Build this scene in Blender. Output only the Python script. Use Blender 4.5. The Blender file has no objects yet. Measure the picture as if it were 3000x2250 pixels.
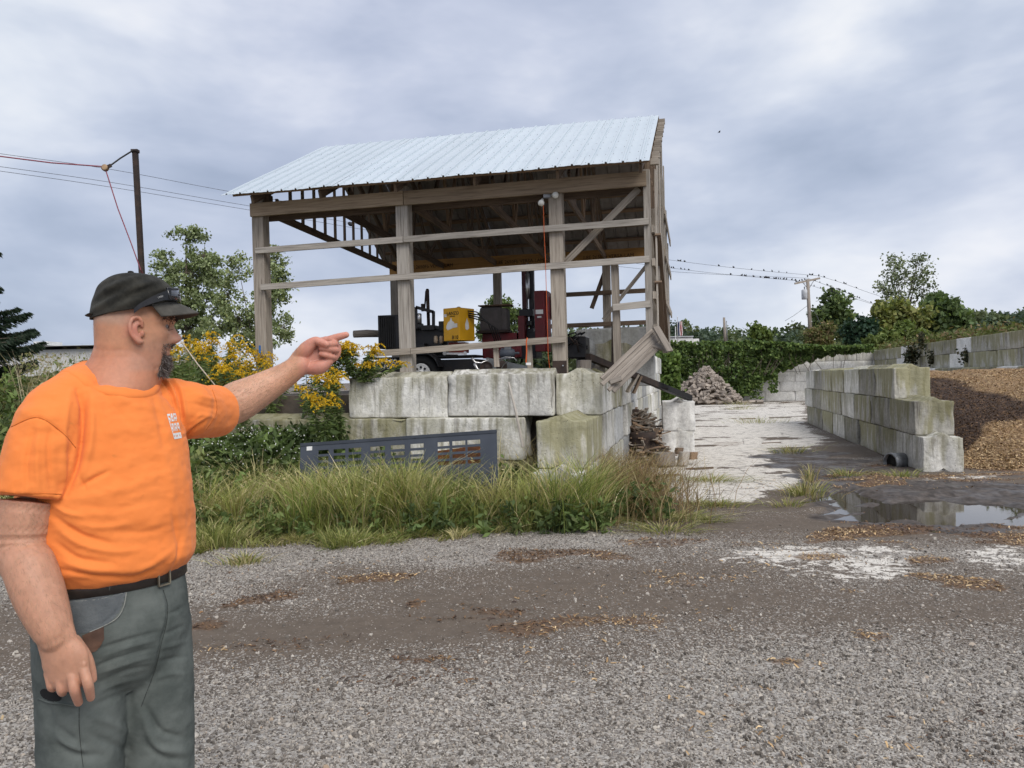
import bpy, math, random
import numpy as np
from mathutils import Vector, Matrix
from mathutils.bvhtree import BVHTree
random.seed(7); RNG = np.random.default_rng(11)
sc = bpy.context.scene
COL = sc.collection
R = math.radians
# ------------------------------------------------------------------ camera
CAMH, FPX, ROLL, PITCH = 1.65, 2253.0, 0.021, 15 / 2253.0
cd = bpy.data.cameras.new('camera'); cam = bpy.data.objects.new('camera', cd); COL.objects.link(cam)
cd.sensor_fit = 'HORIZONTAL'; cd.sensor_width = 36; cd.lens = 36 * FPX / 3000; cd.clip_start = .05; cd.clip_end = 3000
CM = Matrix.Translation((0, 0, CAMH)) @ Matrix.Rotation(R(90) - PITCH, 4, 'X') @ Matrix.Rotation(-ROLL, 4, 'Z')
cam.matrix_world = CM; sc.camera = cam
CR = np.array(CM.to_3x3())
# ------------------------------------------------------------------ world and sun
SUN_EL, SUN_AZ = R(47), R(152)          # azimuth clockwise from +Y: behind and to the right of the camera
world = bpy.data.worlds.new('World'); sc.world = world; world.use_nodes = True
sun_d = bpy.data.lights.new('sun', 'SUN'); sun = bpy.data.objects.new('sun', sun_d); COL.objects.link(sun)
sun_d.energy = 1.5; sun_d.angle = R(40); sun_d.color = (1, .95, .88)
sv = Vector((math.sin(SUN_AZ) * math.cos(SUN_EL), math.cos(SUN_AZ) * math.cos(SUN_EL), math.sin(SUN_EL)))
sun.rotation_euler = sv.to_track_quat('Z', 'Y').to_euler()
vs = sc.view_settings; vs.view_transform = 'Standard'; vs.look = 'None'; vs.exposure = 0.9; vs.gamma = 1.0
try: vs.use_curve_mapping = False
except Exception: pass
cy = sc.cycles; cy.max_bounces = 5; cy.diffuse_bounces = 2; cy.glossy_bounces = 2; cy.transmission_bounces = 2; cy.transparent_max_bounces = 4
cy.caustics_reflective = False; cy.caustics_refractive = False; cy.use_adaptive_sampling = True; cy.adaptive_threshold = .02
world.cycles.sampling_method = 'MANUAL'; world.cycles.sample_map_resolution = 512
# ------------------------------------------------------------------ node helpers
class Nd:
    def __init__(s, nt): s.nt = nt
    def __call__(s, typ, **kw):
        n = s.nt.nodes.new('ShaderNode' + typ)
        for k, v in kw.items():
            if k in n.inputs.keys() or k.replace('_', ' ') in n.inputs.keys():
                i = n.inputs[k if k in n.inputs.keys() else k.replace('_', ' ')]
                if isinstance(v, bpy.types.NodeSocket): s.nt.links.new(v, i)
                else: i.default_value = v
            else: setattr(n, k, v)
        return n
    def link(s, a, b): s.nt.links.new(a, b)
    def val(s, i, v):
        if isinstance(v, bpy.types.NodeSocket): s.nt.links.new(v, i)
        else: i.default_value = v
    def math(s, op, a, b=0.0, c=0.0, clamp=False):
        n = s.nt.nodes.new('ShaderNodeMath'); n.operation = op; n.use_clamp = clamp
        for i, v in zip(n.inputs, (a, b, c)): s.val(i, v)
        return n.outputs[0]
    def mix(s, f, a, b, blend='MIX'):
        n = s.nt.nodes.new('ShaderNodeMix'); n.data_type = 'RGBA'; n.blend_type = blend
        s.val(n.inputs[0], f)
        for i, v in ((6, a), (7, b)):
            if isinstance(v, (tuple, list)): v = tuple(v) + (1,) * (4 - len(v))
            s.val(n.inputs[i], v)
        return n.outputs[2]
    def ramp(s, f, stops, interp='LINEAR'):
        n = s.nt.nodes.new('ShaderNodeValToRGB'); n.color_ramp.interpolation = interp
        e = n.color_ramp.elements
        while len(e) < len(stops): e.new(.5)
        for k, (p, c) in zip(e, stops):
            k.position = p; k.color = (c, c, c, 1) if isinstance(c, (int, float)) else tuple(c) + (1,) * (4 - len(c))
        s.val(n.inputs[0], f); return n.outputs[0]
    def step(s, v, lo, hi):
        n = s.nt.nodes.new('ShaderNodeMapRange'); n.interpolation_type = 'SMOOTHSTEP'
        s.val(n.inputs[0], v); n.inputs[1].default_value = lo; n.inputs[2].default_value = hi
        return n.outputs[0]
    def noise(s, vec, scale, detail=4, rough=.55, dist=0.0):
        n = s('TexNoise', Scale=scale, Detail=detail, Roughness=rough, Distortion=dist)
        if vec is not None: s.link(vec, n.inputs['Vector'])
        return n.outputs[0]
    def scaled(s, vec, sx, sy, sz):
        n = s.nt.nodes.new('ShaderNodeMapping'); s.link(vec, n.inputs[0]); n.inputs['Scale'].default_value = (sx, sy, sz)
        return n.outputs[0]
    def bump(s, h, strength=.4, dist=.02, normal=None):
        n = s('Bump', Strength=strength, Distance=dist); s.link(h, n.inputs['Height'])
        if normal is not None: s.link(normal, n.inputs['Normal'])
        return n.outputs[0]
def newmat(name):
    m = bpy.data.materials.new(name); m.use_nodes = True
    return m, Nd(m.node_tree), m.node_tree.nodes['Principled BSDF']
MATS = {}
def pm(name, c1, c2=None, scale=6, rough=.75, metal=0.0, bump=.25, bs=None, bd=.01, coord='Object', rand=.0, spec=.35):
    """plain procedural material: two colours broken up by noise, fine relief"""
    if name in MATS: return MATS[name]
    m, N, b = newmat(name)
    tc = N('TexCoord').outputs[coord]
    c2 = c2 or tuple(x * .72 for x in c1)
    f = N.noise(tc, scale, 6, .6)
    col = N.mix(N.step(f, .35, .68), c2, c1)
    if rand:
        oi = N('ObjectInfo').outputs['Random']
        hs = N('HueSaturation', Color=col, Value=N.math('ADD', N.math('MULTIPLY', oi, rand * 2), 1 - rand)); col = hs.outputs[0]
    N.val(b.inputs['Base Color'], col)
    N.val(b.inputs['Roughness'], N.math('ADD', N.math('MULTIPLY', f, .2), rough - .1))
    b.inputs['Metallic'].default_value = metal; b.inputs['Specular IOR Level'].default_value = spec
    if bump: N.val(b.inputs['Normal'], N.bump(N.noise(tc, bs or scale * 6, 5, .65), bump, bd))
    MATS[name] = m; return m
# ------------------------------------------------------------------ sky: an overcast deck of broken grey cloud in front of the Nishita sky
def build_world():
    nt = world.node_tree; nt.nodes.clear(); N = Nd(nt)
    out = N('OutputWorld')
    sky = N('TexSky'); sky.sky_type = 'NISHITA'; sky.sun_disc = False; sky.sun_elevation = SUN_EL; sky.sun_rotation = SUN_AZ
    bg1 = N('Background', Color=sky.outputs[0], Strength=.06)
    g = N('TexCoord').outputs['Generated']
    sep = N('SeparateXYZ', Vector=g)
    cv = N('CombineXYZ', X=sep.outputs[0], Y=sep.outputs[1], Z=N.math('MULTIPLY', N.math('MAXIMUM', sep.outputs[2], -.05), 2.3))
    mp = N('Mapping'); N.link(cv.outputs[0], mp.inputs[0]); mp.inputs['Location'].default_value = SKY_OFF
    v = mp.outputs[0]
    big = N.noise(v, 1.5, 1, .5)
    mid = N.noise(v, 3.4, 5, .5, .25)
    fine = N.noise(v, 9.0, 3, .55)
    f = N.math('ADD', N.math('ADD', N.math('MULTIPLY', big, .46), N.math('MULTIPLY', mid, .52)), N.math('MULTIPLY', fine, .13))
    col = N.ramp(f, [(.385, (.365, .435, .565)), (.46, (.45, .52, .655)), (.535, (.56, .625, .75)), (.61, (.73, .78, .865)), (.69, (.90, .92, .945))])
    hue = N.noise(v, .9, 0)
    col = N.mix(N.math('MULTIPLY', N.step(hue, .35, .7), .55), col, N.mix(1.0, col, (1.03, .975, 1.02), 'MULTIPLY'))
    bg2 = N('Background', Color=col, Strength=.565)
    mx = N('MixShader'); N.val(mx.inputs[0], .94); N.link(bg1.outputs[0], mx.inputs[1]); N.link(bg2.outputs[0], mx.inputs[2])
    N.link(mx.outputs[0], out.inputs[0])
SKY_OFF = (-4.4, 5.1, 2)
build_world()
# ------------------------------------------------------------------ projection helpers (photo pixels 3000 x 2250 -> the place)
def ray(u, v): return CR @ np.array([(u - 1500) / FPX, -(v - 1125) / FPX, -1.0])
def P(u, v, Y):
    d = ray(u, v); return np.array([0, 0, CAMH]) + d * (Y / d[1])
def G(u, v, z=0.0):
    d = ray(u, v); return np.array([0, 0, CAMH]) + d * ((z - CAMH) / d[2])
def proj(p):
    q = (np.asarray(p, float) - np.array([0, 0, CAMH])) @ CR
    return np.stack([1500 - FPX * q[:, 0] / q[:, 2], 1125 + FPX * q[:, 1] / q[:, 2]], 1)
# ------------------------------------------------------------------ numpy noise
def _hash(ix, iy, iz, seed):
    with np.errstate(over='ignore'):
        n = (ix.astype(np.int64) * 374761393 + iy.astype(np.int64) * 668265263 + iz.astype(np.int64) * 974711 + seed * 144269) & 0xffffffff
        n = ((n ^ (n >> 13)) * 1274126177) & 0xffffffff
        n = ((n ^ (n >> 15)) * 2246822519) & 0xffffffff
    return ((n ^ (n >> 16)) & 0xffff) / 65535.0
def vnoise(p, seed=0):
    p = np.asarray(p, float)
    if p.shape[1] == 2: p = np.concatenate([p, np.zeros((len(p), 1))], 1)
    i = np.floor(p).astype(np.int64); f = p - i; f = f * f * (3 - 2 * f)
    r = 0
    for dx in (0, 1):
        for dy in (0, 1):
            for dz in (0, 1):
                w = (f[:, 0] if dx else 1 - f[:, 0]) * (f[:, 1] if dy else 1 - f[:, 1]) * (f[:, 2] if dz else 1 - f[:, 2])
                r = r + w * _hash(i[:, 0] + dx, i[:, 1] + dy, i[:, 2] + dz, seed)
    return r
def fbm(p, octv=4, seed=0):
    p = np.asarray(p, float); a, s, t = .5, 0, 0
    for k in range(octv):
        s = s + a * vnoise(p * 2 ** k + 17.3 * k, seed + k); t += a; a *= .5
    return s / t
def sstep(x, a, b):
    t = np.clip((x - a) / (b - a), 0, 1); return t * t * (3 - 2 * t)
def polysd(pts, poly):
    """signed distance (positive inside) of xy points to a polygon"""
    pts = np.asarray(pts, float)[:, :2]; poly = np.asarray(poly, float)[:, :2]
    d = np.full(len(pts), 1e9); ins = np.zeros(len(pts), bool); n = len(poly)
    for i in range(n):
        a, b = poly[i], poly[(i + 1) % n]; e = b - a; w = pts - a
        t = np.clip((w @ e) / (e @ e + 1e-12), 0, 1); d = np.minimum(d, np.linalg.norm(w - t[:, None] * e, axis=1))
        c = ((a[1] > pts[:, 1]) != (b[1] > pts[:, 1])) & (pts[:, 0] < (b[0] - a[0]) * (pts[:, 1] - a[1]) / (b[1] - a[1] + 1e-12) + a[0])
        ins ^= c
    return np.where(ins, d, -d)
# ------------------------------------------------------------------ object helpers
def wloc(o):
    p = np.zeros(3)
    while o is not None: p = p + np.array(o.location); o = o.parent
    return p
def tag(o, label=None, cat=None, group=None, kind=None):
    if label: o['label'] = label
    if cat: o['category'] = cat
    if group: o['group'] = group
    if kind: o['kind'] = kind
    return o
def thing(name, label, cat, loc=(0, 0, 0), group=None):
    o = bpy.data.objects.new(name, None); COL.objects.link(o); o.location = tuple(loc); o.empty_display_size = .2
    return tag(o, label, cat, group)
def link(name, me, mat, parent=None, loc=None, rot=None, scale=None):
    o = bpy.data.objects.new(name, me); COL.objects.link(o)
    if mat is not None and len(me.materials) == 0: me.materials.append(mat)
    if parent is not None: o.parent = parent
    if loc is not None: o.location = tuple(np.asarray(loc) - (wloc(parent) if parent is not None else 0))
    if rot is not None: o.rotation_euler = rot
    if scale is not None: o.scale = scale if hasattr(scale, '__len__') else (scale,) * 3
    return o
def npmesh(name, v, f, smooth=False, col=None, uv=None):
    """v (n,3); f (m,k) array or list of lists; col (n,3) vertex colours -> attribute 'col'"""
    me = bpy.data.meshes.new(name); v = np.asarray(v, np.float32)
    if isinstance(f, np.ndarray):
        m, k = f.shape
        me.vertices.add(len(v)); me.vertices.foreach_set('co', v.ravel())
        me.loops.add(m * k); me.loops.foreach_set('vertex_index', f.ravel().astype(np.int32))
        me.polygons.add(m); me.polygons.foreach_set('loop_start', np.arange(0, m * k, k, dtype=np.int32))
        me.polygons.foreach_set('loop_total', np.full(m, k, np.int32)); me.update(calc_edges=True)
    else: me.from_pydata(v.tolist(), [], f)
    if smooth: me.polygons.foreach_set('use_smooth', np.ones(len(me.polygons), bool))
    if col is not None:
        c = np.ones((len(v), 4), np.float32); c[:, :np.asarray(col).shape[1]] = col
        a = me.color_attributes.new('col', 'FLOAT_COLOR', 'POINT'); a.data.foreach_set('color', c.ravel())
    if uv is not None:
        l = me.uv_layers.new(name='UVMap'); l.data.foreach_set('uv', np.asarray(uv, np.float32).ravel())
    return me
def nrm(a): a = np.asarray(a, float); return a / (np.linalg.norm(a) + 1e-12)
class MB:
    """collects simple solids; build() links them as ONE mesh object"""
    def __init__(s): s.v, s.f, s.uv = [], [], []
    def add(s, v, f, uv=None):
        b = len(s.v); s.v += [tuple(map(float, p)) for p in v]
        for k, q in enumerate(f):
            s.f.append([i + b for i in q]); s.uv.append(uv[k] if uv else [(0, 0)] * len(q))
        return s
    def hexa(s, c):
        c = [np.asarray(q, float) for q in c]
        F = [(0, 3, 2, 1), (4, 5, 6, 7), (0, 1, 5, 4), (1, 2, 6, 5), (2, 3, 7, 6), (3, 0, 4, 7)]
        off = random.random() * 9; uv = []
        for q in F:
            a, b, c2, d = [c[i] for i in q]; e1 = np.linalg.norm(b - a); e2 = np.linalg.norm(d - a)
            r = [(0, 0), (e1, 0), (e1, e2), (0, e2)] if e1 >= e2 else [(0, 0), (0, e1), (e2, e1), (e2, 0)]
            uv.append([(x + off, y + off * 1.7) for x, y in r])
        return s.add(c, F, uv)
    def box(s, c, sz, rz=0.0, M=None):
        c = np.asarray(c, float); h = np.asarray(sz, float) / 2
        q = np.array([(-1, -1, -1), (1, -1, -1), (1, 1, -1), (-1, 1, -1), (-1, -1, 1), (1, -1, 1), (1, 1, 1), (-1, 1, 1)]) * h
        if rz: M = np.array(Matrix.Rotation(rz, 3, 'Z'))
        if M is not None: q = q @ np.asarray(M).T
        return s.hexa(q + c)
    def beam(s, a, b, w, h, up=(0, 0, 1)):
        a, b = np.asarray(a, float), np.asarray(b, float); d = nrm(b - a)
        sd = np.cross(d, up)
        if np.linalg.norm(sd) < 1e-3: sd = np.cross(d, (0, 1, 0))
        sd = nrm(sd) * w / 2; u = nrm(np.cross(sd, d)) * h / 2
        return s.hexa([a - sd - u, a + sd - u, a + sd + u, a - sd + u, b - sd - u, b + sd - u, b + sd + u, b - sd + u])
    def tube(s, pts, r, n=8, caps=True, flat=1.0):
        pts = [np.asarray(p, float) for p in pts]; m = len(pts)
        r = [r] * m if not hasattr(r, '__len__') else r
        ref = np.array([0, 0, 1.0]); V = []; L = 0; uv = []
        for i, p in enumerate(pts):
            d = nrm(pts[min(i + 1, m - 1)] - pts[max(i - 1, 0)])
            a = np.cross(ref, d)
            if np.linalg.norm(a) < .05: a = np.cross((0, 1.0, 0), d)
            a = nrm(a); b = np.cross(d, a)
            V += [p + r[i] * (math.cos(2 * math.pi * k / n) * a + flat * math.sin(2 * math.pi * k / n) * b) for k in range(n)]
        F = []
        for i in range(m - 1):
            e = np.linalg.norm(pts[i + 1] - pts[i])
            for k in range(n):
                F.append((i * n + k, i * n + (k + 1) % n, (i + 1) * n + (k + 1) % n, (i + 1) * n + k))
                a0, a1 = k / n * 6.28 * r[i], (k + 1) / n * 6.28 * r[i]
                uv.append([(L, a0), (L, a1), (L + e, a1), (L + e, a0)])
            L += e
        if caps:
            F.append(tuple(range(n))[::-1]); F.append(tuple((m - 1) * n + k for k in range(n)))
            uv.append([(0, 0)] * n); uv.append([(0, 0)] * n)
        return s.add(V, F, uv)
    def lathe(s, c, axis, prof, n=20):
        """prof: (offset along axis, radius) pairs"""
        c = np.asarray(c, float); d = nrm(axis); a = np.cross(d, (0, 0, 1.0))
        if np.linalg.norm(a) < .05: a = np.cross(d, (0, 1.0, 0))
        a = nrm(a); b = np.cross(d, a); V = []
        for o, r in prof: V += [c + d * o + r * (math.cos(2 * math.pi * k / n) * a + math.sin(2 * math.pi * k / n) * b) for k in range(n)]
        m = len(prof)
        F = [(i * n + k, i * n + (k + 1) % n, (i + 1) * n + (k + 1) % n, (i + 1) * n + k) for i in range(m - 1) for k in range(n)]
        F.append(tuple(range(n))[::-1]); F.append(tuple((m - 1) * n + k for k in range(n)))
        return s.add(V, F)
    def build(s, name, mat, parent=None, smooth=False, bevel=0.0):
        o0 = wloc(parent) if parent is not None else np.zeros(3)
        me = bpy.data.meshes.new(name); me.from_pydata([tuple(np.asarray(p) - o0) for p in s.v], [], s.f)
        l = me.uv_layers.new(name='UVMap'); l.data.foreach_set('uv', np.array([c for q in s.uv for c in q], np.float32).ravel())
        if smooth: me.polygons.foreach_set('use_smooth', np.ones(len(me.polygons), bool))
        o = link(name, me, mat, parent)
        if bevel:
            bv = o.modifiers.new('bevel', 'BEVEL'); bv.width = bevel; bv.segments = 2; bv.limit_method = 'ANGLE'
        return o
def text_mesh(txt, size, mat, parent, origin, xdir, ydir, name='lettering', extrude=.002, font_shear=0.0, squash=1.0):
    cu = bpy.data.curves.new(name, 'FONT'); cu.body = txt; cu.size = size; cu.extrude = extrude; cu.shear = font_shear; cu.resolution_u = 2
    t = bpy.data.objects.new(name, cu); COL.objects.link(t)
    me = bpy.data.meshes.new_from_object(t.evaluated_get(bpy.context.evaluated_depsgraph_get()))
    COL.objects.unlink(t); bpy.data.objects.remove(t)
    x, y = nrm(xdir), nrm(ydir); z = np.cross(x, y); o0 = wloc(parent) if parent is not None else np.zeros(3)
    co = np.empty(len(me.vertices) * 3, np.float32); me.vertices.foreach_get('co', co); co = co.reshape(-1, 3)
    q = np.asarray(origin, float) - o0 + co[:, :1] * squash * x + co[:, 1:2] * y + co[:, 2:3] * z
    me.vertices.foreach_set('co', q.astype(np.float32).ravel()); me.update(); me.materials.clear()
    return link(name, me, mat, parent)
# ------------------------------------------------------------------ shared materials
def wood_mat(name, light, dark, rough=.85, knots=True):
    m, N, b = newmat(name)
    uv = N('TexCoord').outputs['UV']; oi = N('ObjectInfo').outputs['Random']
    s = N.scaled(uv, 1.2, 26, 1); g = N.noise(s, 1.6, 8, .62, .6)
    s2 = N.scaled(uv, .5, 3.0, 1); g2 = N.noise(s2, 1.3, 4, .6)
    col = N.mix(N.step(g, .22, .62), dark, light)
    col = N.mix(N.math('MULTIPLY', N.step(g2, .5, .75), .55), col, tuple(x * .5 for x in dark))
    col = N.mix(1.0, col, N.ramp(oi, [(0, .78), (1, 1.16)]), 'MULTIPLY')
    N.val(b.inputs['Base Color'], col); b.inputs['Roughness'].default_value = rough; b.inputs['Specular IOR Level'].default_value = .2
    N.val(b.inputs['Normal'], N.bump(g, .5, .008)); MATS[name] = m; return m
M_wood = wood_mat('weathered_grey_timber', (.37, .325, .272), (.155, .128, .104))
M_wood2 = wood_mat('silver_grey_lumber', (.43, .395, .35), (.19, .168, .145))
M_wbrown = wood_mat('tan_brown_beam', (.38, .295, .21), (.20, .147, .10))
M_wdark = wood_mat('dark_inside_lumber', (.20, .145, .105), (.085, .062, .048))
M_lvl = wood_mat('orange_laminated_beam', (.46, .25, .085), (.30, .15, .05))
M_purlin = wood_mat('brown_purlin', (.30, .205, .135), (.14, .095, .065))
M_black = pm('black_painted_steel', (.013, .014, .017), (.022, .02, .02), 5, .42, 0, .15)
M_rust = pm('dark_rusty_steel', (.055, .036, .028), (.03, .022, .02), 9, .8, .0, .4)
M_rubber = pm('black_rubber', (.014, .014, .014), (.02, .02, .02), 12, .7)
M_red = pm('dark_red_paint', (.17, .012, .016), (.10, .012, .013), 4, .45, 0, .12)
M_steel = pm('grey_machine_steel', (.30, .31, .32), (.16, .165, .17), 8, .45, .5, .2)
M_white = pm('white_paint', (.78, .78, .77), (.62, .62, .61), 5, .6, 0, .1)
M_chrome = pm('bright_metal', (.62, .62, .62), (.45, .45, .45), 10, .3, .85, .1)
def leaf_mat(name, trans=.25):
    m, N, b = newmat(name)
    a = N('Attribute', attribute_name='col').outputs['Color']
    N.val(b.inputs['Base Color'], a); b.inputs['Roughness'].default_value = .6; b.inputs['Specular IOR Level'].default_value = .25
    tr = N('BsdfTranslucent'); N.link(N.mix(1.0, a, (1.25, 1.3, .7), 'MULTIPLY'), tr.inputs[0])
    mx = N('MixShader'); mx.inputs[0].default_value = trans
    out = m.node_tree.nodes['Material Output']
    N.link(b.outputs[0], mx.inputs[1]); N.link(tr.outputs[0], mx.inputs[2]); N.link(mx.outputs[0], out.inputs[0])
    MATS[name] = m; return m
M_leaf = leaf_mat('leaves', .28); M_grass = leaf_mat('grass_blades', .3)
# =================================================================== GROUND
def pxpoly(*uv, z=0.0): return np.array([G(u, v, z)[:2] for u, v in uv])
C_PAD = pxpoly((1935, 1178), (2370, 1172), (2368, 1240), (2450, 1300), (2330, 1345), (2420, 1385), (2330, 1440), (2330, 1462), (2050, 1475), (1870, 1460), (1900, 1400), (1940, 1330))
C_P2 = pxpoly((2120, 1600), (2300, 1580), (2480, 1600), (2560, 1570), (2760, 1640), (2640, 1700), (2480, 1760), (2200, 1720), (2110, 1690))
C_P3 = pxpoly((2380, 1790), (2460, 1770), (2690, 1772), (2690, 1798), (2420, 1808))
C_P4 = pxpoly((2800, 1600), (3050, 1560), (3100, 1760), (2920, 1770), (2880, 1690))
C_P5 = pxpoly((2560, 1395), (2640, 1400), (2960, 1385), (2990, 1405), (2800, 1440), (2620, 1435))
C_P6 = pxpoly((1720, 1530), (1900, 1490), (2060, 1500), (1960, 1550), (1760, 1580))
MUD = pxpoly((2330, 1420), (2450, 1380), (2700, 1405), (3100, 1400), (3150, 1545), (2800, 1560), (2480, 1550), (2380, 1500))
MUD2 = pxpoly((2150, 1340), (2300, 1300), (2480, 1330), (2620, 1385), (2440, 1420), (2330, 1400))
PUD = [pxpoly((2490, 1507), (2560, 1478), (2640, 1462), (2760, 1462), (2900, 1468), (2975, 1485), (2990, 1505), (2900, 1522), (2820, 1538), (2740, 1534), (2680, 1522), (2560, 1518)),
       pxpoly((2435, 1470), (2440, 1430), (2500, 1440), (2560, 1465), (2530, 1478), (2470, 1482)),
       pxpoly((2955, 1520), (3010, 1490), (3100, 1490), (3100, 1540), (2990, 1535))]
MULCH = [((1560, 1632), 175, 20, .9), ((1075, 1698), 110, 14, .9), ((775, 1757), 75, 20, .9), ((1350, 1768), 40, 10, .5), ((1220, 1768), 30, 14, .6), ((1440, 1790), 130, 18, .5),
         ((1330, 1812), 190, 10, .35), ((1650, 1830), 230, 24, .5), ((2620, 1550), 230, 24, 1.0), ((2990, 1570), 130, 26, 1.0), ((2420, 1578), 90, 10, .8), ((2410, 1632), 75, 14, .9),
         ((2790, 1712), 110, 22, .95), ((2705, 1645), 70, 12, .95), ((2480, 1740), 60, 12, .6), ((2540, 1860), 70, 18, .6), ((2290, 1945), 50, 12, .6), ((2220, 1920), 30, 12, .5), ((620, 1835), 60, 14, .6),
         ((900, 1880), 200, 20, .3), ((1260, 1935), 90, 10, .5), ((1200, 2010), 220, 26, .25), ((900, 2100), 240, 26, .25), ((2190, 2025), 80, 10, .5), ((1960, 1600), 200, 14, .5), ((1990, 1700), 130, 16, .35),
         ((2550, 1405), 140, 22, .8), ((2800, 1400), 120, 14, .6), ((2140, 1300), 70, 8, .4), ((1780, 1640), 90, 12, .5), ((2380, 1960), 40, 12, .3), ((2860, 1370), 200, 24, .8)]
def mulch_w(xy):
    w = np.zeros(len(xy)); n = fbm(xy * np.array([2.2, 4.2]), 5, 5)
    for (c, rx, ry, s) in MULCH:
        g = G(*c)[:2]; a = G(c[0] + rx, c[1])[:2]; b = G(c[0], c[1] - ry)[:2]; b2 = G(c[0], c[1] + ry)[:2]
        ex = abs(a[0] - g[0]); ey = (abs(b[1] - g[1]) + abs(b2[1] - g[1])) / 2
        d = np.hypot((xy[:, 0] - g[0]) / ex, (xy[:, 1] - g[1]) / ey)
        w = np.maximum(w, s * sstep(1.15 - d + (n - .5) * 3.4, 0, .75))
    return w
def pud_sd(xy): return np.max([polysd(xy, q) for q in PUD], 0) + (fbm(xy * 3.3, 4, 9) - .5) * .35
WATER_Z = -.030
def gz(xy):
    """height of the yard"""
    xy = np.asarray(xy, float); x, y = xy[:, 0], xy[:, 1]
    fade = sstep(60 - np.hypot(x, y), 0, 20)
    z = (fbm(xy * .55, 3, 1) - .5) * .05 + (fbm(xy * 2.6, 3, 2) - .5) * .022
    mud = sstep(polysd(xy, MUD), -.3, .3)
    z += mud * (fbm(xy * np.array([3.0, 5.0]), 5, 6) - .5) * .085
    for a, b in (((2400, 1500), (2900, 1440)), ((2350, 1470), (2600, 1410)), ((2440, 1420), (2760, 1530))):   # wheel ruts
        a, b = G(*a)[:2], G(*b)[:2]; e = b - a; w = xy - a; t = np.clip(w @ e / (e @ e), 0, 1); d = np.linalg.norm(w - t[:, None] * e, axis=1)
        z += -.028 * np.exp(-(d / .10) ** 2) + .022 * np.exp(-((d - .2) / .07) ** 2)
    z += mulch_w(xy) * (.004 + .022 * fbm(xy * 6, 3, 8))
    s = pud_sd(xy); z = z * (1 - sstep(s, -.25, .25) * .6) - .075 * sstep(s, -.22, .3)
    return z * fade
def ground_weights(xy):
    n = fbm(xy * np.array([1.1, 1.6]), 5, 3) - .5; n2 = fbm(xy * np.array([.9, 3.2]) + 40, 5, 4) - .5
    con = np.zeros(len(xy))
    for q, s in ((C_PAD, 1), (C_P2, .56), (C_P3, .74), (C_P4, .62), (C_P5, .7), (C_P6, .55)):
        con = np.maximum(con, s * sstep(polysd(xy, q) + n * 1.1, -.25, .5) * (1 if s == 1 else np.clip(.75 + 2.2 * n2, .3, 1.2)))
    con *= 1 - .9 * sstep(n2, .08, .22) * sstep(xy[:, 1], 9, 13)
    far = sstep(xy[:, 1], 30, 60); con = con * (1 - far)
    mud = np.maximum(sstep(polysd(xy, MUD) + n * 1.2, -.2, .4), sstep(polysd(xy, MUD2) + n * 1.6, -.2, .5) * .9)
    mud = np.maximum(mud, sstep(pud_sd(xy), -.3, .1))
    con *= 1 - mud * .75
    mul = mulch_w(xy)
    band = fbm(xy * np.array([.28, .75]) + 7, 4, 12)                     # worn bands of bare hardpan between the stones
    light = np.clip(.28 + 2.0 * (band - .42), .04, 1)
    light = np.maximum(light, sstep(-xy[:, 1], -5.3, -3.2) * .95 * np.clip(.45 + 1.1 * fbm(xy * .55 + 90, 4, 14), .3, 1.05)) * (1 - .6 * sstep(xy[:, 1], 8, 12))
    light *= 1 - .8 * sstep(band, .60, .50) * sstep(xy[:, 1], 4.0, 5.2) * .7
    return np.stack([con, mul, mud, np.clip(light, 0, 1)], 1)
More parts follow.
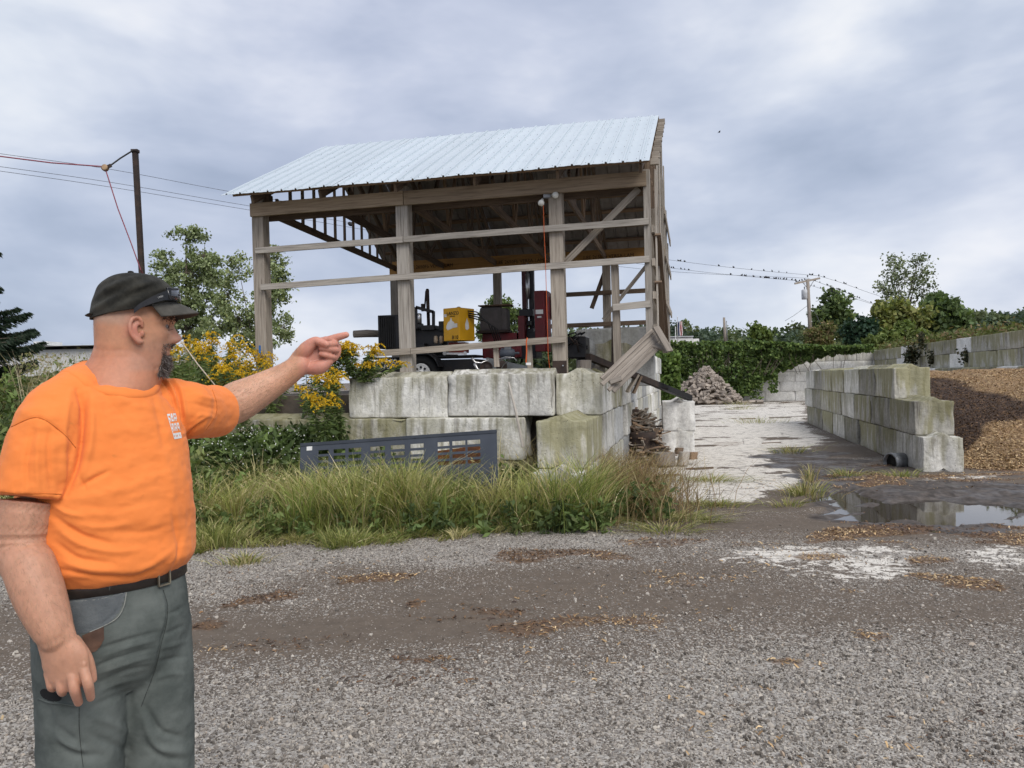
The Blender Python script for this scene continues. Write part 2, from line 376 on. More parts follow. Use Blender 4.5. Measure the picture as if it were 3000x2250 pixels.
def ground_material():
    m, N, b = newmat('yard_ground'); tc = N('TexCoord').outputs['Object']
    at = N('Attribute', attribute_name='col'); sp = N('SeparateColor', Color=at.outputs['Color']); lite = at.outputs['Alpha']
    n1 = N.noise(tc, 2.2, 8, .6); n2 = N.noise(tc, 9, 8, .65); n3 = N.noise(tc, 34, 5, .6)
    vo = N('TexVoronoi', Vector=tc, Scale=105.0); vr = N('SeparateColor', Color=vo.outputs['Color'])
    vo2 = N('TexVoronoi', Vector=tc, Scale=58.0); vr2 = N('SeparateColor', Color=vo2.outputs['Color'])
    dirt = N.mix(n2, (.068, .053, .041), (.165, .131, .103))
    stone = N.ramp(vr.outputs[0], [(0, (.095, .083, .073)), (.5, (.255, .23, .205)), (.85, (.42, .385, .345)), (1, (.54, .505, .455))])
    cov = N.step(N.math('SUBTRACT', N.math('MULTIPLY', lite, 1.25), vr.outputs[1]), -.05, .10)
    col = N.mix(cov, dirt, stone)
    col = N.mix(N.math('MULTIPLY', N.step(N.math('SUBTRACT', N.math('MULTIPLY', lite, .5), vr2.outputs[1]), -.02, .05), .8), col, N.mix(vr2.outputs[0], (.20, .185, .17), (.48, .455, .42)))
    mulm = N.step(N.math('ADD', sp.outputs[1], N.math('MULTIPLY', N.math('SUBTRACT', n2, .5), .9)), .25, .6)
    mulc = N.mix(n3, (.055, .033, .022), (.19, .105, .052))
    mudm = N.step(N.math('ADD', sp.outputs[2], N.math('MULTIPLY', N.math('SUBTRACT', n1, .5), .8)), .3, .65)
    mudc = N.mix(N.step(n2, .3, .7), (.034, .028, .025), (.105, .088, .078))
    conm = N.step(N.math('ADD', sp.outputs[0], N.math('MULTIPLY', N.math('SUBTRACT', n2, .5), 1.9)), .40, .54)
    st = N.noise(N.scaled(tc, 1.3, 2.6, 1), 3.4, 7, .68)
    conc = N.mix(N.step(n3, .3, .7), (.48, .445, .40), (.70, .665, .61))
    conc = N.mix(N.math('MULTIPLY', N.step(st, .53, .61), .8), conc, (.13, .112, .10))
    cr = N('TexVoronoi', Vector=N.mix(.06, tc, N('TexNoise', Vector=tc, Scale=3.0).outputs['Color']), Scale=.55); cr.feature = 'DISTANCE_TO_EDGE'
    conc = N.mix(N.math('MULTIPLY', N.step(cr.outputs[0], .008, .0), .7), conc, (.07, .06, .055))
    col = N.mix(conm, col, conc); col = N.mix(mudm, col, mudc); col = N.mix(N.math('MULTIPLY', mulm, .7), col, mulc)
    N.val(b.inputs['Base Color'], col)
    wet = N.math('MULTIPLY', mudm, N.step(n1, .38, .62))
    N.val(b.inputs['Roughness'], N.math('SUBTRACT', .93, N.math('MULTIPLY', wet, .55)))
    b.inputs['Specular IOR Level'].default_value = .3
    h = N.math('ADD', N.math('MULTIPLY', N.math('MULTIPLY', cov, N.math('SUBTRACT', 1.0, conm)), N.math('SUBTRACT', .6, vo.outputs['Distance'])), N.math('MULTIPLY', n2, .8))
    h = N.math('ADD', h, N.math('MULTIPLY', n3, .5))
    N.val(b.inputs['Normal'], N.bump(h, .55, .012))
    return m
def axis(parts):
    o = []
    for a, b, s in parts: o += list(np.arange(a, b, s))
    return np.array(sorted(set(np.round(o, 4))))
gx = axis([(-900, -60, 70), (-60, -12, 4), (-12, -5, .35), (-5, 9, .07), (9, 16, .18), (16, 60, 3), (60, 901, 70)])
gy = axis([(-60, 0, 6), (0, 2.6, .5), (2.6, 12.5, .06), (12.5, 20, .15), (20, 50, .5), (50, 100, 6), (100, 1501, 100)])
XX, YY = np.meshgrid(gx, gy); gxy = np.stack([XX.ravel(), YY.ravel()], 1)
gv = np.concatenate([gxy, gz(gxy)[:, None]], 1)
nx_, ny_ = len(gx), len(gy); ii = np.arange(nx_ * ny_).reshape(ny_, nx_)
gf = np.stack([ii[:-1, :-1].ravel(), ii[:-1, 1:].ravel(), ii[1:, 1:].ravel(), ii[1:, :-1].ravel()], 1)
M_ground = ground_material()
tag(link('ground', npmesh('ground', gv, gf, True, ground_weights(gxy)), M_ground), kind='structure')
# puddle water
mw, N, b = newmat('muddy_water'); b.inputs['Base Color'].default_value = (.035, .028, .022, 1); b.inputs['Roughness'].default_value = .03; b.inputs['IOR'].default_value = 1.33; b.inputs['Specular IOR Level'].default_value = .8
N.val(b.inputs['Normal'], N.bump(N.noise(N('TexCoord').outputs['Object'], 5, 2), .012, .02))
w0, w1 = G(2380, 1560), G(3200, 1400)
tag(link('puddle', npmesh('puddle', [(w0[0], w0[1] - .2, WATER_Z), (w1[0] + 1, w0[1] - .2, WATER_Z), (w1[0] + 1, w1[1] + .4, WATER_Z), (w0[0], w1[1] + .4, WATER_Z)], [(0, 1, 2, 3)]), mw), kind='structure')
# loose gravel in front, instanced stones
def gravel():
    x = np.arange(-5.2, 5.6, .2); y = np.arange(2.6, 8.6, .2); X, Y = np.meshgrid(x, y); q = np.stack([X.ravel(), Y.ravel()], 1)
    w = ground_weights(q)
    dens = np.clip(w[:, 3] * 1.2 - .02, .02, 1) * (1 - .75 * np.clip(w[:, 1], 0, 1)) * (1 - w[:, 2]) * (1 - .8 * sstep(w[:, 0], .2, .6))
    dens *= 1 - sstep(Y.ravel(), 5.5, 8.6) * .75
    v = np.concatenate([q, gz(q)[:, None] + .002], 1); i = np.arange(len(q)).reshape(len(y), len(x))
    f = np.stack([i[:-1, :-1].ravel(), i[:-1, 1:].ravel(), i[1:, 1:].ravel(), i[1:, :-1].ravel()], 1)
    me = npmesh('gravel', v, f); a = me.attributes.new('dens', 'FLOAT', 'POINT'); a.data.foreach_set('value', dens.astype(np.float32))
    m, N, b = newmat('gravel_stone'); oi = N('ObjectInfo').outputs['Random']
    c = N.ramp(oi, [(0, (.068, .058, .049)), (.25, (.165, .146, .127)), (.55, (.335, .302, .268)), (.85, (.46, .418, .366)), (.97, (.56, .52, .46)), (1, (.42, .31, .22))])
    N.val(b.inputs['Base Color'], N.mix(N.math('MULTIPLY', N.noise(N('TexCoord').outputs['Object'], 2.5, 2), .4), c, (.15, .135, .12))); b.inputs['Roughness'].default_value = .85; b.inputs['Specular IOR Level'].default_value = .25
    o = link('gravel', me, m); tag(o, kind='stuff'); o['label'] = 'loose grey gravel stones spread over the yard'
    ng = bpy.data.node_groups.new('scatter_gravel', 'GeometryNodeTree')
    ng.interface.new_socket('Geometry', in_out='INPUT', socket_type='NodeSocketGeometry'); ng.interface.new_socket('Geometry', in_out='OUTPUT', socket_type='NodeSocketGeometry')
    n = ng.nodes.new; L = ng.links.new; gi = n('NodeGroupInput'); go = n('NodeGroupOutput')
    na = n('GeometryNodeInputNamedAttribute'); na.data_type = 'FLOAT'; na.inputs[0].default_value = 'dens'
    mu = n('ShaderNodeMath'); mu.operation = 'MULTIPLY'; mu.inputs[1].default_value = 4600
    L(na.outputs[0], mu.inputs[0])
    dp = n('GeometryNodeDistributePointsOnFaces'); L(gi.outputs[0], dp.inputs['Mesh']); L(mu.outputs[0], dp.inputs['Density'])
    ico = n('GeometryNodeMeshIcoSphere'); ico.inputs['Radius'].default_value = 1.0; ico.inputs['Subdivisions'].default_value = 1
    sp = n('GeometryNodeSetPosition'); L(ico.outputs[0], sp.inputs['Geometry'])
    nz = n('ShaderNodeTexNoise'); nz.inputs['Scale'].default_value = 1.1
    sb = n('ShaderNodeVectorMath'); sb.operation = 'SUBTRACT'; sb.inputs[1].default_value = (.5, .5, .5); L(nz.outputs['Color'], sb.inputs[0])
    scl = n('ShaderNodeVectorMath'); scl.operation = 'SCALE'; scl.inputs['Scale'].default_value = 1.5; L(sb.outputs[0], scl.inputs[0]); L(scl.outputs[0], sp.inputs['Offset'])
    sm = n('GeometryNodeSetMaterial'); sm.inputs['Material'].default_value = m; L(sp.outputs[0], sm.inputs[0])
    ip = n('GeometryNodeInstanceOnPoints'); L(dp.outputs['Points'], ip.inputs['Points']); L(sm.outputs[0], ip.inputs['Instance'])
    rr = n('FunctionNodeRandomValue'); rr.data_type = 'FLOAT_VECTOR'; rr.inputs[0].default_value = (0, 0, 0); rr.inputs[1].default_value = (6.28, 6.28, 6.28); L(rr.outputs[0], ip.inputs['Rotation'])
    r2 = n('FunctionNodeRandomValue'); r2.data_type = 'FLOAT_VECTOR'; r2.inputs[0].default_value = (.0030, .0027, .0022); r2.inputs[1].default_value = (.0098, .0082, .0058); r2.inputs['Seed'].default_value = 3
    r3 = n('FunctionNodeRandomValue'); r3.data_type = 'FLOAT'; r3.inputs[2].default_value = 0; r3.inputs[3].default_value = 1; r3.inputs['Seed'].default_value = 5
    pw = n('ShaderNodeMath'); pw.operation = 'POWER'; pw.inputs[1].default_value = 9; L(r3.outputs[1], pw.inputs[0])
    ad = n('ShaderNodeMath'); ad.operation = 'MULTIPLY_ADD'; ad.inputs[1].default_value = 1.7; ad.inputs[2].default_value = .8; L(pw.outputs[0], ad.inputs[0])
    vm = n('ShaderNodeVectorMath'); vm.operation = 'SCALE'; L(r2.outputs[0], vm.inputs[0]); L(ad.outputs[0], vm.inputs['Scale']); L(vm.outputs[0], ip.inputs['Scale'])
    L(ip.outputs[0], go.inputs[0])
    o.modifiers.new('scatter', 'NODES').node_group = ng
gravel()
# chips of shredded bark lying on the yard and on the heap
def chip_mesh(pts, size, colours, flat=.5):
    n = len(pts); a = RNG.uniform(0, 6.283, n); t = RNG.normal(0, flat, n); s = size * RNG.uniform(.4, 1.3, n); w = s * RNG.uniform(.12, .34, n)
    d = np.stack([np.cos(a) * np.cos(t), np.sin(a) * np.cos(t), np.sin(t)], 1); sd = np.stack([-np.sin(a), np.cos(a), RNG.normal(0, .4, n)], 1)
    up = np.array([0, 0, 1.0]); bow = (s * RNG.uniform(-.05, .22, n))[:, None] * up
    p = pts + up * (.004 + np.abs(np.sin(t)) * s / 2)[:, None]
    v = np.stack([p - d * s[:, None] / 2 - sd * w[:, None] / 2, p - d * s[:, None] / 2 + sd * w[:, None] / 2, p + bow + sd * w[:, None] / 2, p + bow - sd * w[:, None] / 2,
                  p + d * s[:, None] / 2 + sd * w[:, None] / 3, p + d * s[:, None] / 2 - sd * w[:, None] / 3], 1).reshape(-1, 3)
    k = np.arange(n)[:, None] * 6
    f = np.concatenate([k + np.array([[0, 1, 2, 3]]), k + np.array([[3, 2, 4, 5]])], 0)
    c = colours[RNG.integers(0, len(colours), n)] * RNG.uniform(.6, 1.25, (n, 1)); return v, f, np.repeat(c, 6, 0)
CHIP_D = np.array([(.10, .055, .032), (.17, .095, .05), (.07, .045, .035), (.24, .14, .07)])
CHIP_G = np.array([(.49, .33, .17), (.41, .27, .14), (.30, .19, .10), (.58, .43, .25), (.20, .125, .075)])
q = np.stack([RNG.uniform(-6, 12, 600000), 3.2 + 11.5 * RNG.random(600000) ** 1.3], 1); q = q[np.abs(q[:, 0]) < q[:, 1] * .75 + .3]
ww = mulch_w(q) * .8 + .045 * sstep(fbm(q * .9, 3, 23), .48, .68); q = q[RNG.random(len(q)) < ww ** 1.15 * .9]
gold = fbm(q * .9, 3, 21) + np.where(q[:, 1] < 9, .06, 0) + RNG.normal(0, .06, len(q)) > .52
q3 = np.concatenate([q, gz(q)[:, None]], 1)
va, fa, ca = chip_mesh(q3[gold], .034, CHIP_G, .22); vb, fb, cb = chip_mesh(q3[~gold], .032, CHIP_D, .22)
M_chip = leaf_mat('bark_chips', .05)
o = link('bark_chips', npmesh('bark_chips', np.concatenate([va, vb]), np.concatenate([fa, fb + len(va)]), False, np.concatenate([ca, cb])), M_chip); tag(o, 'shredded bark chips scattered in patches on the gravel', kind='stuff')
# =================================================================== MULCH HEAP
def heap_z(x, y):
    q = np.stack([x, y], 1)
    toe = 12.55 + .35 * np.sin(x * 1.3) - .05 * (x - 8)
    up = np.clip((y - toe) / 8.5, 0, 1); z = 1.62 * up ** .8
    edge = sstep(x - (6.56 + .24 * (y - 12.35) + .62), .0, 1.3)
    z = z * (.35 + .65 * edge) + .35 * np.exp(-((x - 12.2) / 2.2) ** 2 - ((y - 15.2) / 1.6) ** 2)
    return z + (fbm(q * 1.3, 4, 31) - .5) * .22 * np.clip(up * 4, 0, 1) - .03
hx = np.arange(7.0, 19, .1); hy = np.arange(12.2, 25.5, .1); X, Y = np.meshgrid(hx, hy); x, y = X.ravel(), Y.ravel()
hz = heap_z(x, y); i = np.arange(len(x)).reshape(len(hy), len(hx))
f = np.stack([i[:-1, :-1].ravel(), i[:-1, 1:].ravel(), i[1:, 1:].ravel(), i[1:, :-1].ravel()], 1)
keep = (x > 6.56 + .24 * (y - 12.35) + .55) & (x < 16.2 + .245 * (y - 24.5) + .3); f = f[keep[f].all(1)]
uvp = proj(np.stack([x, y, hz], 1))
def heap_gold(p):
    s = fbm(p[:, :2] * 1.2, 4, 33) - .5; q = proj(p); u, v = q[:, 0], q[:, 1]
    up = sstep(np.interp(u, [2737, 3000, 3400], [1100, 1188, 1300]) - v + s * 60, -8, 10); low = sstep(v - np.interp(u, [2780, 2831, 2886, 3000, 3400], [1420, 1330, 1250, 1222, 1200]) + s * 60, -8, 10)
    return np.clip(up + low, 0, 1)
hp = np.stack([x, y, hz], 1); gd = heap_gold(hp)[:, None]
hc = (1 - gd) * np.array([[.062, .036, .024]]) + gd * np.array([[.33, .215, .115]])
m, N, b = newmat('mulch'); at = N('Attribute', attribute_name='col').outputs['Color']; tc = N('TexCoord').outputs['Object']
nn = N.noise(tc, 26, 6, .7); N.val(b.inputs['Base Color'], N.mix(1.0, at, N.ramp(nn, [(.3, .45), (.55, .95), (.75, 1.6)]), 'MULTIPLY')); b.inputs['Roughness'].default_value = .95
N.val(b.inputs['Normal'], N.bump(nn, .9, .04))
hb = np.array([11.5, 16, 0]); heap = thing('mulch_heap', 'sloping heap of dark brown and golden shredded mulch at the right edge', 'mulch heap', hb)
link('slope', npmesh('slope', hp - hb, f, True, hc), m, heap)
nch = 120000; cx = RNG.uniform(7.4, 16.0, nch); cy = 12.4 + 9.0 * RNG.random(nch) ** 1.6; k = (cx > 6.56 + .24 * (cy - 12.35) + .75) & (cx < cy * .82); cx, cy = cx[k], cy[k]
cp = np.stack([cx, cy, heap_z(cx, cy)], 1); g_ = heap_gold(cp) + RNG.normal(0, .15, len(cp)) > .5
va, fa, ca = chip_mesh(cp[g_] - hb, .048, CHIP_G, .3); vb, fb, cb = chip_mesh(cp[~g_] - hb, .045, CHIP_D * .8, .3)
o = link('chips', npmesh('chips', np.concatenate([va, vb]), np.concatenate([fa, fb + len(va)]), False, np.concatenate([ca, cb])), M_chip, heap); o['kind'] = 'stuff'
# =================================================================== CONCRETE BLOCK WALLS
def block_mesh(L, W, H, seed, step=.09, chip=.012, key=True, hole=False):
    r = .020                                                       # worn arrises
    def ticks(D): k = max(2, round(D / step)); return [-1, -1 + 2 * r * .35 / D, -1 + 2 * r / D] + list(np.linspace(-1, 1, k + 1)[1:-1] * (1 - 2 * r / D)) + [1 - 2 * r / D, 1 - 2 * r * .35 / D, 1]
    tx, ty, tz = ticks(L), ticks(W), ticks(H); nx, ny, nz = len(tx) - 1, len(ty) - 1, len(tz) - 1
    idx, V, F = {}, [], []
    def vid(i, j, k):
        if (i, j, k) not in idx: idx[(i, j, k)] = len(V); V.append((tx[i], ty[j], tz[k]))
        return idx[(i, j, k)]
    for i in range(nx):
        for j in range(ny):
            F.append((vid(i, j, 0), vid(i, j + 1, 0), vid(i + 1, j + 1, 0), vid(i + 1, j, 0))); F.append((vid(i, j, nz), vid(i + 1, j, nz), vid(i + 1, j + 1, nz), vid(i, j + 1, nz)))
        for k in range(nz):
            F.append((vid(i, 0, k), vid(i + 1, 0, k), vid(i + 1, 0, k + 1), vid(i, 0, k + 1))); F.append((vid(i, ny, k), vid(i, ny, k + 1), vid(i + 1, ny, k + 1), vid(i + 1, ny, k)))
    for j in range(ny):
        for k in range(nz):
            F.append((vid(0, j, k), vid(0, j, k + 1), vid(0, j + 1, k + 1), vid(0, j + 1, k))); F.append((vid(nx, j, k), vid(nx, j + 1, k), vid(nx, j + 1, k + 1), vid(nx, j, k + 1)))
    n = np.array(V); hs = np.array([L, W, H]) / 2; p = n * hs
    inner = np.clip(p, -(hs - r), hs - r); d = p - inner; ln = np.linalg.norm(d, axis=1); m = ln > 1e-6
    p[m] = inner[m] + d[m] / ln[m, None] * np.minimum(ln[m], r)[:, None]
    if key:
        top = n[:, 2] > .999; p[top, 2] += np.clip(1 - np.abs(p[top, 1]) / .13, 0, 1) * .075 * (np.abs(n[top, 0]) < .999)
        for sgn in (-1, 1):
            e = n[:, 0] * sgn > .999; p[e, 0] -= sgn * np.clip(1 - np.abs(p[e, 1]) / .10, 0, 1) * .05
        bt = n[:, 2] < -.999; p[bt, 2] += np.clip(1 - np.abs(p[bt, 1]) / .11, 0, 1) * .07
    q = p + seed * 7.77
    s = (fbm(q * 5, 3, seed) - .5); big = np.clip(fbm(q * 2.2, 3, seed + 40) - .62, 0, 1)
    edge = np.sort(np.abs(n), 1)[:, 1]                             # near an arris?
    nv = np.sign(n) * (np.abs(n) > .985)
    p += nv * (s * chip)[:, None] - nv * (big * .22 * sstep(edge, .55, 1.0))[:, None]
    return npmesh('concrete_block', p, np.array(F), True)
def concrete(name, base, dark, moss, moss_amt, streak=.5, pit=.5, scale=1.0, vary=(.60, 1.15)):
    m, N, b = newmat(name); oc = N('TexCoord').outputs['Object']; oi = N('ObjectInfo')
    off = N('VectorMath', operation='ADD'); N.link(oc, off.inputs[0]); cx = N('CombineXYZ', X=N.math('MULTIPLY', oi.outputs['Random'], 37.0), Y=N.math('MULTIPLY', oi.outputs['Random'], 11.0)); N.link(cx.outputs[0], off.inputs[1]); tc = off.outputs[0]
    n1 = N.noise(tc, 2.4 * scale, 7, .62); n2 = N.noise(tc, 16 * scale, 6, .66)
    sk = N.noise(N.scaled(tc, 9, 9, .8), 1.0, 6, .6, .5)
    col = N.mix(N.step(n1, .3, .7), tuple(x * .78 for x in base), base)
    col = N.mix(1.0, col, N.ramp(n2, [(.3, .72), (.6, 1.05)]), 'MULTIPLY')
    sepz = N('SeparateXYZ', Vector=oc).outputs[2]
    col = N.mix(N.math('MULTIPLY', N.step(N.math('ADD', sk, N.math('MULTIPLY', sepz, .22)), .50, .68), streak), col, dark)
    mo = N.step(N.math('ADD', N.noise(N.scaled(tc, 4, 4, 1.1), 1.1, 5, .6), N.math('ADD', N.math('MULTIPLY', oi.outputs['Random'], .14), N.math('MULTIPLY', sepz, .30))), .56 - moss_amt * .2, .74 - moss_amt * .16)
    col = N.mix(N.math('MULTIPLY', mo, min(1, .25 + moss_amt)), col, moss)
    vo = N('TexVoronoi', Vector=tc, Scale=30.0 * scale)
    pits = N.math('MULTIPLY', N.step(vo.outputs['Distance'], .22, .08), N.step(N.noise(tc, 3.5, 3), .52, .60))
    col = N.mix(N.math('MULTIPLY', pits, pit), col, tuple(x * .4 for x in dark))
    col = N.mix(1.0, col, N.ramp(oi.outputs['Random'], [(0, vary[0]), (.45, .5 * sum(vary)), (1, vary[1])]), 'MULTIPLY')
    N.val(b.inputs['Base Color'], col); b.inputs['Roughness'].default_value = .93; b.inputs['Specular IOR Level'].default_value = .2
    N.val(b.inputs['Normal'], N.bump(N.math('SUBTRACT', N.math('ADD', n2, N.math('MULTIPLY', n1, .8)), pits), .6, .025))
    return m
M_cA = concrete('pale_weathered_concrete', (.80, .785, .735), (.17, .155, .125), (.24, .225, .13), .30, .66, .9, vary=(.82, 1.1))
M_cB = concrete('mossy_grey_concrete', (.53, .51, .455), (.13, .12, .10), (.24, .225, .11), .48, .85, .7)
M_cW = concrete('whitish_concrete', (.86, .85, .82), (.36, .33, .29), (.42, .40, .32), .05, .22, .2, vary=(.92, 1.08))
M_cG = concrete('plain_grey_concrete', (.56, .565, .56), (.22, .22, .215), (.33, .33, .28), .08, .45, .4)
BH, BW, BL = .57, .60, 1.65
ANG = math.atan2(3.14, 13.1)                      # walls run back along (sin, cos) of this angle
FR, FL, RR, RL = [np.array(p) for p in ((1.89, 10.5), (-3.83, 11.83), (3.4, 17.0), (-2.75, 18.4))]
BM_A = [block_mesh(1.65, .60, .565, s, .075, .02) for s in range(4)]
BM_H = [block_mesh(.82, .60, .565, 20 + s, .075, .02) for s in range(2)]
BM_S = [block_mesh(1.55, .60, .565, 10 + s, .11, .02) for s in range(3)]
BM_T = [block_mesh(1.70, .60, .565, 30 + s, .2, .012) for s in range(3)]
def put(parent, me, mat, p, ang, jit=.012, name='block'):
    o = link(name, me, None, parent, p, (random.gauss(0, .006), random.gauss(0, .006), ang + random.gauss(0, jit)))
    if len(me.materials) == 0: me.materials.append(None)
    o.material_slots[0].link = 'OBJECT'; o.material_slots[0].material = mat
    return o
# --- foundation wall under the shed front
fd = nrm(np.array([FR[0] - FL[0], FR[1] - FL[1], 0])); fa_ = math.atan2(fd[1], fd[0]); fn = np.array([fd[1], -fd[0], 0.])
def FW(s, z, out=0.0): return np.array([FR[0], FR[1], 0]) + fd * s + fn * out + np.array([0, 0, z])      # s along the front (0 = right corner, negative = left)
w = thing('foundation_wall', 'pale mossy concrete block wall under the open shed front', 'wall', FW(-2, 0, .45))
for s, z, me, mat in ((-3.45, 1.425, BM_A[0], M_cA), (-1.98, 1.435, BM_A[1], M_cA), (-4.1, .855, BM_A[3], M_cB), (-2.45, .855, BM_A[2], M_cA), (-5.75, .855, BM_A[1], M_cB),
                      (-5.75, .285, BM_A[2], M_cB), (-4.1, .285, BM_A[0], M_cB), (-2.45, .285, BM_A[3], M_cB)):
    o = put(w, me, mat, FW(s, z, .30 + (.12 if z < 1 else 0) + random.uniform(-.02, .02)), fa_)
    if z > 1: o.scale = (.885, 1, 1)
# --- side wall running back from the corner, three courses near, four and more behind
dv = np.array([math.sin(ANG), math.cos(ANG), 0]); da = math.atan2(dv[1], dv[0])
def SW(l, z, out=0.0): return np.array([1.18, 10.3, 0]) + dv * l + np.array([dv[1], -dv[0], 0]) * out + np.array([0, 0, z])
w = thing('side_wall', 'long pale concrete block wall running back from the shed corner', 'wall', SW(6, 0, -.3))
for c, l0, n in ((0, -1.75, 12), (1, -1.32, 12), (2, 0, 11), (3, 4.2, 9)):
    for k in range(n): put(w, (BM_A[(k + c) % 4] if k < 2 else BM_S[k % 3]), ((M_cA, M_cB, M_cA, M_cB) if k < 2 else (M_cA, M_cW, M_cA, M_cG))[(k + c) % 4], SW(l0 + BL / 2 + k * 1.66, .285 + c * BH, -.30 + random.uniform(-.025, .025)), da)
for z in (1.46 + .285, 1.46 + .285 + BH): put(w, BM_S[0], M_cG, np.array([2.12, 15.6, z]), fa_)
# --- two pale blocks stacked at the mouth of the bay
for k, (z, lab) in enumerate(((.285, 'pale grey concrete block, lower of two stacked beside bark scraps'), (.285 + BH, 'pale grey concrete block, upper of two stacked beside bark scraps'))):
    g = np.array([3.30, 14.85, 0]); o = link('concrete_block', block_mesh(.95, .62, .57, 70 + k, .06, .008), M_cW, None, (g[0], g[1] + .5, z), (0, 0, da + .06 * k)); tag(o, lab, 'concrete block', 'blocks stacked at the bay mouth')
# --- partition wall between the bays (right)
PW0 = np.array([6.56, 12.35, 0])
def PW(l, z, out=0.0): return PW0 + dv * l + np.array([dv[1], -dv[0], 0]) * out + np.array([0, 0, z])
w = thing('partition_wall', 'grey mossy concrete block wall, three courses stepped at its near end', 'wall', PW(6, 0, .3))
for c, l0 in ((0, 0.0), (1, .42), (2, 1.68)):
    k = 0; l = l0
    while l < 13.0:
        ln = BL
        put(w, BM_A[(k + c) % 4] if k < 3 else BM_S[k % 3], M_cB if (k + c) % 4 else M_cA, PW(l + ln / 2, .285 + c * BH, .30 + random.uniform(-.02, .02)), da, .006); l += 1.66; k += 1
# --- white wall across the back and the long wall on the right
BK = [np.array([8.2, 47.0, 0]), np.array([21.4, 44.8, 0])]
bd = nrm(BK[1] - BK[0]); ba = math.atan2(bd[1], bd[0])
w = thing('back_wall', 'white concrete block wall closing the far end of the bay', 'wall', (BK[0] + BK[1]) / 2)
for c in range(5):
    for k in range(-1, 8):
        s = k * 1.72 + (.86 if c % 2 else 0) + .9
        put(w, BM_T[(k + c) % 3], M_cW if c < 4 else M_cA, BK[0] + bd * s + np.array([0, 0, .285 + c * BH]), ba, .004)
RW = [np.array([21.3, 44.6, 0]), np.array([16.4, 24.5, 0])]; rd = nrm(RW[1] - RW[0]); ra = math.atan2(rd[1], rd[0])
w = thing('retaining_wall', 'long moss-stained concrete block wall behind the mulch heap', 'wall', (RW[0] + RW[1]) / 2)
for c in range(5):
    for k in range(15):
        s = k * 1.71 + (.86 if c % 2 else 0) + .3
        out = np.array([-rd[1], rd[0], 0]) * (-.32 if c == 2 and k > 6 else 0)
        put(w, BM_T[(k + c) % 3], M_cB if (c * 7 + k * 3) % 5 else M_cW, RW[0] + rd * s + out + np.array([0, 0, .285 + c * BH]), ra, .004)
# =================================================================== SHED
ZF = 1.46                                                           # level of the dirt platform the shed stands on
def S(t, d, z):
    a = FL + (FR - FL) * t; b_ = RL + (RR - RL) * t; q = a + (b_ - a) * d; return np.array([q[0], q[1], z])
m = MB(); M_dirt = pm('platform_dirt', (.13, .105, .085), (.07, .06, .05), 3, .95, 0, .6, 20)
m.hexa([np.array(q + (z_,)) for z_ in (-.2, ZF) for q in ((-4.6, 12.0), (.62, 10.75), (2.75, 19.5), (-3, 21))])
tag(m.build('earth_platform', M_dirt), kind='structure')
shed = thing('shed', 'open timber pole shed with a galvanised metal gable roof on a block wall', 'shed', S(.5, .5, ZF))
def bm_(name, a, b, w_, h, mat, par=shed, up=(0, 0, 1)): return MB().beam(a, b, w_, h, up).build(name, mat, par)
def post(t, d, z0, z1, w_, mat=M_wood, dd=0, name='post', wd=None, lean=0.0):
    a, b_ = S(t, d, z0), S(t, d, z1); b_[0] += lean
    return MB().beam(a, b_, w_, wd or w_, up=np.append((RR - FR) / np.linalg.norm(RR - FR), 0)).build(name, mat, shed, bevel=.006)
ZB0, ZB1 = 4.22, 4.41
for t in (0.0, .40, .788): post(t, .012, ZF - .2, ZB1 + .1, .19, M_wood2 if t == .4 else M_wood, lean=-.02)
post(1.0, .006, 2.2, ZB1 + .05, .09, M_wood2, wd=.16)
post(.925, .012, ZF + .1, 3.2, .10, M_wood, wd=.14, lean=-.02)
for t in (0.0, .4, .8): post(t, 1.0, ZF - .3, 4.2, .17, M_wood)
for d in (.34, .67, 1.0): post(1.0, d, 2.15, 4.4 if d < 1 else 4.2, .12, M_wood)
# front beam in two lengths, doubled behind; the laminated beam along the back
fo = np.append(-(RR - FR) / np.linalg.norm(RR - FR), 0)              # towards the camera
for t0, t1, mt in ((-.018, .405, M_wbrown), (.407, 1.0, M_wbrown)): bm_('front_beam', S(t0, 0, (ZB0 + ZB1) / 2) + fo * .06, S(t1, 0, (ZB0 + ZB1) / 2 + .012 * t1) + fo * .06, .045, ZB1 - ZB0 + .01, mt)
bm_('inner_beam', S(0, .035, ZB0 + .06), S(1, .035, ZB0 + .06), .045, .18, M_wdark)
lv = bm_('laminated_beam', S(-.01, 1, 4.33) + fo * .12, S(1.005, 1, 4.33) + fo * .12, .09, .30, M_lvl)
M_ink = pm('black_stamp_ink', (.03, .02, .015), None, 5, .9, 0, 0)
rdv = np.append((RR - RL) / np.linalg.norm(RR - RL), 0)
for t, s in ((.06, '1.8E 2650Fb VERSA-LAM'), (.40, '1.8E 2650Fb VERSA-LAM'), (.72, '1.8E 2650Fb VERSA-LAM')): text_mesh(s, .11, M_ink, lv, S(t, 1, 4.29) + fo * .168, rdv, (0, 0, 1), extrude=.0005)
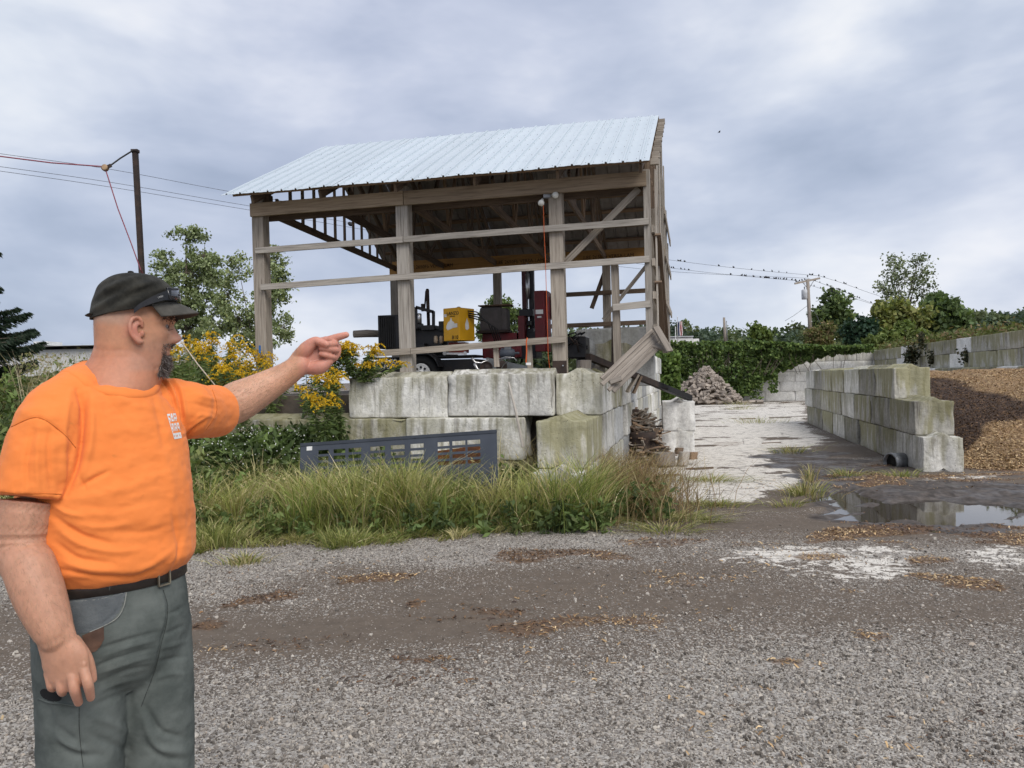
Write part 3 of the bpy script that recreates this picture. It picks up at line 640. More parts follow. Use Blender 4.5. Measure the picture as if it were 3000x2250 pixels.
# girts on the front, the back and the side
for t0, t1, z0, z1 in ((-.005, .402, 3.69, 3.715), (.404, 1.004, 3.715, 3.745), (.008, 1.004, 3.13, 3.235)): bm_('girt', S(t0, 0, z0) + fo * .065, S(t1, 0, z1) + fo * .065, .04, .088, M_wood2)
for t0, t1, z0, z1 in ((.30, .416, 2.06, 2.085), (.417, .806, 2.085, 2.19)): bm_('girt', S(t0, 0, z0) + fo * .065, S(t1, 0, z1) + fo * .065, .04, .09, M_wood)
bm_('girt', S(.918, 0, 2.60) + fo * .05, S(1.004, 0, 2.63) + fo * .05, .04, .09, M_wood2)
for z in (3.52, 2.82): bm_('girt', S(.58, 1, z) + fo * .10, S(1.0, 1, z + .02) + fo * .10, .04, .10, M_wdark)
so = np.array([dv[1], -dv[0], 0])                                    # outwards on the right side
for z in (2.3, 2.75, 3.2, 3.65): bm_('girt', S(1, -.005, z) + so * .075, S(1, 1.0, z) + so * .075, .04, .10, M_wood)
# braces
bm_('brace', P(1872, 553, 10.62), P(1650, 776, 10.86), .09, .045, M_wood, up=fo)
bm_('brace', P(1896, 776, 10.7), P(1768, 936, 11.0), .045, .075, M_wood, up=fo)
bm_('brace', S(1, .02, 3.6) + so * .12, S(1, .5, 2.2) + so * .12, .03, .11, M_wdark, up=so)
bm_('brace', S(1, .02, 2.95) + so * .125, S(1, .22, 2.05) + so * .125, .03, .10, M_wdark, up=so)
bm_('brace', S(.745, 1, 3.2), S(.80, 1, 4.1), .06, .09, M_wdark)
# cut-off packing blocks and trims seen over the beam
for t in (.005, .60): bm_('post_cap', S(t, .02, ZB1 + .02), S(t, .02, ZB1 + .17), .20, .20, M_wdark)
# trusses
ZR, ZE = 6.18, 4.42
def truss(t, gable=False, name='truss'):
    tr = thing.__globals__['bpy'].data.objects.new(name, None); COL.objects.link(tr); tr.parent = shed; tr.location = tuple(S(t, .5, 4.3) - wloc(shed))
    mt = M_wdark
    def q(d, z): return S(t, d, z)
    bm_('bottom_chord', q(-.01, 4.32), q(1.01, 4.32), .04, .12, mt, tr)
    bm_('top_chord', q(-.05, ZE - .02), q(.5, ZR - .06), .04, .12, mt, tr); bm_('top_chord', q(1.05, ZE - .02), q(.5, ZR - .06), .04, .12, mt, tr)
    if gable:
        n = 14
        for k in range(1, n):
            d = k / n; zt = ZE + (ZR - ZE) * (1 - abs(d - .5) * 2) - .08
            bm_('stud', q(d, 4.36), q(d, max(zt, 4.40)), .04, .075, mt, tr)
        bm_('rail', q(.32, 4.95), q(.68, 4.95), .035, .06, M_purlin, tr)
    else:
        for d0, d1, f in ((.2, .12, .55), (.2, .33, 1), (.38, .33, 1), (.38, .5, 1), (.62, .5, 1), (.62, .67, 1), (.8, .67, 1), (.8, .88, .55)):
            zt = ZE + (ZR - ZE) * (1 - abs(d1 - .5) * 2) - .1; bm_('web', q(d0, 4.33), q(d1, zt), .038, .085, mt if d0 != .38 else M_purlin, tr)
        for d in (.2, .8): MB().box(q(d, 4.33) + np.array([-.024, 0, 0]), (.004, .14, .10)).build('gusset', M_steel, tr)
    return tr
truss(.012, True)
for t in (.2, .4, .6, .8): truss(t)
truss(.99, True)
# purlins and the ribbed metal sheets
def roof_pt(t, e, side, lift=0.0):
    """e: 0 at the eave, 1 at the ridge"""
    d0 = -.075 if side == 0 else 1.06; d = d0 + (.5 - d0) * e; z = 4.47 + (ZR + .12 - 4.47) * e
    p = S(t, d, z); n_ = np.append((fo if side == 0 else -fo)[:2] * .45, .89); return p + n_ * lift
for side in (0, 1):
    for k in range(9):
        e = .015 + k * .121; bm_('purlin', roof_pt(-.03, e, side, -.03), roof_pt(1.012, e, side, -.03), .085, .036, M_purlin, up=np.append((fo if side == 0 else -fo)[:2] * .45, .89))
m_roof, N, b = newmat('galvanised_sheet'); tc = N('TexCoord').outputs['Object']; nn = N.noise(tc, 1.6, 5, .6); n2 = N.noise(tc, 22, 4)
oi = N('ObjectInfo').outputs['Random']
N.val(b.inputs['Base Color'], N.mix(1.0, N.mix(nn, (.50, .57, .63), (.61, .675, .72)), N.ramp(oi, [(0, .95), (1, 1.05)]), 'MULTIPLY')); b.inputs['Metallic'].default_value = .35
N.val(b.inputs['Roughness'], N.math('ADD', N.math('MULTIPLY', n2, .18), .36)); N.val(b.inputs['Normal'], N.bump(nn, .12, .02))
M_under = pm('dull_sheet_underside', (.32, .295, .275), (.22, .20, .185), 3, .8, .1, .1)
prof = []
for r_ in range(4):
    x0 = r_ * .25
    prof += [(x0, 0), (x0 + .08, .004), (x0 + .095, 0), (x0 + .10, 0), (x0 + .108, .022), (x0 + .132, .022), (x0 + .14, 0), (x0 + .16, 0), (x0 + .17, .004)]
prof.append((1.0, 0)); NP = 7
for side in (0, 1):
    for k in range(NP):
        V, F = [], []; ne = 9
        for j in range(ne):
            for (x_, h) in prof:
                t = -.058 + (1.012 + .058) * (k + x_) / NP; e = j / (ne - 1) * 1.0 - .012
                V.append(roof_pt(t, e, side, h + .002 * (k % 2) + .0025 * math.sin(j * .9 + k * 1.7) - .012 * (j == 0) * math.sin(t * 11) ** 2))
        c = len(prof)
        F = [(j * c + i, j * c + i + 1, (j + 1) * c + i + 1, (j + 1) * c + i) for j in range(ne - 1) for i in range(c - 1)]
        if side: F = [q[::-1] for q in F]
        V2 = [np.asarray(v) - wloc(shed) for v in V]
        o = link('roof_sheet', npmesh('roof_sheet', V2, F, False), m_roof, shed)
        sm = o.modifiers.new('thick', 'SOLIDIFY'); sm.thickness = .0025; sm.offset = -1; o.data.materials.append(M_under); sm.material_offset = 1
        if side == 0:                                              # screw heads
            mm = MB()
            for e in np.arange(.015, 1.0, .121):
                for x_ in (.06, .18, .31, .43, .56, .68, .81, .93):
                    t = -.058 + 1.07 * (k + x_) / NP; p = roof_pt(t, e, 0, .004); mm.lathe(p, np.append(fo[:2] * .45, .89), [(0, .006), (.005, .005)], 5)
            so_ = mm.build('screws', M_steel, o); so_['kind'] = 'stuff'
# gable boarding left on the right end: short stubs up the rake and loose strips
for k in range(9):
    e = .06 + k * .11; MB().beam(roof_pt(1.012, e, 0, -.09), roof_pt(1.03, e, 0, -.09), .07, .085).build('purlin_end', M_wood, shed)
for d, z0, z1, w_ in ((.03, 2.25, 4.5, .10), (.14, 3.0, 5.0, .14), (.30, 2.6, 5.4, .16), (.47, 3.3, 6.0, .14), (.63, 3.1, 5.6, .15), (.80, 2.3, 5.0, .16), (.95, 2.2, 4.5, .16)): MB().beam(S(1.0, d, z0) + so * .11, S(1.0, d, z1) + so * .11, w_, .022, up=so).build('siding_board', M_wood2, shed)
for z in (3.0, 3.85, 4.6): bm_('siding_strip', S(1.0, .5, z) + so * .135, S(1.0, 1.04, z) + so * .15, .022, .13, M_wood)
# broken siding hanging off the corner
M_old = wood_mat('old_dark_board', (.29, .255, .22), (.12, .10, .085))
pn = thing('broken_siding', 'broken grey plank panel hanging off the shed corner', 'panel', P(1860, 1060, 10.3))
def pl(a, b_, w_, th, mt=M_wood, up=(0, -1, 0)): return MB().beam(a, b_, w_, th, up).build('plank', M_old, pn, bevel=.004)
a0, b0 = P(1925, 985, 10.45), P(1776, 1128, 9.95); nvec = nrm(np.array([.4, -.8, .5])); side_ = nrm(np.cross(b0 - a0, nvec))
for k in range(5):
    o_ = side_ * (.10 - k * .056); pl(a0 + o_ + nvec * (.02 if k in (0, 4) else 0) - (b0 - a0) * .03 * (k % 2), b0 + o_ + nvec * (.02 if k in (0, 4) else 0) + (b0 - a0) * (.05 * math.sin(k * 2.3)), .054, .026, M_old, nvec)
pl(P(1921, 958, 10.35), P(1962, 1030, 10.2), .11, .035, M_wood, nvec); pl(P(1905, 1010, 10.4), P(1955, 1022, 10.3), .09, .03, M_wood, nvec)
pl(P(1788, 1120, 9.95), P(1822, 1108, 9.9), .07, .03, M_wood2, nvec)
# post shoe, blue tape, floodlights, cord
sh = MB().box(S(.788, .012, ZF + .22) + fo * .10, (.20, .012, .42), fa_).build('post_shoe', M_rust, shed)
for k in (-1, 1): MB().lathe(S(.788, .012, ZF + .22 + k * .14) + fo * .115 + fd * .05 * k, fo, [(0, .012), (.012, .01)], 8).build('bolt', M_chrome, sh)
MB().box(S(0, 0, 2.18) + fo * .115 + fd * .03, (.03, .006, .12), fa_).build('tape', pm('blue_tape', (.02, .16, .5), None, 5, .6), shed)
fl = thing('floodlight', 'twin white bulb floodlight fixed under the shed beam', 'light', P(1600, 565, 10.75))
MB().box(P(1602, 572, 10.8), (.10, .08, .08)).build('housing', M_steel, fl)
M_bulb = pm('white_glass_bulb', (.80, .80, .76), (.7, .7, .66), 8, .25)
for (u, v, du, dv2) in ((1590, 585, -4, 10), (1618, 572, 6, 3)):
    c = P(u, v, 10.7); MB().lathe(c - np.array([0, -.06, -.02]), nrm(np.array([du * .05, -.6, -dv2 * .06])), [(0, .018), (.03, .022), (.08, .042), (.11, .046), (.125, .03), (.13, .005)], 14).build('bulb', M_bulb, fl, True)
M_orange = pm('orange_cord', (.62, .12, .03), (.5, .09, .02), 9, .5)
pts = [P(1592, 600, 10.7), P(1594, 680, 10.72), P(1598, 760, 10.72), P(1601, 870, 10.72), P(1604, 960, 10.7), P(1606, 1040, 10.75), P(1612, 1090, 10.8)]
tag(MB().tube(pts, .0042, 6).build('extension_cord', M_orange), 'orange extension cord hanging from the floodlight beside the post', 'cord')
c2 = thing('work_cord', 'short orange cord with white plug looped over the lowest rail', 'cord', P(1542, 1030, 10.7))
MB().tube([P(1545, 990, 10.72), P(1542, 1000, 10.7), P(1543, 1030, 10.7), P(1541, 1062, 10.72)], .010, 6).build('cord', M_orange, c2); MB().box(P(1548, 1066, 10.72), (.07, .03, .035), .3).build('plug', M_white, c2)
# bottom studs behind the low rail
for u, v0, v1, d in ((1452, 1005, 1075, 11.0), (1550, 1000, 1090, 10.9)): MB().beam(P(u, v0, d), P(u + 4, v1, d), .08, .04, (0, 1, 0)).build('stub_post', M_wood, shed)
# =================================================================== VEGETATION
def leaf_quads(c, size, col, elong=1.7, droop=0.0, dirs=None):
    """rhombic leaves with random lie; c (n,3)"""
    n = len(c); a = RNG.normal(0, 1, (n, 3)) if dirs is None else dirs + RNG.normal(0, .35, (n, 3)); a[:, 2] -= droop
    a /= np.linalg.norm(a, axis=1)[:, None]; b = np.cross(a, RNG.normal(0, 1, (n, 3))); b /= np.linalg.norm(b, axis=1)[:, None] + 1e-9
    size = np.broadcast_to(size, (n,)) * RNG.uniform(.65, 1.3, n)
    L = a * (size * elong / 2)[:, None]; W = b * (size / 2)[:, None]
    v = np.stack([c - L, c + W - .1 * L, c + L, c - W - .1 * L], 1).reshape(-1, 3); f = np.arange(n * 4).reshape(n, 4)
    return v, f, np.repeat(col, 4, 0)
def blade_strips(base, h, w, lean, col, tipcol=None):
    """grass blades: bent tapering strips; lean (n,2) horizontal travel of the tip"""
    n = len(base); a = RNG.uniform(0, 6.283, n); sd = np.stack([np.cos(a), np.sin(a), np.zeros(n)], 1) * (w / 2)[:, None]
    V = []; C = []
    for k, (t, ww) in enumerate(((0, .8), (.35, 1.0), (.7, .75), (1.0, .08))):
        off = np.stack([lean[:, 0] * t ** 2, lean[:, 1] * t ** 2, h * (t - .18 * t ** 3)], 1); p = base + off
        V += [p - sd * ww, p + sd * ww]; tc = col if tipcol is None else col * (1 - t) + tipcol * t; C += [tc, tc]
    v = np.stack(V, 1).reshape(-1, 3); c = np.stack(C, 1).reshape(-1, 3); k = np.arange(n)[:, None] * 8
    f = np.concatenate([k + np.array([[2 * j, 2 * j + 1, 2 * j + 3, 2 * j + 2]]) for j in range(3)], 0)
    return v, f, c
class Acc:
    def __init__(s): s.v, s.f, s.c, s.n = [], [], [], 0
    def add(s, vfc):
        v, f, c = vfc; s.v.append(v); s.f.append(f + s.n); s.c.append(c); s.n += len(v); return s
    def build(s, name, parent=None, mat=None):
        o0 = wloc(parent) if parent is not None else 0
        return link(name, npmesh(name, np.concatenate(s.v) - o0, np.concatenate(s.f), False, np.concatenate(s.c)), mat or M_leaf, parent)
def pick(cols, n, var=.25, seed=None):
    cols = np.asarray(cols); return cols[RNG.integers(0, len(cols), n)] * RNG.uniform(1 - var, 1 + var, (n, 1))
GREEN = [(.10, .145, .05), (.135, .19, .06), (.075, .11, .04), (.17, .215, .075)]
GRASSC = [(.25, .27, .085), (.33, .34, .12), (.18, .21, .065), (.40, .38, .17), (.14, .17, .055)]
STRAW = [(.50, .43, .24), (.42, .35, .18), (.58, .51, .32), (.34, .27, .15)]
# --- earth bank left of the wall
def bank_z(xy):
    x, y = xy[:, 0], xy[:, 1]
    e = sstep(-x + .25 * (y - 11), 4.2, 5.6); s = sstep(y + .35 * np.sin(x * .8), 9.1, 12.4)
    return (1.30 - .45 * sstep(-x, 5.6, 7.2)) * e * s + (fbm(xy * .8, 3, 51) - .5) * .25 * e * s - .04
bx = np.concatenate([np.arange(-60, -14, 3.), np.arange(-14, -2.5, .25)]); by = np.concatenate([np.arange(8.4, 15, .25), np.arange(15, 60, 3.)]); X, Y = np.meshgrid(bx, by)
bq = np.stack([X.ravel(), Y.ravel()], 1); i = np.arange(len(bq)).reshape(len(by), len(bx)); f = np.stack([i[:-1, :-1].ravel(), i[:-1, 1:].ravel(), i[1:, 1:].ravel(), i[1:, :-1].ravel()], 1)
M_soil = pm('weedy_soil', (.075, .075, .04), (.05, .04, .03), 3, .95, 0, .6, 18)
tag(link('bank', npmesh('bank', np.concatenate([bq, bank_z(bq)[:, None]], 1), f, True), M_soil), kind='structure')
def gnd(xy):
    z = gz(xy); b_ = bank_z(xy); return np.where((xy[:, 0] < -2.6) & (xy[:, 1] > 8.4), np.maximum(z, b_), z)
# --- tall grass strip in front of the wall
STRIP = np.concatenate([pxpoly((-700, 1660), (300, 1640), (570, 1618), (800, 1598), (1000, 1600), (1200, 1582), (1400, 1566), (1600, 1552), (1780, 1532), (1840, 1498), (1885, 1440), (1900, 1390), (1860, 1350)),
                        np.array([[2.0, 11.6], [1.5, 11.3], [.95, 9.2], [.5, 8.9], [.2, 9.6], [-.1, 10.55], [-6, 11.9], [-12, 11.5]])])
def in_strip(n, lo=(-9, 7.2), hi=(3, 12.2)):
    q = np.stack([RNG.uniform(lo[0], hi[0], n), RNG.uniform(lo[1], hi[1], n)], 1); s = polysd(q, STRIP) + (fbm(q * np.array([1.6, 2.2]), 4, 58) - .55) * 1.0; return q[s > 0], s[s > 0]
q, sd_ = in_strip(60000); q0 = q
cl = fbm(q * 1.7, 4, 61); right = sstep(q[:, 0], .2, 1.3)
h = (.08 + .42 * sstep(sd_, .1, 1.15)) * (.3 + 1.3 * cl) * RNG.uniform(.5, 1.25, len(q)) * (1 + .25 * right)
dry = RNG.random(len(q)) < (.22 + .35 * right + .3 * (cl > .6) * .5 + .3 * (sd_ < .35))
col = np.where(dry[:, None], pick(STRAW, len(q)), pick(GRASSC, len(q))); col *= (.35 + 1.25 * fbm(q * 1.6, 4, 63))[:, None]
lean = RNG.normal(0, 1, (len(q), 2)) * (h * .38)[:, None] + np.array([[.04, -.03]])
base = np.concatenate([q, gnd(q)[:, None] - .02], 1)
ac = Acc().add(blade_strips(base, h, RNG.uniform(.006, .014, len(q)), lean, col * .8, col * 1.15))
# fountain tufts of every height
tq, ts = in_strip(1500, (-9, 7.2), (2.2, 11.0)); tq2 = np.stack([RNG.uniform(-2.6, .9, 190), RNG.uniform(8.25, 8.95, 190)], 1); ts = np.concatenate([ts, np.full(190, 1.0)]); tq = np.concatenate([tq, tq2]); tn = fbm(tq * .9, 3, 68)
for (x_, y_), s_, n_ in zip(tq, ts, tn):
    if random.random() > .25 + 1.1 * n_: continue
    n = random.randint(35, 95); H_ = (.14 + .66 * float(sstep(np.array(s_), .05, .9))) * random.choice([.45, .7, .9, 1.0, 1.2]) * (.6 + .7 * n_); r_ = random.uniform(.03, .10)
    o_ = RNG.normal(0, r_, (n, 2)); hh = H_ * RNG.uniform(.5, 1.1, n); dirv = o_ / (np.linalg.norm(o_, axis=1)[:, None] + 1e-6); ln = dirv * (hh * RNG.uniform(.15, .75, n))[:, None] + RNG.normal(0, .05, (n, 2)) + np.array([random.gauss(.03, .08), random.gauss(0, .06)])
    tone = random.choice([(.26, .28, .09), (.33, .34, .115), (.19, .23, .07), (.40, .37, .16), (.14, .18, .055), (.40, .37, .17), (.28, .32, .10), (.24, .29, .085), (.46, .41, .22)]); cc = np.array(tone) * RNG.uniform(.6, 1.25, (n, 1)); dd = RNG.random(n) < .18; cc[dd] = pick(STRAW, int(dd.sum()))
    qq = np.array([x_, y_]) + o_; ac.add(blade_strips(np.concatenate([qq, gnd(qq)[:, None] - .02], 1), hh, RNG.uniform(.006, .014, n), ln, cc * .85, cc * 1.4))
# flat mat along the edge of the gravel
e, s_ = in_strip(60000); k = s_ < .55 + .5 * fbm(e * 1.2, 3, 70); e = e[k]; mc = pick([(.22, .22, .08), (.30, .27, .12), (.17, .19, .06)], len(e))
ac.add(blade_strips(np.concatenate([e, gnd(e)[:, None] - .01], 1), RNG.uniform(.03, .11, len(e)), RNG.uniform(.008, .016, len(e)), RNG.normal(0, .07, (len(e), 2)), mc))
# tufts on the slab and the gravel
for (u, v, n, hh, rr, dryness) in ((2360, 1450, 260, .22, .16, .5), (2305, 1480, 90, .12, .12, .3), (2085, 1408, 420, .07, .26, .2), (2480, 1395, 160, .12, .18, .2), (2320, 1325, 180, .16, .25, .4), (2165, 1186, 120, .3, .45, .4), (2170, 1200, 120, .25, .4, .3),
                       (2220, 1238, 160, .3, .5, .3), (1920, 1520, 500, .09, .28, .2), (1990, 1515, 300, .08, .25, .2), (2110, 1480, 220, .10, .18, .2), (1950, 1556, 300, .08, .22, .3), (2075, 1525, 120, .06, .12, .1), (2060, 1480, 160, .07, .2, .2), (715, 1650, 160, .12, .10, .6), (1010, 1598, 260, .22, .14, .0), (640, 1600, 300, .32, .16, .0), (2370, 1410, 60, .30, .06, .7), (2640, 1398, 120, .12, .15, .1)):
    c = G(u, v); o_ = RNG.normal(0, rr / 1.6, (n, 2)) * np.array([1.4, 1]); qq = c[:2] + o_; hh_ = RNG.uniform(.4, 1.2, n) * hh
    cc = np.where((RNG.random(n) < dryness)[:, None], pick(STRAW, n), pick(GRASSC, n)); ac.add(blade_strips(np.concatenate([qq, gz(qq)[:, None]], 1), hh_, RNG.uniform(.006, .012, n), o_ * .8 + RNG.normal(0, .3, (n, 2)) * hh_[:, None], cc))
o = ac.build('grass', mat=M_grass); tag(o, 'tall uncut green and straw grass in front of the block wall', kind='stuff')
# seed stalks rising above the grass, some dry
q, sd_ = in_strip(4600); k = sd_ > .3; q = q[k]; n = len(q); ac = Acc()
h = RNG.uniform(.55, 1.05, n) * (.8 + .3 * sstep(q[:, 0], -1, 1.5)); lean = RNG.normal(0, .22, (n, 2)) + np.array([[.08, -.05]]); st = pick(STRAW + [(.25, .26, .10)], n)
base = np.concatenate([q, gnd(q)[:, None]], 1); ac.add(blade_strips(base, h, np.full(n, .006), lean, st))
tip = base + np.stack([lean[:, 0], lean[:, 1], h * .82], 1)
for _ in range(5):
    t = RNG.uniform(.86, 1.0, n)[:, None]; pz = base * 0 + base + np.stack([lean[:, 0], lean[:, 1], h * 0], 1) * t ** 2 + np.stack([h * 0, h * 0, h], 1) * (t - .18 * t ** 3)
    ac.add(leaf_quads(pz + RNG.normal(0, .006, (n, 3)), .012, st * 1.1, 3.0, dirs=np.stack([lean[:, 0] * 2, lean[:, 1] * 2, h * .5], 1) * 2))
# wiry brown stalks heaped at the wall corner
n = 2600; c = np.array([1.35, 9.75]); qq = c + RNG.normal(0, 1, (n, 2)) * np.array([.38, .6]); hh = RNG.uniform(.35, .95, n)
bc = pick([(.26, .17, .09), (.36, .27, .15), (.20, .14, .09), (.42, .35, .2)], n); ac.add(blade_strips(np.concatenate([qq, gz(qq)[:, None]], 1), hh, RNG.uniform(.004, .008, n), RNG.normal(0, .35, (n, 2)) + np.array([.12, -.1]), bc))
n = 500; qq = np.array([-.3, 10.05]) + RNG.normal(0, 1, (n, 2)) * np.array([.6, .2]); hh = RNG.uniform(.6, 1.25, n); ac.add(blade_strips(np.concatenate([qq, gz(qq)[:, None]], 1), hh, RNG.uniform(.004, .007, n), RNG.normal(0, .4, (n, 2)), pick(STRAW, n)))
tag(ac.build('dry_stalks', mat=M_grass), 'dry seed stalks and wiry brown weeds standing in the grass', kind='stuff')
# --- broad weeds: low leafy masses against the wall, on the bank, and behind the man
ac = Acc()
def weeds(cx, cy, rx, ry, n, hmin, hmax, cols, per=26, leaf=.05, lean=.12, zf=gnd):
    qq = np.array([cx, cy]) + (RNG.uniform(-1, 1, (n, 2))) * np.array([rx, ry]); hh = RNG.uniform(hmin, hmax, n) * (.6 + .8 * fbm(qq * 1.3, 3, 77)); z0 = zf(qq); ln = RNG.normal(0, lean, (n, 2)); b_ = np.concatenate([qq, z0[:, None]], 1)
    pc = pick(cols, n, .3); ac.add(blade_strips(b_, hh, np.full(n, .008), ln, pc * .8))
    t = RNG.uniform(.12, 1.0, (n, per)); p = b_[:, None] + np.stack([ln[:, :1] * t ** 2, ln[:, 1:] * t ** 2, hh[:, None] * (t - .18 * t ** 3)], 2) + RNG.normal(0, .045, (n, per, 3))
    ac.add(leaf_quads(p.reshape(-1, 3), leaf, np.repeat(pc, per, 0) * RNG.uniform(.7, 1.35, (n * per, 1)), 2.6, .1))
weeds(-3.6, 10.3, 2.0, .7, 300, .5, 1.0, GREEN); weeds(-1.6, 9.9, 1.6, .35, 130, .4, .75, GREEN); weeds(-5.6, 10.6, 1.9, 1.5, 420, .6, 1.2, GREEN + [(.17, .19, .07)])
weeds(-8.5, 11.0, 2.4, 2.2, 520, .35, .65, GREEN + [(.17, .19, .07), (.2, .19, .09)]); weeds(-5.0, 13.2, 1.8, 1.2, 320, .5, 1.0, GREEN + [(.2, .22, .07)]); weeds(-.25, 9.75, .55, .3, 60, .3, .6, GREEN, leaf=.07)
weeds(-12, 17, 6, 3, 500, .5, 1.1, GREEN + [(.25, .23, .13)], leaf=.08); weeds(-1.6, 8.5, 2.6, .5, 260, .15, .5, GREEN, leaf=.035); weeds(-4.8, 8.7, 1.4, .7, 240, .3, .8, GREEN, leaf=.04); weeds(1.1, 9.0, .7, .6, 60, .2, .45, GREEN, leaf=.04); weeds(-4.6, 11.6, 1.0, .5, 160, .5, .95, GREEN)
weeds(-3.5, 10.25, 1.2, .30, 260, .75, 1.25, GREEN[:3], per=34); weeds(-3.05, 10.35, .42, .25, 150, .9, 1.25, GREEN[:3], per=34); weeds(-4.6, 10.4, 1.0, .5, 220, .8, 1.3, GREEN, per=30)
weeds(-9.2, 13.6, 1.9, .8, 260, 1.0, 1.5, GREEN + [(.26, .26, .12), (.34, .30, .17)], per=22)
fl_ = np.array([-3.3, 10.0]) + RNG.normal(0, 1, (420, 2)) * np.array([.55, .25]); ac.add(leaf_quads(np.concatenate([fl_, RNG.uniform(.65, 1.1, (420, 1))], 1), .018, np.full((420, 3), .75), 1.0))
o = ac.build('weeds'); tag(o, 'mass of leafy green weeds on the bank and along the wall foot', kind='stuff')
# pale dry brush behind the man, against the sky
ac = Acc()
for (u0, u1, Y0, z0, h0, h1, n) in ((60, 330, 13.5, .95, .9, 1.75, 300), (330, 640, 15.5, 1.2, .9, 1.6, 900), (640, 760, 15, 1.2, .6, 1.1, 200)):
    u = RNG.uniform(u0, u1, n); Yd = Y0 + RNG.normal(0, .8, n); x = (u - 1500) / FPX * Yd; hh = RNG.uniform(h0, h1, n)
    ac.add(blade_strips(np.stack([x, Yd, np.full(n, z0)], 1), hh, np.full(n, .009), RNG.normal(0, .35, (n, 2)), pick([(.40, .33, .22), (.32, .27, .17), (.45, .40, .28)], n)))
    k = n * (6 if u0 > 300 else 4); u = RNG.uniform(u0, u1, k); Yd = Y0 + RNG.normal(0, .8, k); ac.add(leaf_quads(np.stack([(u - 1500) / FPX * Yd, Yd, z0 + RNG.uniform(.1, h1 * .75, k)], 1), .03, pick([(.36, .30, .19), (.26, .25, .12), (.2, .22, .08)], k), 2.4))
tag(ac.build('dry_brush', mat=M_grass), 'pale dry brush standing behind the man against the sky', kind='stuff')
# --- goldenrod
M_stem = pm('green_stem', (.12, .15, .05), (.09, .10, .04), 20, .8)
YEL = [(.72, .46, .02), (.80, .55, .03), (.62, .38, .02), (.55, .40, .05)]
def goldenrod(u, v, Y, nst, hgt, label, spread=.22, zb=None):
    top = P(u, v, Y); zb = top[2] - hgt if zb is None else zb
    g = thing('goldenrod', label, 'plant', (top[0], Y, zb), 'yellow goldenrod on the bank'); m = MB(); lf = Acc(); fl = Acc()
    for s in range(nst):
        a = random.uniform(0, 6.28); r0 = spread * .3; b_ = np.array([top[0] + r0 * math.cos(a), Y + r0 * math.sin(a), zb]); tp = np.array([top[0] + random.gauss(0, spread), Y + random.gauss(0, spread * .7), zb + hgt * random.uniform(.72, 1.04)])
        pts = [b_ + (tp - b_) * t + np.array([0, 0, .06 * math.sin(t * 3.1)]) for t in (0, .25, .5, .75, 1)]; m.tube(pts, [.006, .005, .005, .004, .002], 5, False)
        n = 84; t = RNG.uniform(.08, .9, n)[:, None]; aa = RNG.uniform(0, 6.28, n); dr = np.stack([np.cos(aa), np.sin(aa), np.full(n, -.15)], 1)
        lf.add(leaf_quads(b_ + (tp - b_) * t + dr * .045, .022, pick(GREEN, n, .3), 5.0, .1, dirs=dr * 2))
        for k in range(random.randint(8, 13)):                      # arching sprays
            a2 = random.uniform(0, 6.28); ln = random.uniform(.08, .22); st = b_ + (tp - b_) * random.uniform(.78, 1.0); d = np.array([math.cos(a2), math.sin(a2), 0])
            n = 34; t = RNG.uniform(0, 1, n)[:, None]; p = st + d * ln * t + np.array([0, 0, 1.0]) * (ln * (1.1 * t - 1.25 * t ** 2)) + RNG.normal(0, .006, (n, 3))
            fl.add(leaf_quads(p, .016, pick(YEL, n, .25), 1.5))
    m.build('stems', M_stem, g); lf.build('leaves', g); fl.build('flower_sprays', g)
for k, (u, v, Y, n, hg, lab) in enumerate((
        (560, 985, 11.0, 4, 1.1, 'goldenrod closest to the man’s face, yellow sprays'), (620, 985, 11.4, 6, 1.15, 'tall goldenrod just right of the man’s nose'), (668, 1000, 11.2, 6, 1.1, 'goldenrod between the man’s face and the left shed post'),
        (600, 1050, 10.4, 4, 1.0, 'low goldenrod above the man’s outstretched sleeve'), (730, 1010, 11.8, 4, 1.1, 'goldenrod in front of the left shed post'), (800, 1010, 11.6, 4, 1.1, 'goldenrod just right of the left shed post, above the arm'),
        (905, 1000, 10.9, 5, 1.05, 'goldenrod rising behind the pointing hand'), (965, 985, 10.7, 5, .8, 'goldenrod whose sprays surround the pointing finger'), (1030, 1000, 10.75, 7, .52, 'big yellow goldenrod beside the trailer lettering'),
        (1066, 1050, 10.8, 5, .34, 'goldenrod touching the left end of the upper block'), (985, 1075, 10.1, 7, .95, 'goldenrod directly under the pointing hand'), (935, 1120, 9.9, 6, .85, 'lowest goldenrod, drooping below the hand beside the block'), (705, 1070, 10.4, 4, .9, 'goldenrod behind the forearm, low on the bank'))): goldenrod(u, v, Y, n, hg, lab)
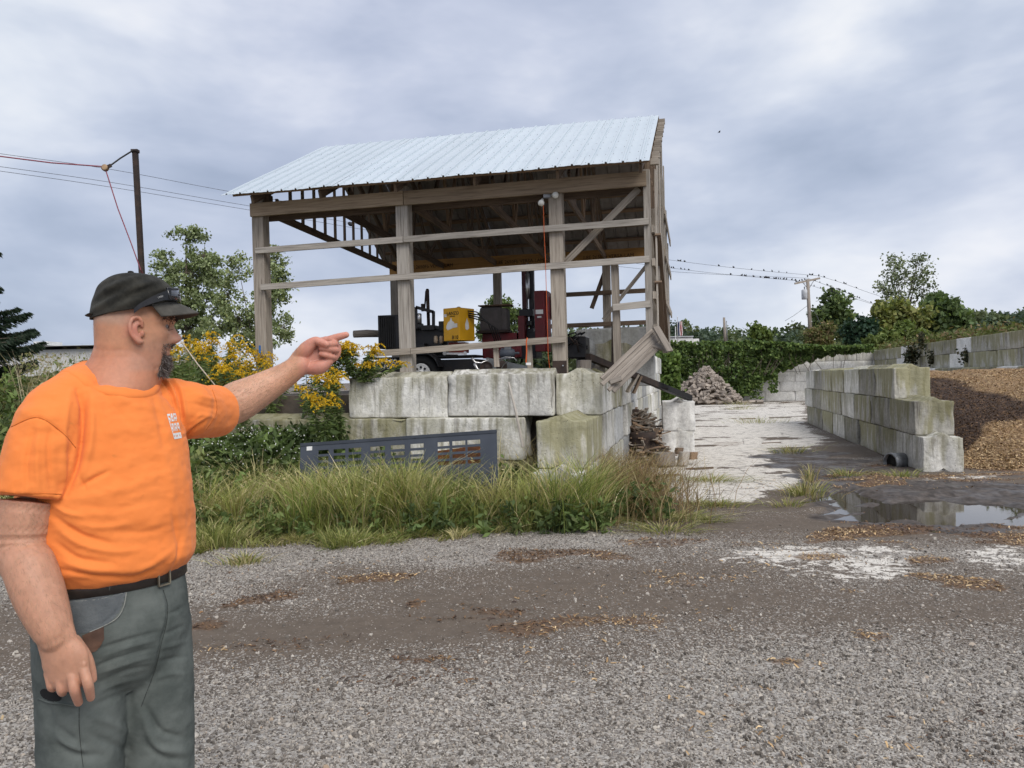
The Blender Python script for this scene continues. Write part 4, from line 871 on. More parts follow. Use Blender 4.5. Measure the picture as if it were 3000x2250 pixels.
# --- trees
M_bark = pm('bark', (.14, .115, .09), (.08, .065, .05), 7, .95, 0, .6)
def tree(name, label, bu, bv, Y, lobes, n, leaf, cols, tr=.12, clump=.35, cat='tree', group=None, sparse=.9, elong=1.5, zb=None, spike=0.0):
    """lobes: (u, v, ru, rv) in photo pixels at depth Y; crown of leaf clumps on limbs"""
    s = Y / FPX; b_ = P(bu, bv, Y); zb = b_[2] if zb is None else zb; g = thing(name, label, cat, (b_[0], Y, zb), group); m = MB(); ac = Acc()
    tops = [P(u, v, Y) for u, v, _, _ in lobes]; top = max(tops, key=lambda p: p[2]); base = np.array([b_[0], Y, zb - .3])
    mid = base + (np.mean(tops, 0) - base) * .7; m.tube([base, base * .5 + mid * .5 + np.array([.05, 0, 0]), mid, top], [tr, tr * .8, tr * .55, tr * .12], 7)
    tot = sum(ru * rv for _, _, ru, rv in lobes)
    for (u, v, ru, rv), c in zip(lobes, tops):
        rx, rz = ru * s, rv * s; ry = (rx + rz) / 2; st = base + (mid - base) * random.uniform(.55, 1.0); m.tube([st, (st + c) / 2 + np.array([0, 0, -.1 * rz]), c], [tr * .4, tr * .25, tr * .08], 5)
        nc = max(4, int(7 * (rx * rz) ** .5 / clump)); k = int(n * ru * rv / tot / nc) + 1
        d = RNG.normal(0, 1, (nc, 3)); d /= np.linalg.norm(d, axis=1)[:, None]; cc = c + d * (RNG.uniform(.25, 1, (nc, 1)) ** .6) * np.array([rx, ry, rz]) * sparse
        if spike: cc[:, 2] += np.abs(RNG.normal(0, spike, nc))
        for q in cc: m.tube([c, q], [tr * .09, tr * .03], 4, False)
        cb = RNG.uniform(.65, 1.3, nc); p = cc[:, None] + RNG.normal(0, clump * .55, (nc, k, 3)) * np.array([1, 1, .8])
        col = pick(cols, nc * k, .25) * np.repeat(cb, k)[:, None]; ac.add(leaf_quads(p.reshape(-1, 3), leaf, col, elong))
    m.build('trunk', M_bark, g, True); ac.build('crown', g)
COT = [(.21, .26, .12), (.27, .32, .16), (.16, .20, .09), (.34, .39, .22)]
tree('cottonwood', 'larger cottonwood behind the man’s cap, leaning crown against the sky', 560, 1040, 30, [(545, 690, 45, 32), (598, 745, 48, 50), (485, 775, 32, 40), (560, 800, 70, 60), (622, 815, 30, 70), (510, 865, 60, 55), (600, 900, 60, 50), (430, 845, 35, 40), (560, 960, 80, 45), (470, 930, 50, 40)], 13500, .082, COT, .12, .21, sparse=1.08, zb=.8)
tree('cottonwood', 'smaller sparse cottonwood behind the left shed post', 745, 1050, 26, [(812, 752, 22, 28), (795, 810, 40, 45), (830, 850, 26, 50), (700, 790, 26, 45), (668, 860, 30, 40), (780, 900, 45, 55), (700, 930, 50, 50), (830, 955, 35, 40), (650, 950, 40, 50), (760, 990, 70, 40)], 9500, .072, COT + [(.33, .36, .17)], .08, .20, sparse=1.12, zb=.8)
tree('round_tree', 'round green tree behind the grey tractor seat', 1470, 1010, 75, [(1470, 905, 52, 40), (1430, 940, 35, 40), (1500, 945, 40, 40), (1550, 985, 30, 25), (1440, 985, 50, 30)], 7000, .2, GREEN, .25, .55)
D2 = [(.085, .13, .055), (.115, .165, .07), (.14, .19, .08)]
tree('sparse_tree', 'tall thin-leaved tree rising above the bushes at right', 2652, 1010, 62, [(2620, 790, 34, 40), (2700, 790, 32, 36), (2650, 830, 60, 45), (2600, 860, 40, 34), (2705, 845, 36, 36), (2655, 885, 55, 30), (2690, 760, 26, 18), (2615, 762, 22, 18)], 2300, .15, [(.17, .20, .12), (.23, .26, .15), (.12, .15, .085)], .14, .42, sparse=1.05, zb=1.5)
tree('dark_tree', 'dark green rounded tree right of the tall sparse tree', 2770, 1010, 58, [(2760, 895, 40, 32), (2790, 930, 48, 45), (2735, 950, 42, 45), (2810, 970, 40, 36), (2760, 980, 60, 26)], 4200, .30, D2 + GREEN[:1], .2, .55, zb=1.5)
tree('olive_tree', 'olive yellow-green tree under the tall sparse tree', 2615, 1010, 57, [(2600, 920, 40, 32), (2650, 905, 38, 26), (2690, 930, 34, 34), (2570, 950, 30, 30), (2640, 955, 60, 30)], 3300, .27, [(.21, .23, .07), (.26, .26, .09), (.15, .18, .06)], .15, .5, zb=1.5)
tree('pointed_tree', 'spiky-topped green tree beside the utility pole', 2440, 1010, 62, [(2440, 900, 34, 28), (2420, 935, 40, 34), (2470, 930, 36, 34), (2440, 970, 55, 30), (2395, 960, 26, 26)], 3400, .26, GREEN + D2, .15, .5, spike=.5, zb=1.5)
tree('evergreen_bush', 'small bluish dark bush between the pointed and olive trees', 2515, 1015, 54, [(2500, 965, 34, 26), (2540, 955, 30, 26), (2520, 990, 45, 22)], 2200, .20, [(.03, .065, .04), (.045, .085, .05)], .1, .4, 'bush', zb=1.5)
tree('light_bush', 'light green feathery bush just above the wall corner', 2640, 1020, 50, [(2600, 985, 36, 22), (2650, 970, 40, 26), (2690, 985, 26, 22), (2560, 1000, 30, 16)], 3000, .14, [(.16, .21, .06), (.20, .24, .08), (.11, .15, .045)], .06, .3, 'bush', elong=2.6, zb=1.6)
tree('brown_bush', 'brownish weedy bush at the foot of the utility pole', 2400, 1020, 50, [(2385, 980, 30, 24), (2420, 970, 26, 22), (2400, 1000, 44, 18)], 2000, .11, [(.23, .17, .09), (.18, .17, .07), (.14, .16, .05)], .05, .3, 'bush', elong=2.6, zb=1.8)
tree('small_tree', 'small light green tree above the vine-covered wall', 2225, 1005, 58, [(2222, 968, 18, 16), (2230, 985, 26, 18)], 900, .22, [(.15, .20, .05), (.11, .16, .045)], .08, .4, zb=1.8)
tree('shrub', 'bright shrub behind the hanging plank panel', 1870, 1030, 30, [(1862, 1000, 22, 24), (1740, 1020, 18, 30), (1850, 1030, 30, 24)], 1500, .10, [(.20, .24, .07), (.15, .20, .06)], .05, .25, 'shrub', zb=1.2)
# spruce at the left edge
def spruce():
    Y = 24; b_ = P(-105, 1150, Y); g = thing('spruce', 'dark spruce whose drooping branches enter at the left edge', 'tree', (b_[0], Y, .9)); m = MB(); ac = Acc(); H = 8.4; base = np.array([b_[0], Y, .7]); m.tube([base, base + [0, 0, H]], [.2, .03], 8)
    for k in range(150):
        f_ = k / 150; z = .8 + f_ * (H - 1.0); ln = (2.35 * (1 - f_) ** .75 + .25) * random.uniform(.45, 1.1); a = random.uniform(0, 6.28); d = np.array([math.cos(a), math.sin(a), 0]); st = base + [0, 0, z]
        pts = [st + d * ln * t + np.array([0, 0, ln * (-.30 * t + .34 * t * t)]) for t in (0, .35, .7, 1)]; m.tube(pts, [.03, .022, .014, .006], 5, False)
        n = int(300 * ln); t = RNG.uniform(.12, 1, n)[:, None]; p = st + d * ln * t + np.array([0, 0, 1.0]) * (ln * (-.30 * t + .34 * t * t)); sp_ = np.cross(d, [0, 0, 1]); off = RNG.uniform(0, 1, (n, 1)) ** 1.3 * .62 * (1.15 - t)
        p = p + sp_ * RNG.choice([-1, 1], (n, 1)) * off * .6 - np.array([0, 0, 1.0]) * off * RNG.uniform(.2, 1.3, (n, 1))
        ac.add(leaf_quads(p, .042, pick([(.022, .04, .022), (.035, .055, .03), (.015, .03, .018)], n), 4.5, .9, dirs=d * 1.2))
    m.build('trunk', M_bark, g); ac.build('needles', g)
spruce()
# --- far wooded hillside, read as one mass
ac = Acc()
for k in range(210):
    Y = random.uniform(150, 260); u = random.uniform(1500, 3150) if k < 180 else random.uniform(2800, 3200); x = (u - 1500) / FPX * Y; r = random.uniform(3.2, 5.5); hgt = (9 + 8.5 * ((Y - 150) / 110)) * random.uniform(.85, 1.15) + (2.5 if u > 2780 else 0); tone = random.uniform(.7, 1.25); c0 = np.array(random.choice([(.075, .105, .06), (.095, .125, .065), (.115, .14, .065), (.07, .10, .07)])) * tone
    for j in range(7):
        d = RNG.normal(0, 1, 3); c = np.array([x, Y, hgt - r]) + d / np.linalg.norm(d) * r * .6; n = 75; p = RNG.normal(0, 1, (n, 3)); p = c + p / np.linalg.norm(p, axis=1)[:, None] * r * .55 * RNG.uniform(.7, 1.1, (n, 1)); ac.add(leaf_quads(p, .75, np.broadcast_to(c0, (n, 3)) * RNG.uniform(.7, 1.35, (n, 1)), 1.3))
    n = 40; p = np.stack([x + RNG.normal(0, r * .8, n), Y + RNG.normal(0, 2, n), RNG.uniform(0, hgt - r, n)], 1); ac.add(leaf_quads(p, 1.6, np.broadcast_to(c0 * .8, (n, 3)), 1.2))
o = ac.build('far_woods'); tag(o, 'distant wooded hillside forming the dark green skyline', kind='stuff')
hx = np.linspace(-40, 420, 47); V = []; F = []
for j, x in enumerate(hx): hh = 11 + 3 * math.sin(x * .05) + 2 * math.sin(x * .013 + 1); V += [(x, 262, -1), (x, 275, hh * sstep(np.array(x), -40, 30)), (x, 340, hh * 1.1 * sstep(np.array(x), -40, 30))]
for j in range(len(hx) - 1): F += [(3 * j, 3 * j + 3, 3 * j + 4, 3 * j + 1), (3 * j + 1, 3 * j + 4, 3 * j + 5, 3 * j + 2)]
tag(link('hill', npmesh('hill', V, F, True), pm('hill_green', (.05, .075, .035), (.035, .05, .03), .2, .95, 0, .3)), kind='structure')
# --- vine over the back wall
IV = [(.095, .15, .045), (.13, .195, .055), (.065, .105, .035), (.17, .23, .07)]
iv = thing('vine', 'dense green vine draped over the white back wall', 'vine', (11, 46, 0)); ac = Acc(); m = MB()
def wallY(x): return 47.0 + (x - 8.2) * (44.8 - 47.0) / (21.4 - 8.2)
top_px = [(1930, 1020), (1960, 998), (2100, 1003), (2220, 996), (2300, 1004), (2400, 1012), (2530, 1016)]; bot_px = [(1930, 1172), (1985, 1172), (2060, 1165), (2150, 1166), (2190, 1150), (2240, 1112), (2300, 1082), (2350, 1058), (2420, 1044), (2530, 1028)]
n = 26000; u = RNG.uniform(1925, 2530, n); tv = np.interp(u, [p[0] for p in top_px], [p[1] for p in top_px]); bv = np.interp(u, [p[0] for p in bot_px], [p[1] for p in bot_px]); nn_ = fbm(np.stack([u / 22, u * 0], 1), 3, 91)
bv = bv + (nn_ - .5) * 46; t = RNG.random(n) ** .9; v = tv + (bv - tv) * t; k = v < bv; u, v, t = u[k], v[k], t[k]
lump = fbm(np.stack([u / 26, v / 20], 1), 3, 92); dep = .15 + .9 * (1 - t) * lump + RNG.uniform(-.12, .12, len(u)); Y = 46.0 - (u - 1950) / 600 * 1.6 - dep - .35 + RNG.normal(0, .05, len(u))
pts = np.array([P(a, b_, c) for a, b_, c in zip(u, v + (lump - .5) * 10, Y)]); ac.add(leaf_quads(pts, .15, pick(IV, len(u)) * (.7 + .6 * lump)[:, None], 1.25, .5))
for (u0, u1, v0, v1, n) in ((2195, 2235, 1090, 1168, 420), (2252, 2278, 1085, 1152, 260), (2500, 2560, 1010, 1034, 300), (2160, 2200, 1120, 1160, 260)):
    uu = RNG.uniform(u0, u1, n); vv = v0 + (v1 - v0) * RNG.random(n) ** 1.3; ac.add(leaf_quads(np.array([P(a, b_, 45.0 - (a - 1950) / 600 * 1.6 + .25 + random.gauss(0, .05)) for a, b_ in zip(uu, vv)]), .14, pick(IV, n), 1.2, .5))
n = 2600; uu = RNG.uniform(1922, 1992, n); vv = RNG.uniform(1035, 1170, n); k = RNG.random(n) < .9; ac.add(leaf_quads(np.array([P(a, b_, 31 + random.gauss(0, .3)) for a, b_ in zip(uu, vv)]), .13, pick([(.11, .17, .04), (.14, .20, .055), (.08, .13, .035)], n), 1.4, .3))
ac.build('leaves', iv)
for k in range(26): u = random.uniform(1960, 2480); a = P(u, 1010, 45.1 - (u - 1950) / 600 * 1.5); m.tube([a, a + [random.gauss(0, .2), -.05, -.8], a + [random.gauss(0, .4), 0, -1.7]], .015, 5, False)
m.build('stems', M_bark, iv)
rv_ = thing('vine', 'withered dark vine hanging on the mossy wall behind the mulch', 'vine', (18.5, 34, 2)); ac = Acc()
for (u, v, ru, rv, Y, n) in ((2672, 1040, 22, 34, 35.5, 420), (2735, 1050, 14, 26, 33.6, 220), (2855, 1045, 34, 22, 29.4, 520), (2785, 1010, 8, 22, 32.2, 140), (2700, 1000, 8, 26, 34.6, 150)):
    pts = np.array([P(u + random.gauss(0, ru * .5), v + random.gauss(0, rv * .5), Y - .35 + random.gauss(0, .08)) for _ in range(n)]); ac.add(leaf_quads(pts, .10, pick([(.05, .05, .03), (.035, .045, .025), (.08, .07, .04)], n), 1.5, .6))
ac.build('leaves', rv_)
ac = Acc(); n = 2600; tt = RNG.random(n); bp = RW[0] + rd * (tt * 20)[:, None] + np.array([0, 0, 2.88]); ac.add(leaf_quads(bp + RNG.normal(0, .16, (n, 3)) + np.array([.2, .1, .05]), .10, pick([(.13, .15, .05), (.2, .15, .08), (.10, .12, .04)], n), 2)); tag(ac.build('wall_top_weeds'), 'low weeds growing along the top of the mossy wall', kind='stuff')
# =================================================================== THE MAN
def catmull(pts, k=5):
    p = np.asarray(pts, float); n = len(p)
    if n < 3: return np.array([p[0] + (p[-1] - p[0]) * t for t in np.linspace(0, 1, k + 1)])
    o = []
    for i in range(n - 1):
        a, b_, c, d = p[max(i - 1, 0)], p[i], p[i + 1], p[min(i + 2, n - 1)]
        for t in np.arange(k) / k: o.append(.5 * (2 * b_ + (c - a) * t + (2 * a - 5 * b_ + 4 * c - d) * t * t + (3 * b_ - a - 3 * c + d) * t ** 3))
    o.append(p[-1]); return np.array(o)
def loft_sections(secs, n=28):
    """secs: (centre, axisA*ra, axisB*rb, exponent); closed with rounded fans"""
    V = []; F = []
    for c, a, b_, e in secs:
        for k in range(n):
            t = 2 * math.pi * k / n; cs, sn = math.cos(t), math.sin(t); V.append(c + a * np.sign(cs) * abs(cs) ** (2 / e) + b_ * np.sign(sn) * abs(sn) ** (2 / e))
    m = len(secs)
    for i in range(m - 1):
        for k in range(n): F.append((i * n + k, i * n + (k + 1) % n, (i + 1) * n + (k + 1) % n, (i + 1) * n + k))
    for i, rev in ((0, True), (m - 1, False)):
        V.append(secs[i][0]); c = len(V) - 1
        for k in range(n): q = (i * n + k, i * n + (k + 1) % n, c); F.append(q[::-1] if rev else q)
    return np.array(V), F
def limb(pts, r, n=20, wide=None, flat=1.0, e=2.0, round_ends=True):
    """tapering limb through pts; wide: direction of the broad axis, flat: thin/broad ratio per point or scalar"""
    m = len(pts); r = np.asarray(r if hasattr(r, '__len__') else [r] * m, float); fl_ = np.asarray(flat if hasattr(flat, '__len__') else [flat] * m, float)
    q = catmull(np.concatenate([np.asarray(pts, float), r[:, None], fl_[:, None]], 1)); p, rr, ff = q[:, :3], q[:, 3], q[:, 4]
    if round_ends:
        d0, d1 = nrm(p[0] - p[1]), nrm(p[-1] - p[-2]); hs = [(.94, .34), (.76, .64), (.5, .86), (.2, .98)]
        p = np.concatenate([[p[0] + d0 * rr[0] * h for _, h in hs[::-1]], p, [p[-1] + d1 * rr[-1] * h for _, h in hs]])
        ff = np.concatenate([[ff[0]] * 4, ff, [ff[-1]] * 4]); rr = np.concatenate([[rr[0] * s for s, _ in hs[::-1]], rr, [rr[-1] * s for s, _ in hs]])
    S_ = []; ref = np.asarray(wide if wide is not None else (0.13, 0.2, 1.0), float)
    for i in range(len(p)):
        d = nrm(p[min(i + 1, len(p) - 1)] - p[max(i - 1, 0)])
        if wide is not None: a = nrm(ref - d * (ref @ d)); b_ = np.cross(d, a)
        else:
            b_ = np.cross(d, ref); b_ = nrm(b_ if np.linalg.norm(b_) > .05 else np.cross(d, (0, 1, 0))); a = np.cross(b_, d)
        S_.append((p[i], a * rr[i], b_ * rr[i] * ff[i], e))
    return loft_sections(S_, n)
def ellipsoid(c, rad, M=None, n=20):
    M = np.eye(3) if M is None else np.asarray(M); S_ = []
    for t in np.linspace(-.98, .98, 15): s = math.sqrt(1 - t * t); S_.append((np.asarray(c) + M[:, 2] * rad[2] * t, M[:, 0] * rad[0] * s, M[:, 1] * rad[1] * s, 2))
    return loft_sections(S_, n)
def fuse(parts, voxel, smooth=2):
    V, F, b_ = [], [], 0
    for v, f in parts: V.append(v); F += [[i + b_ for i in q] for q in f]; b_ += len(v)
    me = bpy.data.meshes.new('tmp'); me.from_pydata(np.concatenate(V).tolist(), [], F)
    import bmesh; bm = bmesh.new(); bm.from_mesh(me); bmesh.ops.recalc_face_normals(bm, faces=bm.faces); bm.to_mesh(me); bm.free()
    o = bpy.data.objects.new('tmp', me); COL.objects.link(o); r = o.modifiers.new('r', 'REMESH'); r.mode = 'VOXEL'; r.voxel_size = voxel; r.adaptivity = 0
    if smooth: s = o.modifiers.new('s', 'SMOOTH'); s.iterations = smooth; s.factor = .5
    m2 = bpy.data.meshes.new_from_object(o.evaluated_get(bpy.context.evaluated_depsgraph_get())); COL.objects.unlink(o); bpy.data.objects.remove(o); return m2
def getv(me):
    a = np.empty(len(me.vertices) * 3, np.float32); me.vertices.foreach_get('co', a); return a.reshape(-1, 3).astype(float)
def getn(me):
    a = np.empty(len(me.vertices) * 3, np.float32); me.vertices.foreach_get('normal', a); return a.reshape(-1, 3).astype(float)
def setv(me, v): me.vertices.foreach_set('co', v.astype(np.float32).ravel()); me.update()
def fold(me, lines, extra=None):
    """press creases and ridges into cloth: lines of (points in photo px, width px, amplitude m)"""
    v = getv(me); n = getn(me); px = proj(v); cam_d = v - np.array([0, 0, CAMH]); facing = sstep(-(n * cam_d).sum(1) / np.linalg.norm(cam_d, axis=1), -.05, .25); d_ = np.zeros(len(v))
    for pts, w_, amp in lines:
        pts = catmull(pts, 6) if len(pts) > 2 else np.asarray(pts, float); dd = np.full(len(v), 1e9); tt = np.zeros(len(v)); m = len(pts) - 1
        for i in range(m):
            a, b_ = pts[i], pts[i + 1]; e = b_ - a; q = px - a; t = np.clip(q @ e / (e @ e + 1e-9), 0, 1); x = np.linalg.norm(q - t[:, None] * e, axis=1); k = x < dd; dd[k] = x[k]; tt[k] = (i + t[k]) / m
        d_ += 1.35 * amp * np.exp(-(dd / w_) ** 2) * (.25 + .75 * np.sin(np.clip(tt, .03, .97) * math.pi)) * facing
    if extra is not None: d_ += extra(v)
    setv(me, v + n * d_[:, None])
HD = R(40); CX, CY = -1.128, 2.10
LA, FA = np.array([math.sin(HD), math.cos(HD), 0]), np.array([math.cos(HD), -math.sin(HD), 0]); UP = np.array([0, 0, 1.0])
def B(l, f, z): return np.array([CX, CY, 0]) + LA * l + FA * f + UP * z
def torso(tab, grow=0.0, e=2.35): return loft_sections([(B(l, f, z), LA * (w_ + grow), FA * (d + grow), e) for z, l, f, w_, d in tab], 40)
def smooth_tab(tab, k=5): return catmull(tab, k)
man = thing('person', 'man in an orange t-shirt, dark cap and grey work trousers pointing at the shed', 'person', (CX, CY, 0))
HA = R(20); HX, HY = -1.050, 2.12
HF, HLd = np.array([math.cos(HA), math.sin(HA), 0]), np.array([-math.sin(HA), math.cos(HA), 0])
def H(x, y, z): return np.array([HX, HY, 0]) + HF * x + HLd * y + UP * z
def to_head(v): q = v - np.array([HX, HY, 0]); return np.stack([q @ HF, q @ HLd, q[:, 2]], 1)
# ---- head
HT = np.array([(1.945, .015, -.010, .012), (1.938, .040, -.036, .035), (1.924, .066, -.058, .055), (1.895, .090, -.075, .070), (1.867, .104, -.083, .077), (1.845, .114, -.086, .0785), (1.832, .1175, -.087, .079), (1.816, .110, -.087, .078),
               (1.800, .107, -.087, .0775), (1.787, .106, -.087, .0765), (1.769, .105, -.087, .0755), (1.752, .102, -.087, .074), (1.738, .097, -.088, .0725), (1.722, .092, -.089, .071), (1.705, .087, -.091, .0685), (1.690, .074, -.094, .066), (1.680, .060, -.096, .064), (1.668, .046, -.096, .060), (1.655, .026, -.09, .050)])
def head_mesh():
    zs = np.linspace(1.945, 1.655, 96); V = []; n = 120; F = []
    z0 = HT[::-1, 0]; f_ = np.interp(zs, z0, HT[::-1, 1]); b_ = np.interp(zs, z0, HT[::-1, 2]); w_ = np.interp(zs, z0, HT[::-1, 3])
    for _ in range(3): f_[1:-1] = (f_[:-2] + 2 * f_[1:-1] + f_[2:]) / 4; b_[1:-1] = (b_[:-2] + 2 * b_[1:-1] + b_[2:]) / 4; w_[1:-1] = (w_[:-2] + 2 * w_[1:-1] + w_[2:]) / 4
    for z, xf, xb, hw in zip(zs, f_, b_, w_):
        c = -.012; t = 2 * np.pi * np.arange(n) / n; cs, sn = np.cos(t), np.sin(t); ef = 2.35
        ln = np.where(cs > 0, xf - c, c - xb); x = c + np.sign(cs) * np.abs(cs) ** (2 / ef) * ln; y = np.sign(sn) * np.abs(sn) ** (2 / ef) * hw
        # cheeks and jaw narrow towards the front
        y = y * (1 - .16 * np.clip(x / .1, 0, 1) ** 2 * sstep(1.80 - z, 0, .08)); V += [(a, b2, z) for a, b2 in zip(x, y)]
    V = np.array(V); x, y, z = V.T; fr = sstep(x, .03, .08)
    def g(y0, z0_, sy, sz): return np.exp(-((y - y0) / sy) ** 2 - ((z - z0_) / sz) ** 2)
    dx = np.zeros(len(V))
    nz_ = np.clip((1.824 - z) / .038, 0, 1); prof = np.where(z > 1.786, .026 * nz_ ** 1.3, .026 * np.sqrt(np.clip(1 - ((1.786 - z) / .019) ** 2, 0, 1))); prof[z > 1.824] = 0
    dx += fr * prof * np.exp(-(np.abs(y) / (.0105 + .0075 * nz_)) ** 2.6)
    for s in (-1, 1):
        dx += fr * (.009 * g(s * .017, 1.777, .008, .009) - .013 * g(s * .031, 1.8165, .016, .0115) + .007 * g(s * .034, 1.838, .024, .009) + .006 * g(s * .052, 1.795, .02, .018) - .004 * g(s * .040, 1.765, .018, .02))
        dx += fr * .0065 * g(s * .031, 1.8155, .009, .0065)
    dx += fr * (.003 * g(0, 1.7545, .020, .0045) + .0035 * g(0, 1.7395, .018, .005) - .003 * g(0, 1.7475, .024, .0026) + .010 * g(0, 1.708, .022, .016) - .003 * g(0, 1.726, .02, .006))
    V[:, 0] += dx
    V = np.array([H(*p) for p in V]); m = len(zs)
    for i in range(m - 1):
        for k in range(n): F.append((i * n + k, (i + 1) * n + k, (i + 1) * n + (k + 1) % n, i * n + (k + 1) % n))
    F.append(tuple(range(n))); F.append(tuple((m - 1) * n + k for k in range(n))[::-1]); return V, F
def ear(s):
    o = []; cx, cz = .026, 1.801
    def e(x, z, out): return H(cx + x * .84, s * (.0750 + out * .68), cz + z * .90)
    hel = [(.015, .012, .004), (.014, .028, .010), (.004, .038, .015), (-.009, .034, .020), (-.017, .020, .024), (-.018, .002, .025), (-.013, -.014, .022), (-.004, -.026, .016), (.006, -.035, .009), (.014, -.034, .003)]
    o.append(limb([e(*p) for p in hel], [.0042, .005, .0055, .0055, .0055, .0055, .0055, .0065, .0075, .005], 10))
    o.append(limb([e(.010, .020, .006), e(-.004, .014, .013), e(-.008, -.004, .015), (e(-.001, -.016, .011))], [.0035, .004, .004, .004], 8))
    o.append(limb([e(.002, .026, .006), e(-.007, .008, .013), e(-.004, -.016, .010), e(.006, -.028, .004)], [.009, .009, .009, .007], 10, wide=HF, flat=.45))
    o.append(ellipsoid(e(.015, -.010, .004), (.006, .006, .009)))
    return o
parts = [head_mesh()] + ear(-1) + ear(1)
# neck (thick, with the roll at the nape), chest, hips and legs inside the clothes
parts.append(loft_sections([(H(-.012, 0, 1.80), HF * .066, HLd * .066, 2.2), (H(-.010, 0, 1.76), HF * .078, HLd * .072, 2.2), (H(-.013, 0, 1.73), HF * .085, HLd * .077, 2.2), (H(-.022, -.002, 1.705), HF * .094, HLd * .084, 2.2), (H(-.032, -.006, 1.68), HF * .102, HLd * .092, 2.2), (H(-.040, -.012, 1.65), HF * .106, HLd * .100, 2.2), (H(-.055, -.016, 1.60), HF * .11, HLd * .115, 2.2), (H(-.06, -.016, 1.55), HF * .11, HLd * .12, 2.2)], 36))
parts.append(limb([H(.045, 0, 1.700), H(.022, 0, 1.675), H(-.005, 0, 1.645)], [.046, .058, .07], 24))
SH = np.array([(1.150, 0, .030, .186, .172), (1.166, 0, .034, .198, .184), (1.20, 0, .040, .209, .198), (1.26, 0, .040, .210, .190), (1.33, 0, .041, .210, .190), (1.40, 0, .036, .207, .182), (1.48, 0, .028, .207, .172), (1.55, 0, .022, .198, .158), (1.60, 0, .022, .165, .140), (1.645, 0, .028, .110, .112), (1.662, 0, .010, .080, .085)])
parts.append(torso(smooth_tab(SH[:-1]), -.022))
RS, RE, RWr = P(148, 1255, 1.93), P(66, 1610, 1.86), P(163, 1862, 1.80)
parts.append(limb([RS, P(120, 1345, 1.905), P(82, 1470, 1.875), RE, P(88, 1665, 1.835), P(116, 1745, 1.815), P(150, 1832, 1.80), RWr], [.068, .064, .064, .058, .0575, .056, .046, .040], 24))
LS, LE, LW = P(548, 1202, 2.26), P(664, 1193, 2.47), P(880, 1068, 2.58)
parts.append(limb([LS, P(610, 1203, 2.38), LE, P(700, 1175, 2.495), P(755, 1146, 2.525), P(830, 1103, 2.56), LW], [.066, .062, .063, .066, .057, .043, .036], 24))
# hips and legs under the trousers
parts.append(torso(np.array([(1.2, 0, .03, .17, .16), (1.08, 0, .03, .16, .14), (.98, 0, .04, .15, .11), (.92, 0, .05, .12, .08)])))
def legpath(s): return [B(s * .090, .064, 1.0), B(s * .092, .076, .85), B(s * .098, .075, .62), B(s * .105, .055, .40), B(s * .115, .02, .10)]
for s in (-1, 1): parts.append(limb(legpath(s), [.075, .075, .065, .055, .045], 20))
# ---- left hand: palm to the camera, index out, three fingers and thumb closed
def hp_(u, v, d=0.0): return P(u, v, 2.60 + d)
pxl = 2.60 / FPX
hdir = nrm(hp_(965, 1020) - hp_(880, 1068)); across = nrm(hp_(947, 1085) - hp_(900, 1000))
parts.append(limb([hp_(868, 1074, -.015), hp_(900, 1052, -.005), hp_(932, 1038), hp_(958, 1026, .004)], np.array([33, 45, 51, 42]) * pxl, 24, wide=across, flat=[.72, .46, .36, .34], round_ends=True))
parts.append(limb([hp_(880, 1045, -.02), hp_(897, 1022, -.028), hp_(922, 1000, -.034), hp_(940, 1003, -.040), hp_(957, 1009, -.046)], np.array([20, 21, 14, 11.5, 9.5]) * pxl, 16))
parts.append(limb([hp_(905, 1078, -.012), hp_(938, 1075, -.016), hp_(962, 1058, -.012)], np.array([20, 21, 15]) * pxl, 16))
parts.append(limb([hp_(935, 1004, .002), hp_(957, 998, -.004), hp_(989, 988, -.006), hp_(1014, 981, -.008)], np.array([13, 12.3, 11.3, 9.4]) * pxl, 16))
for (a, b_, c, d, r_) in (((958, 1012), (983, 1007), (963, 1009), (950, 1012), 10.2), ((962, 1028), (985, 1026), (958, 1022), (941, 1020), 9.8), ((958, 1045), (978, 1047), (956, 1041), (940, 1037), 8.8)):
    parts.append(limb([hp_(*a, .012), hp_(*b_, -.008), hp_(*c, -.034), hp_(*d, -.032)], np.array([r_ * 1.02, r_ * .97, r_ * .93, r_ * .80]) * pxl, 14))
# ---- right hand hanging, back of the hand to the camera
def hr_(u, v, d=0.0): return P(u, v, 1.80 + d)
pr = 1.80 / FPX
parts.append(limb([hr_(160, 1850), hr_(172, 1890), hr_(190, 1930), hr_(196, 1962)], np.array([55, 58, 69, 66]) * pr, 24, wide=nrm(hr_(260, 1935) - hr_(120, 1950)), flat=[.72, .55, .44, .40]))
for (p0, p1, p2, r_) in (((243, 1952, -.002), (259, 2008, -.012), (266, 2044, .014), 14.5), ((208, 1964, -.006), (219, 2022, -.014), (230, 2058, .014), 15), ((172, 1975, -.004), (181, 2022, -.006), (184, 2030, .030), 14.2), ((142, 1972, .002), (151, 2012, .002), (156, 2018, .034), 12.8)):
    parts.append(limb([hr_(*p0), hr_((p0[0] + p1[0]) / 2, (p0[1] + p1[1]) / 2, (p0[2] + p1[2]) / 2 - .004), hr_(*p1), hr_(*p2)], np.array([r_ * 1.05, r_, r_, r_ * .82]) * pr, 14))
    parts.append(ellipsoid(hr_(p0[0], p0[1] - 4, p0[2] - .008), np.array([10, 6, 11]) * pr))
parts.append(limb([hr_(215, 1880, .03), hr_(250, 1925, .05), hr_(266, 1965, .055), hr_(272, 1990, .055)], np.array([22, 19, 15, 12]) * pr, 14))
bme = fuse(parts, .0025, 3); v = getv(bme); hq = to_head(v); px = proj(v)
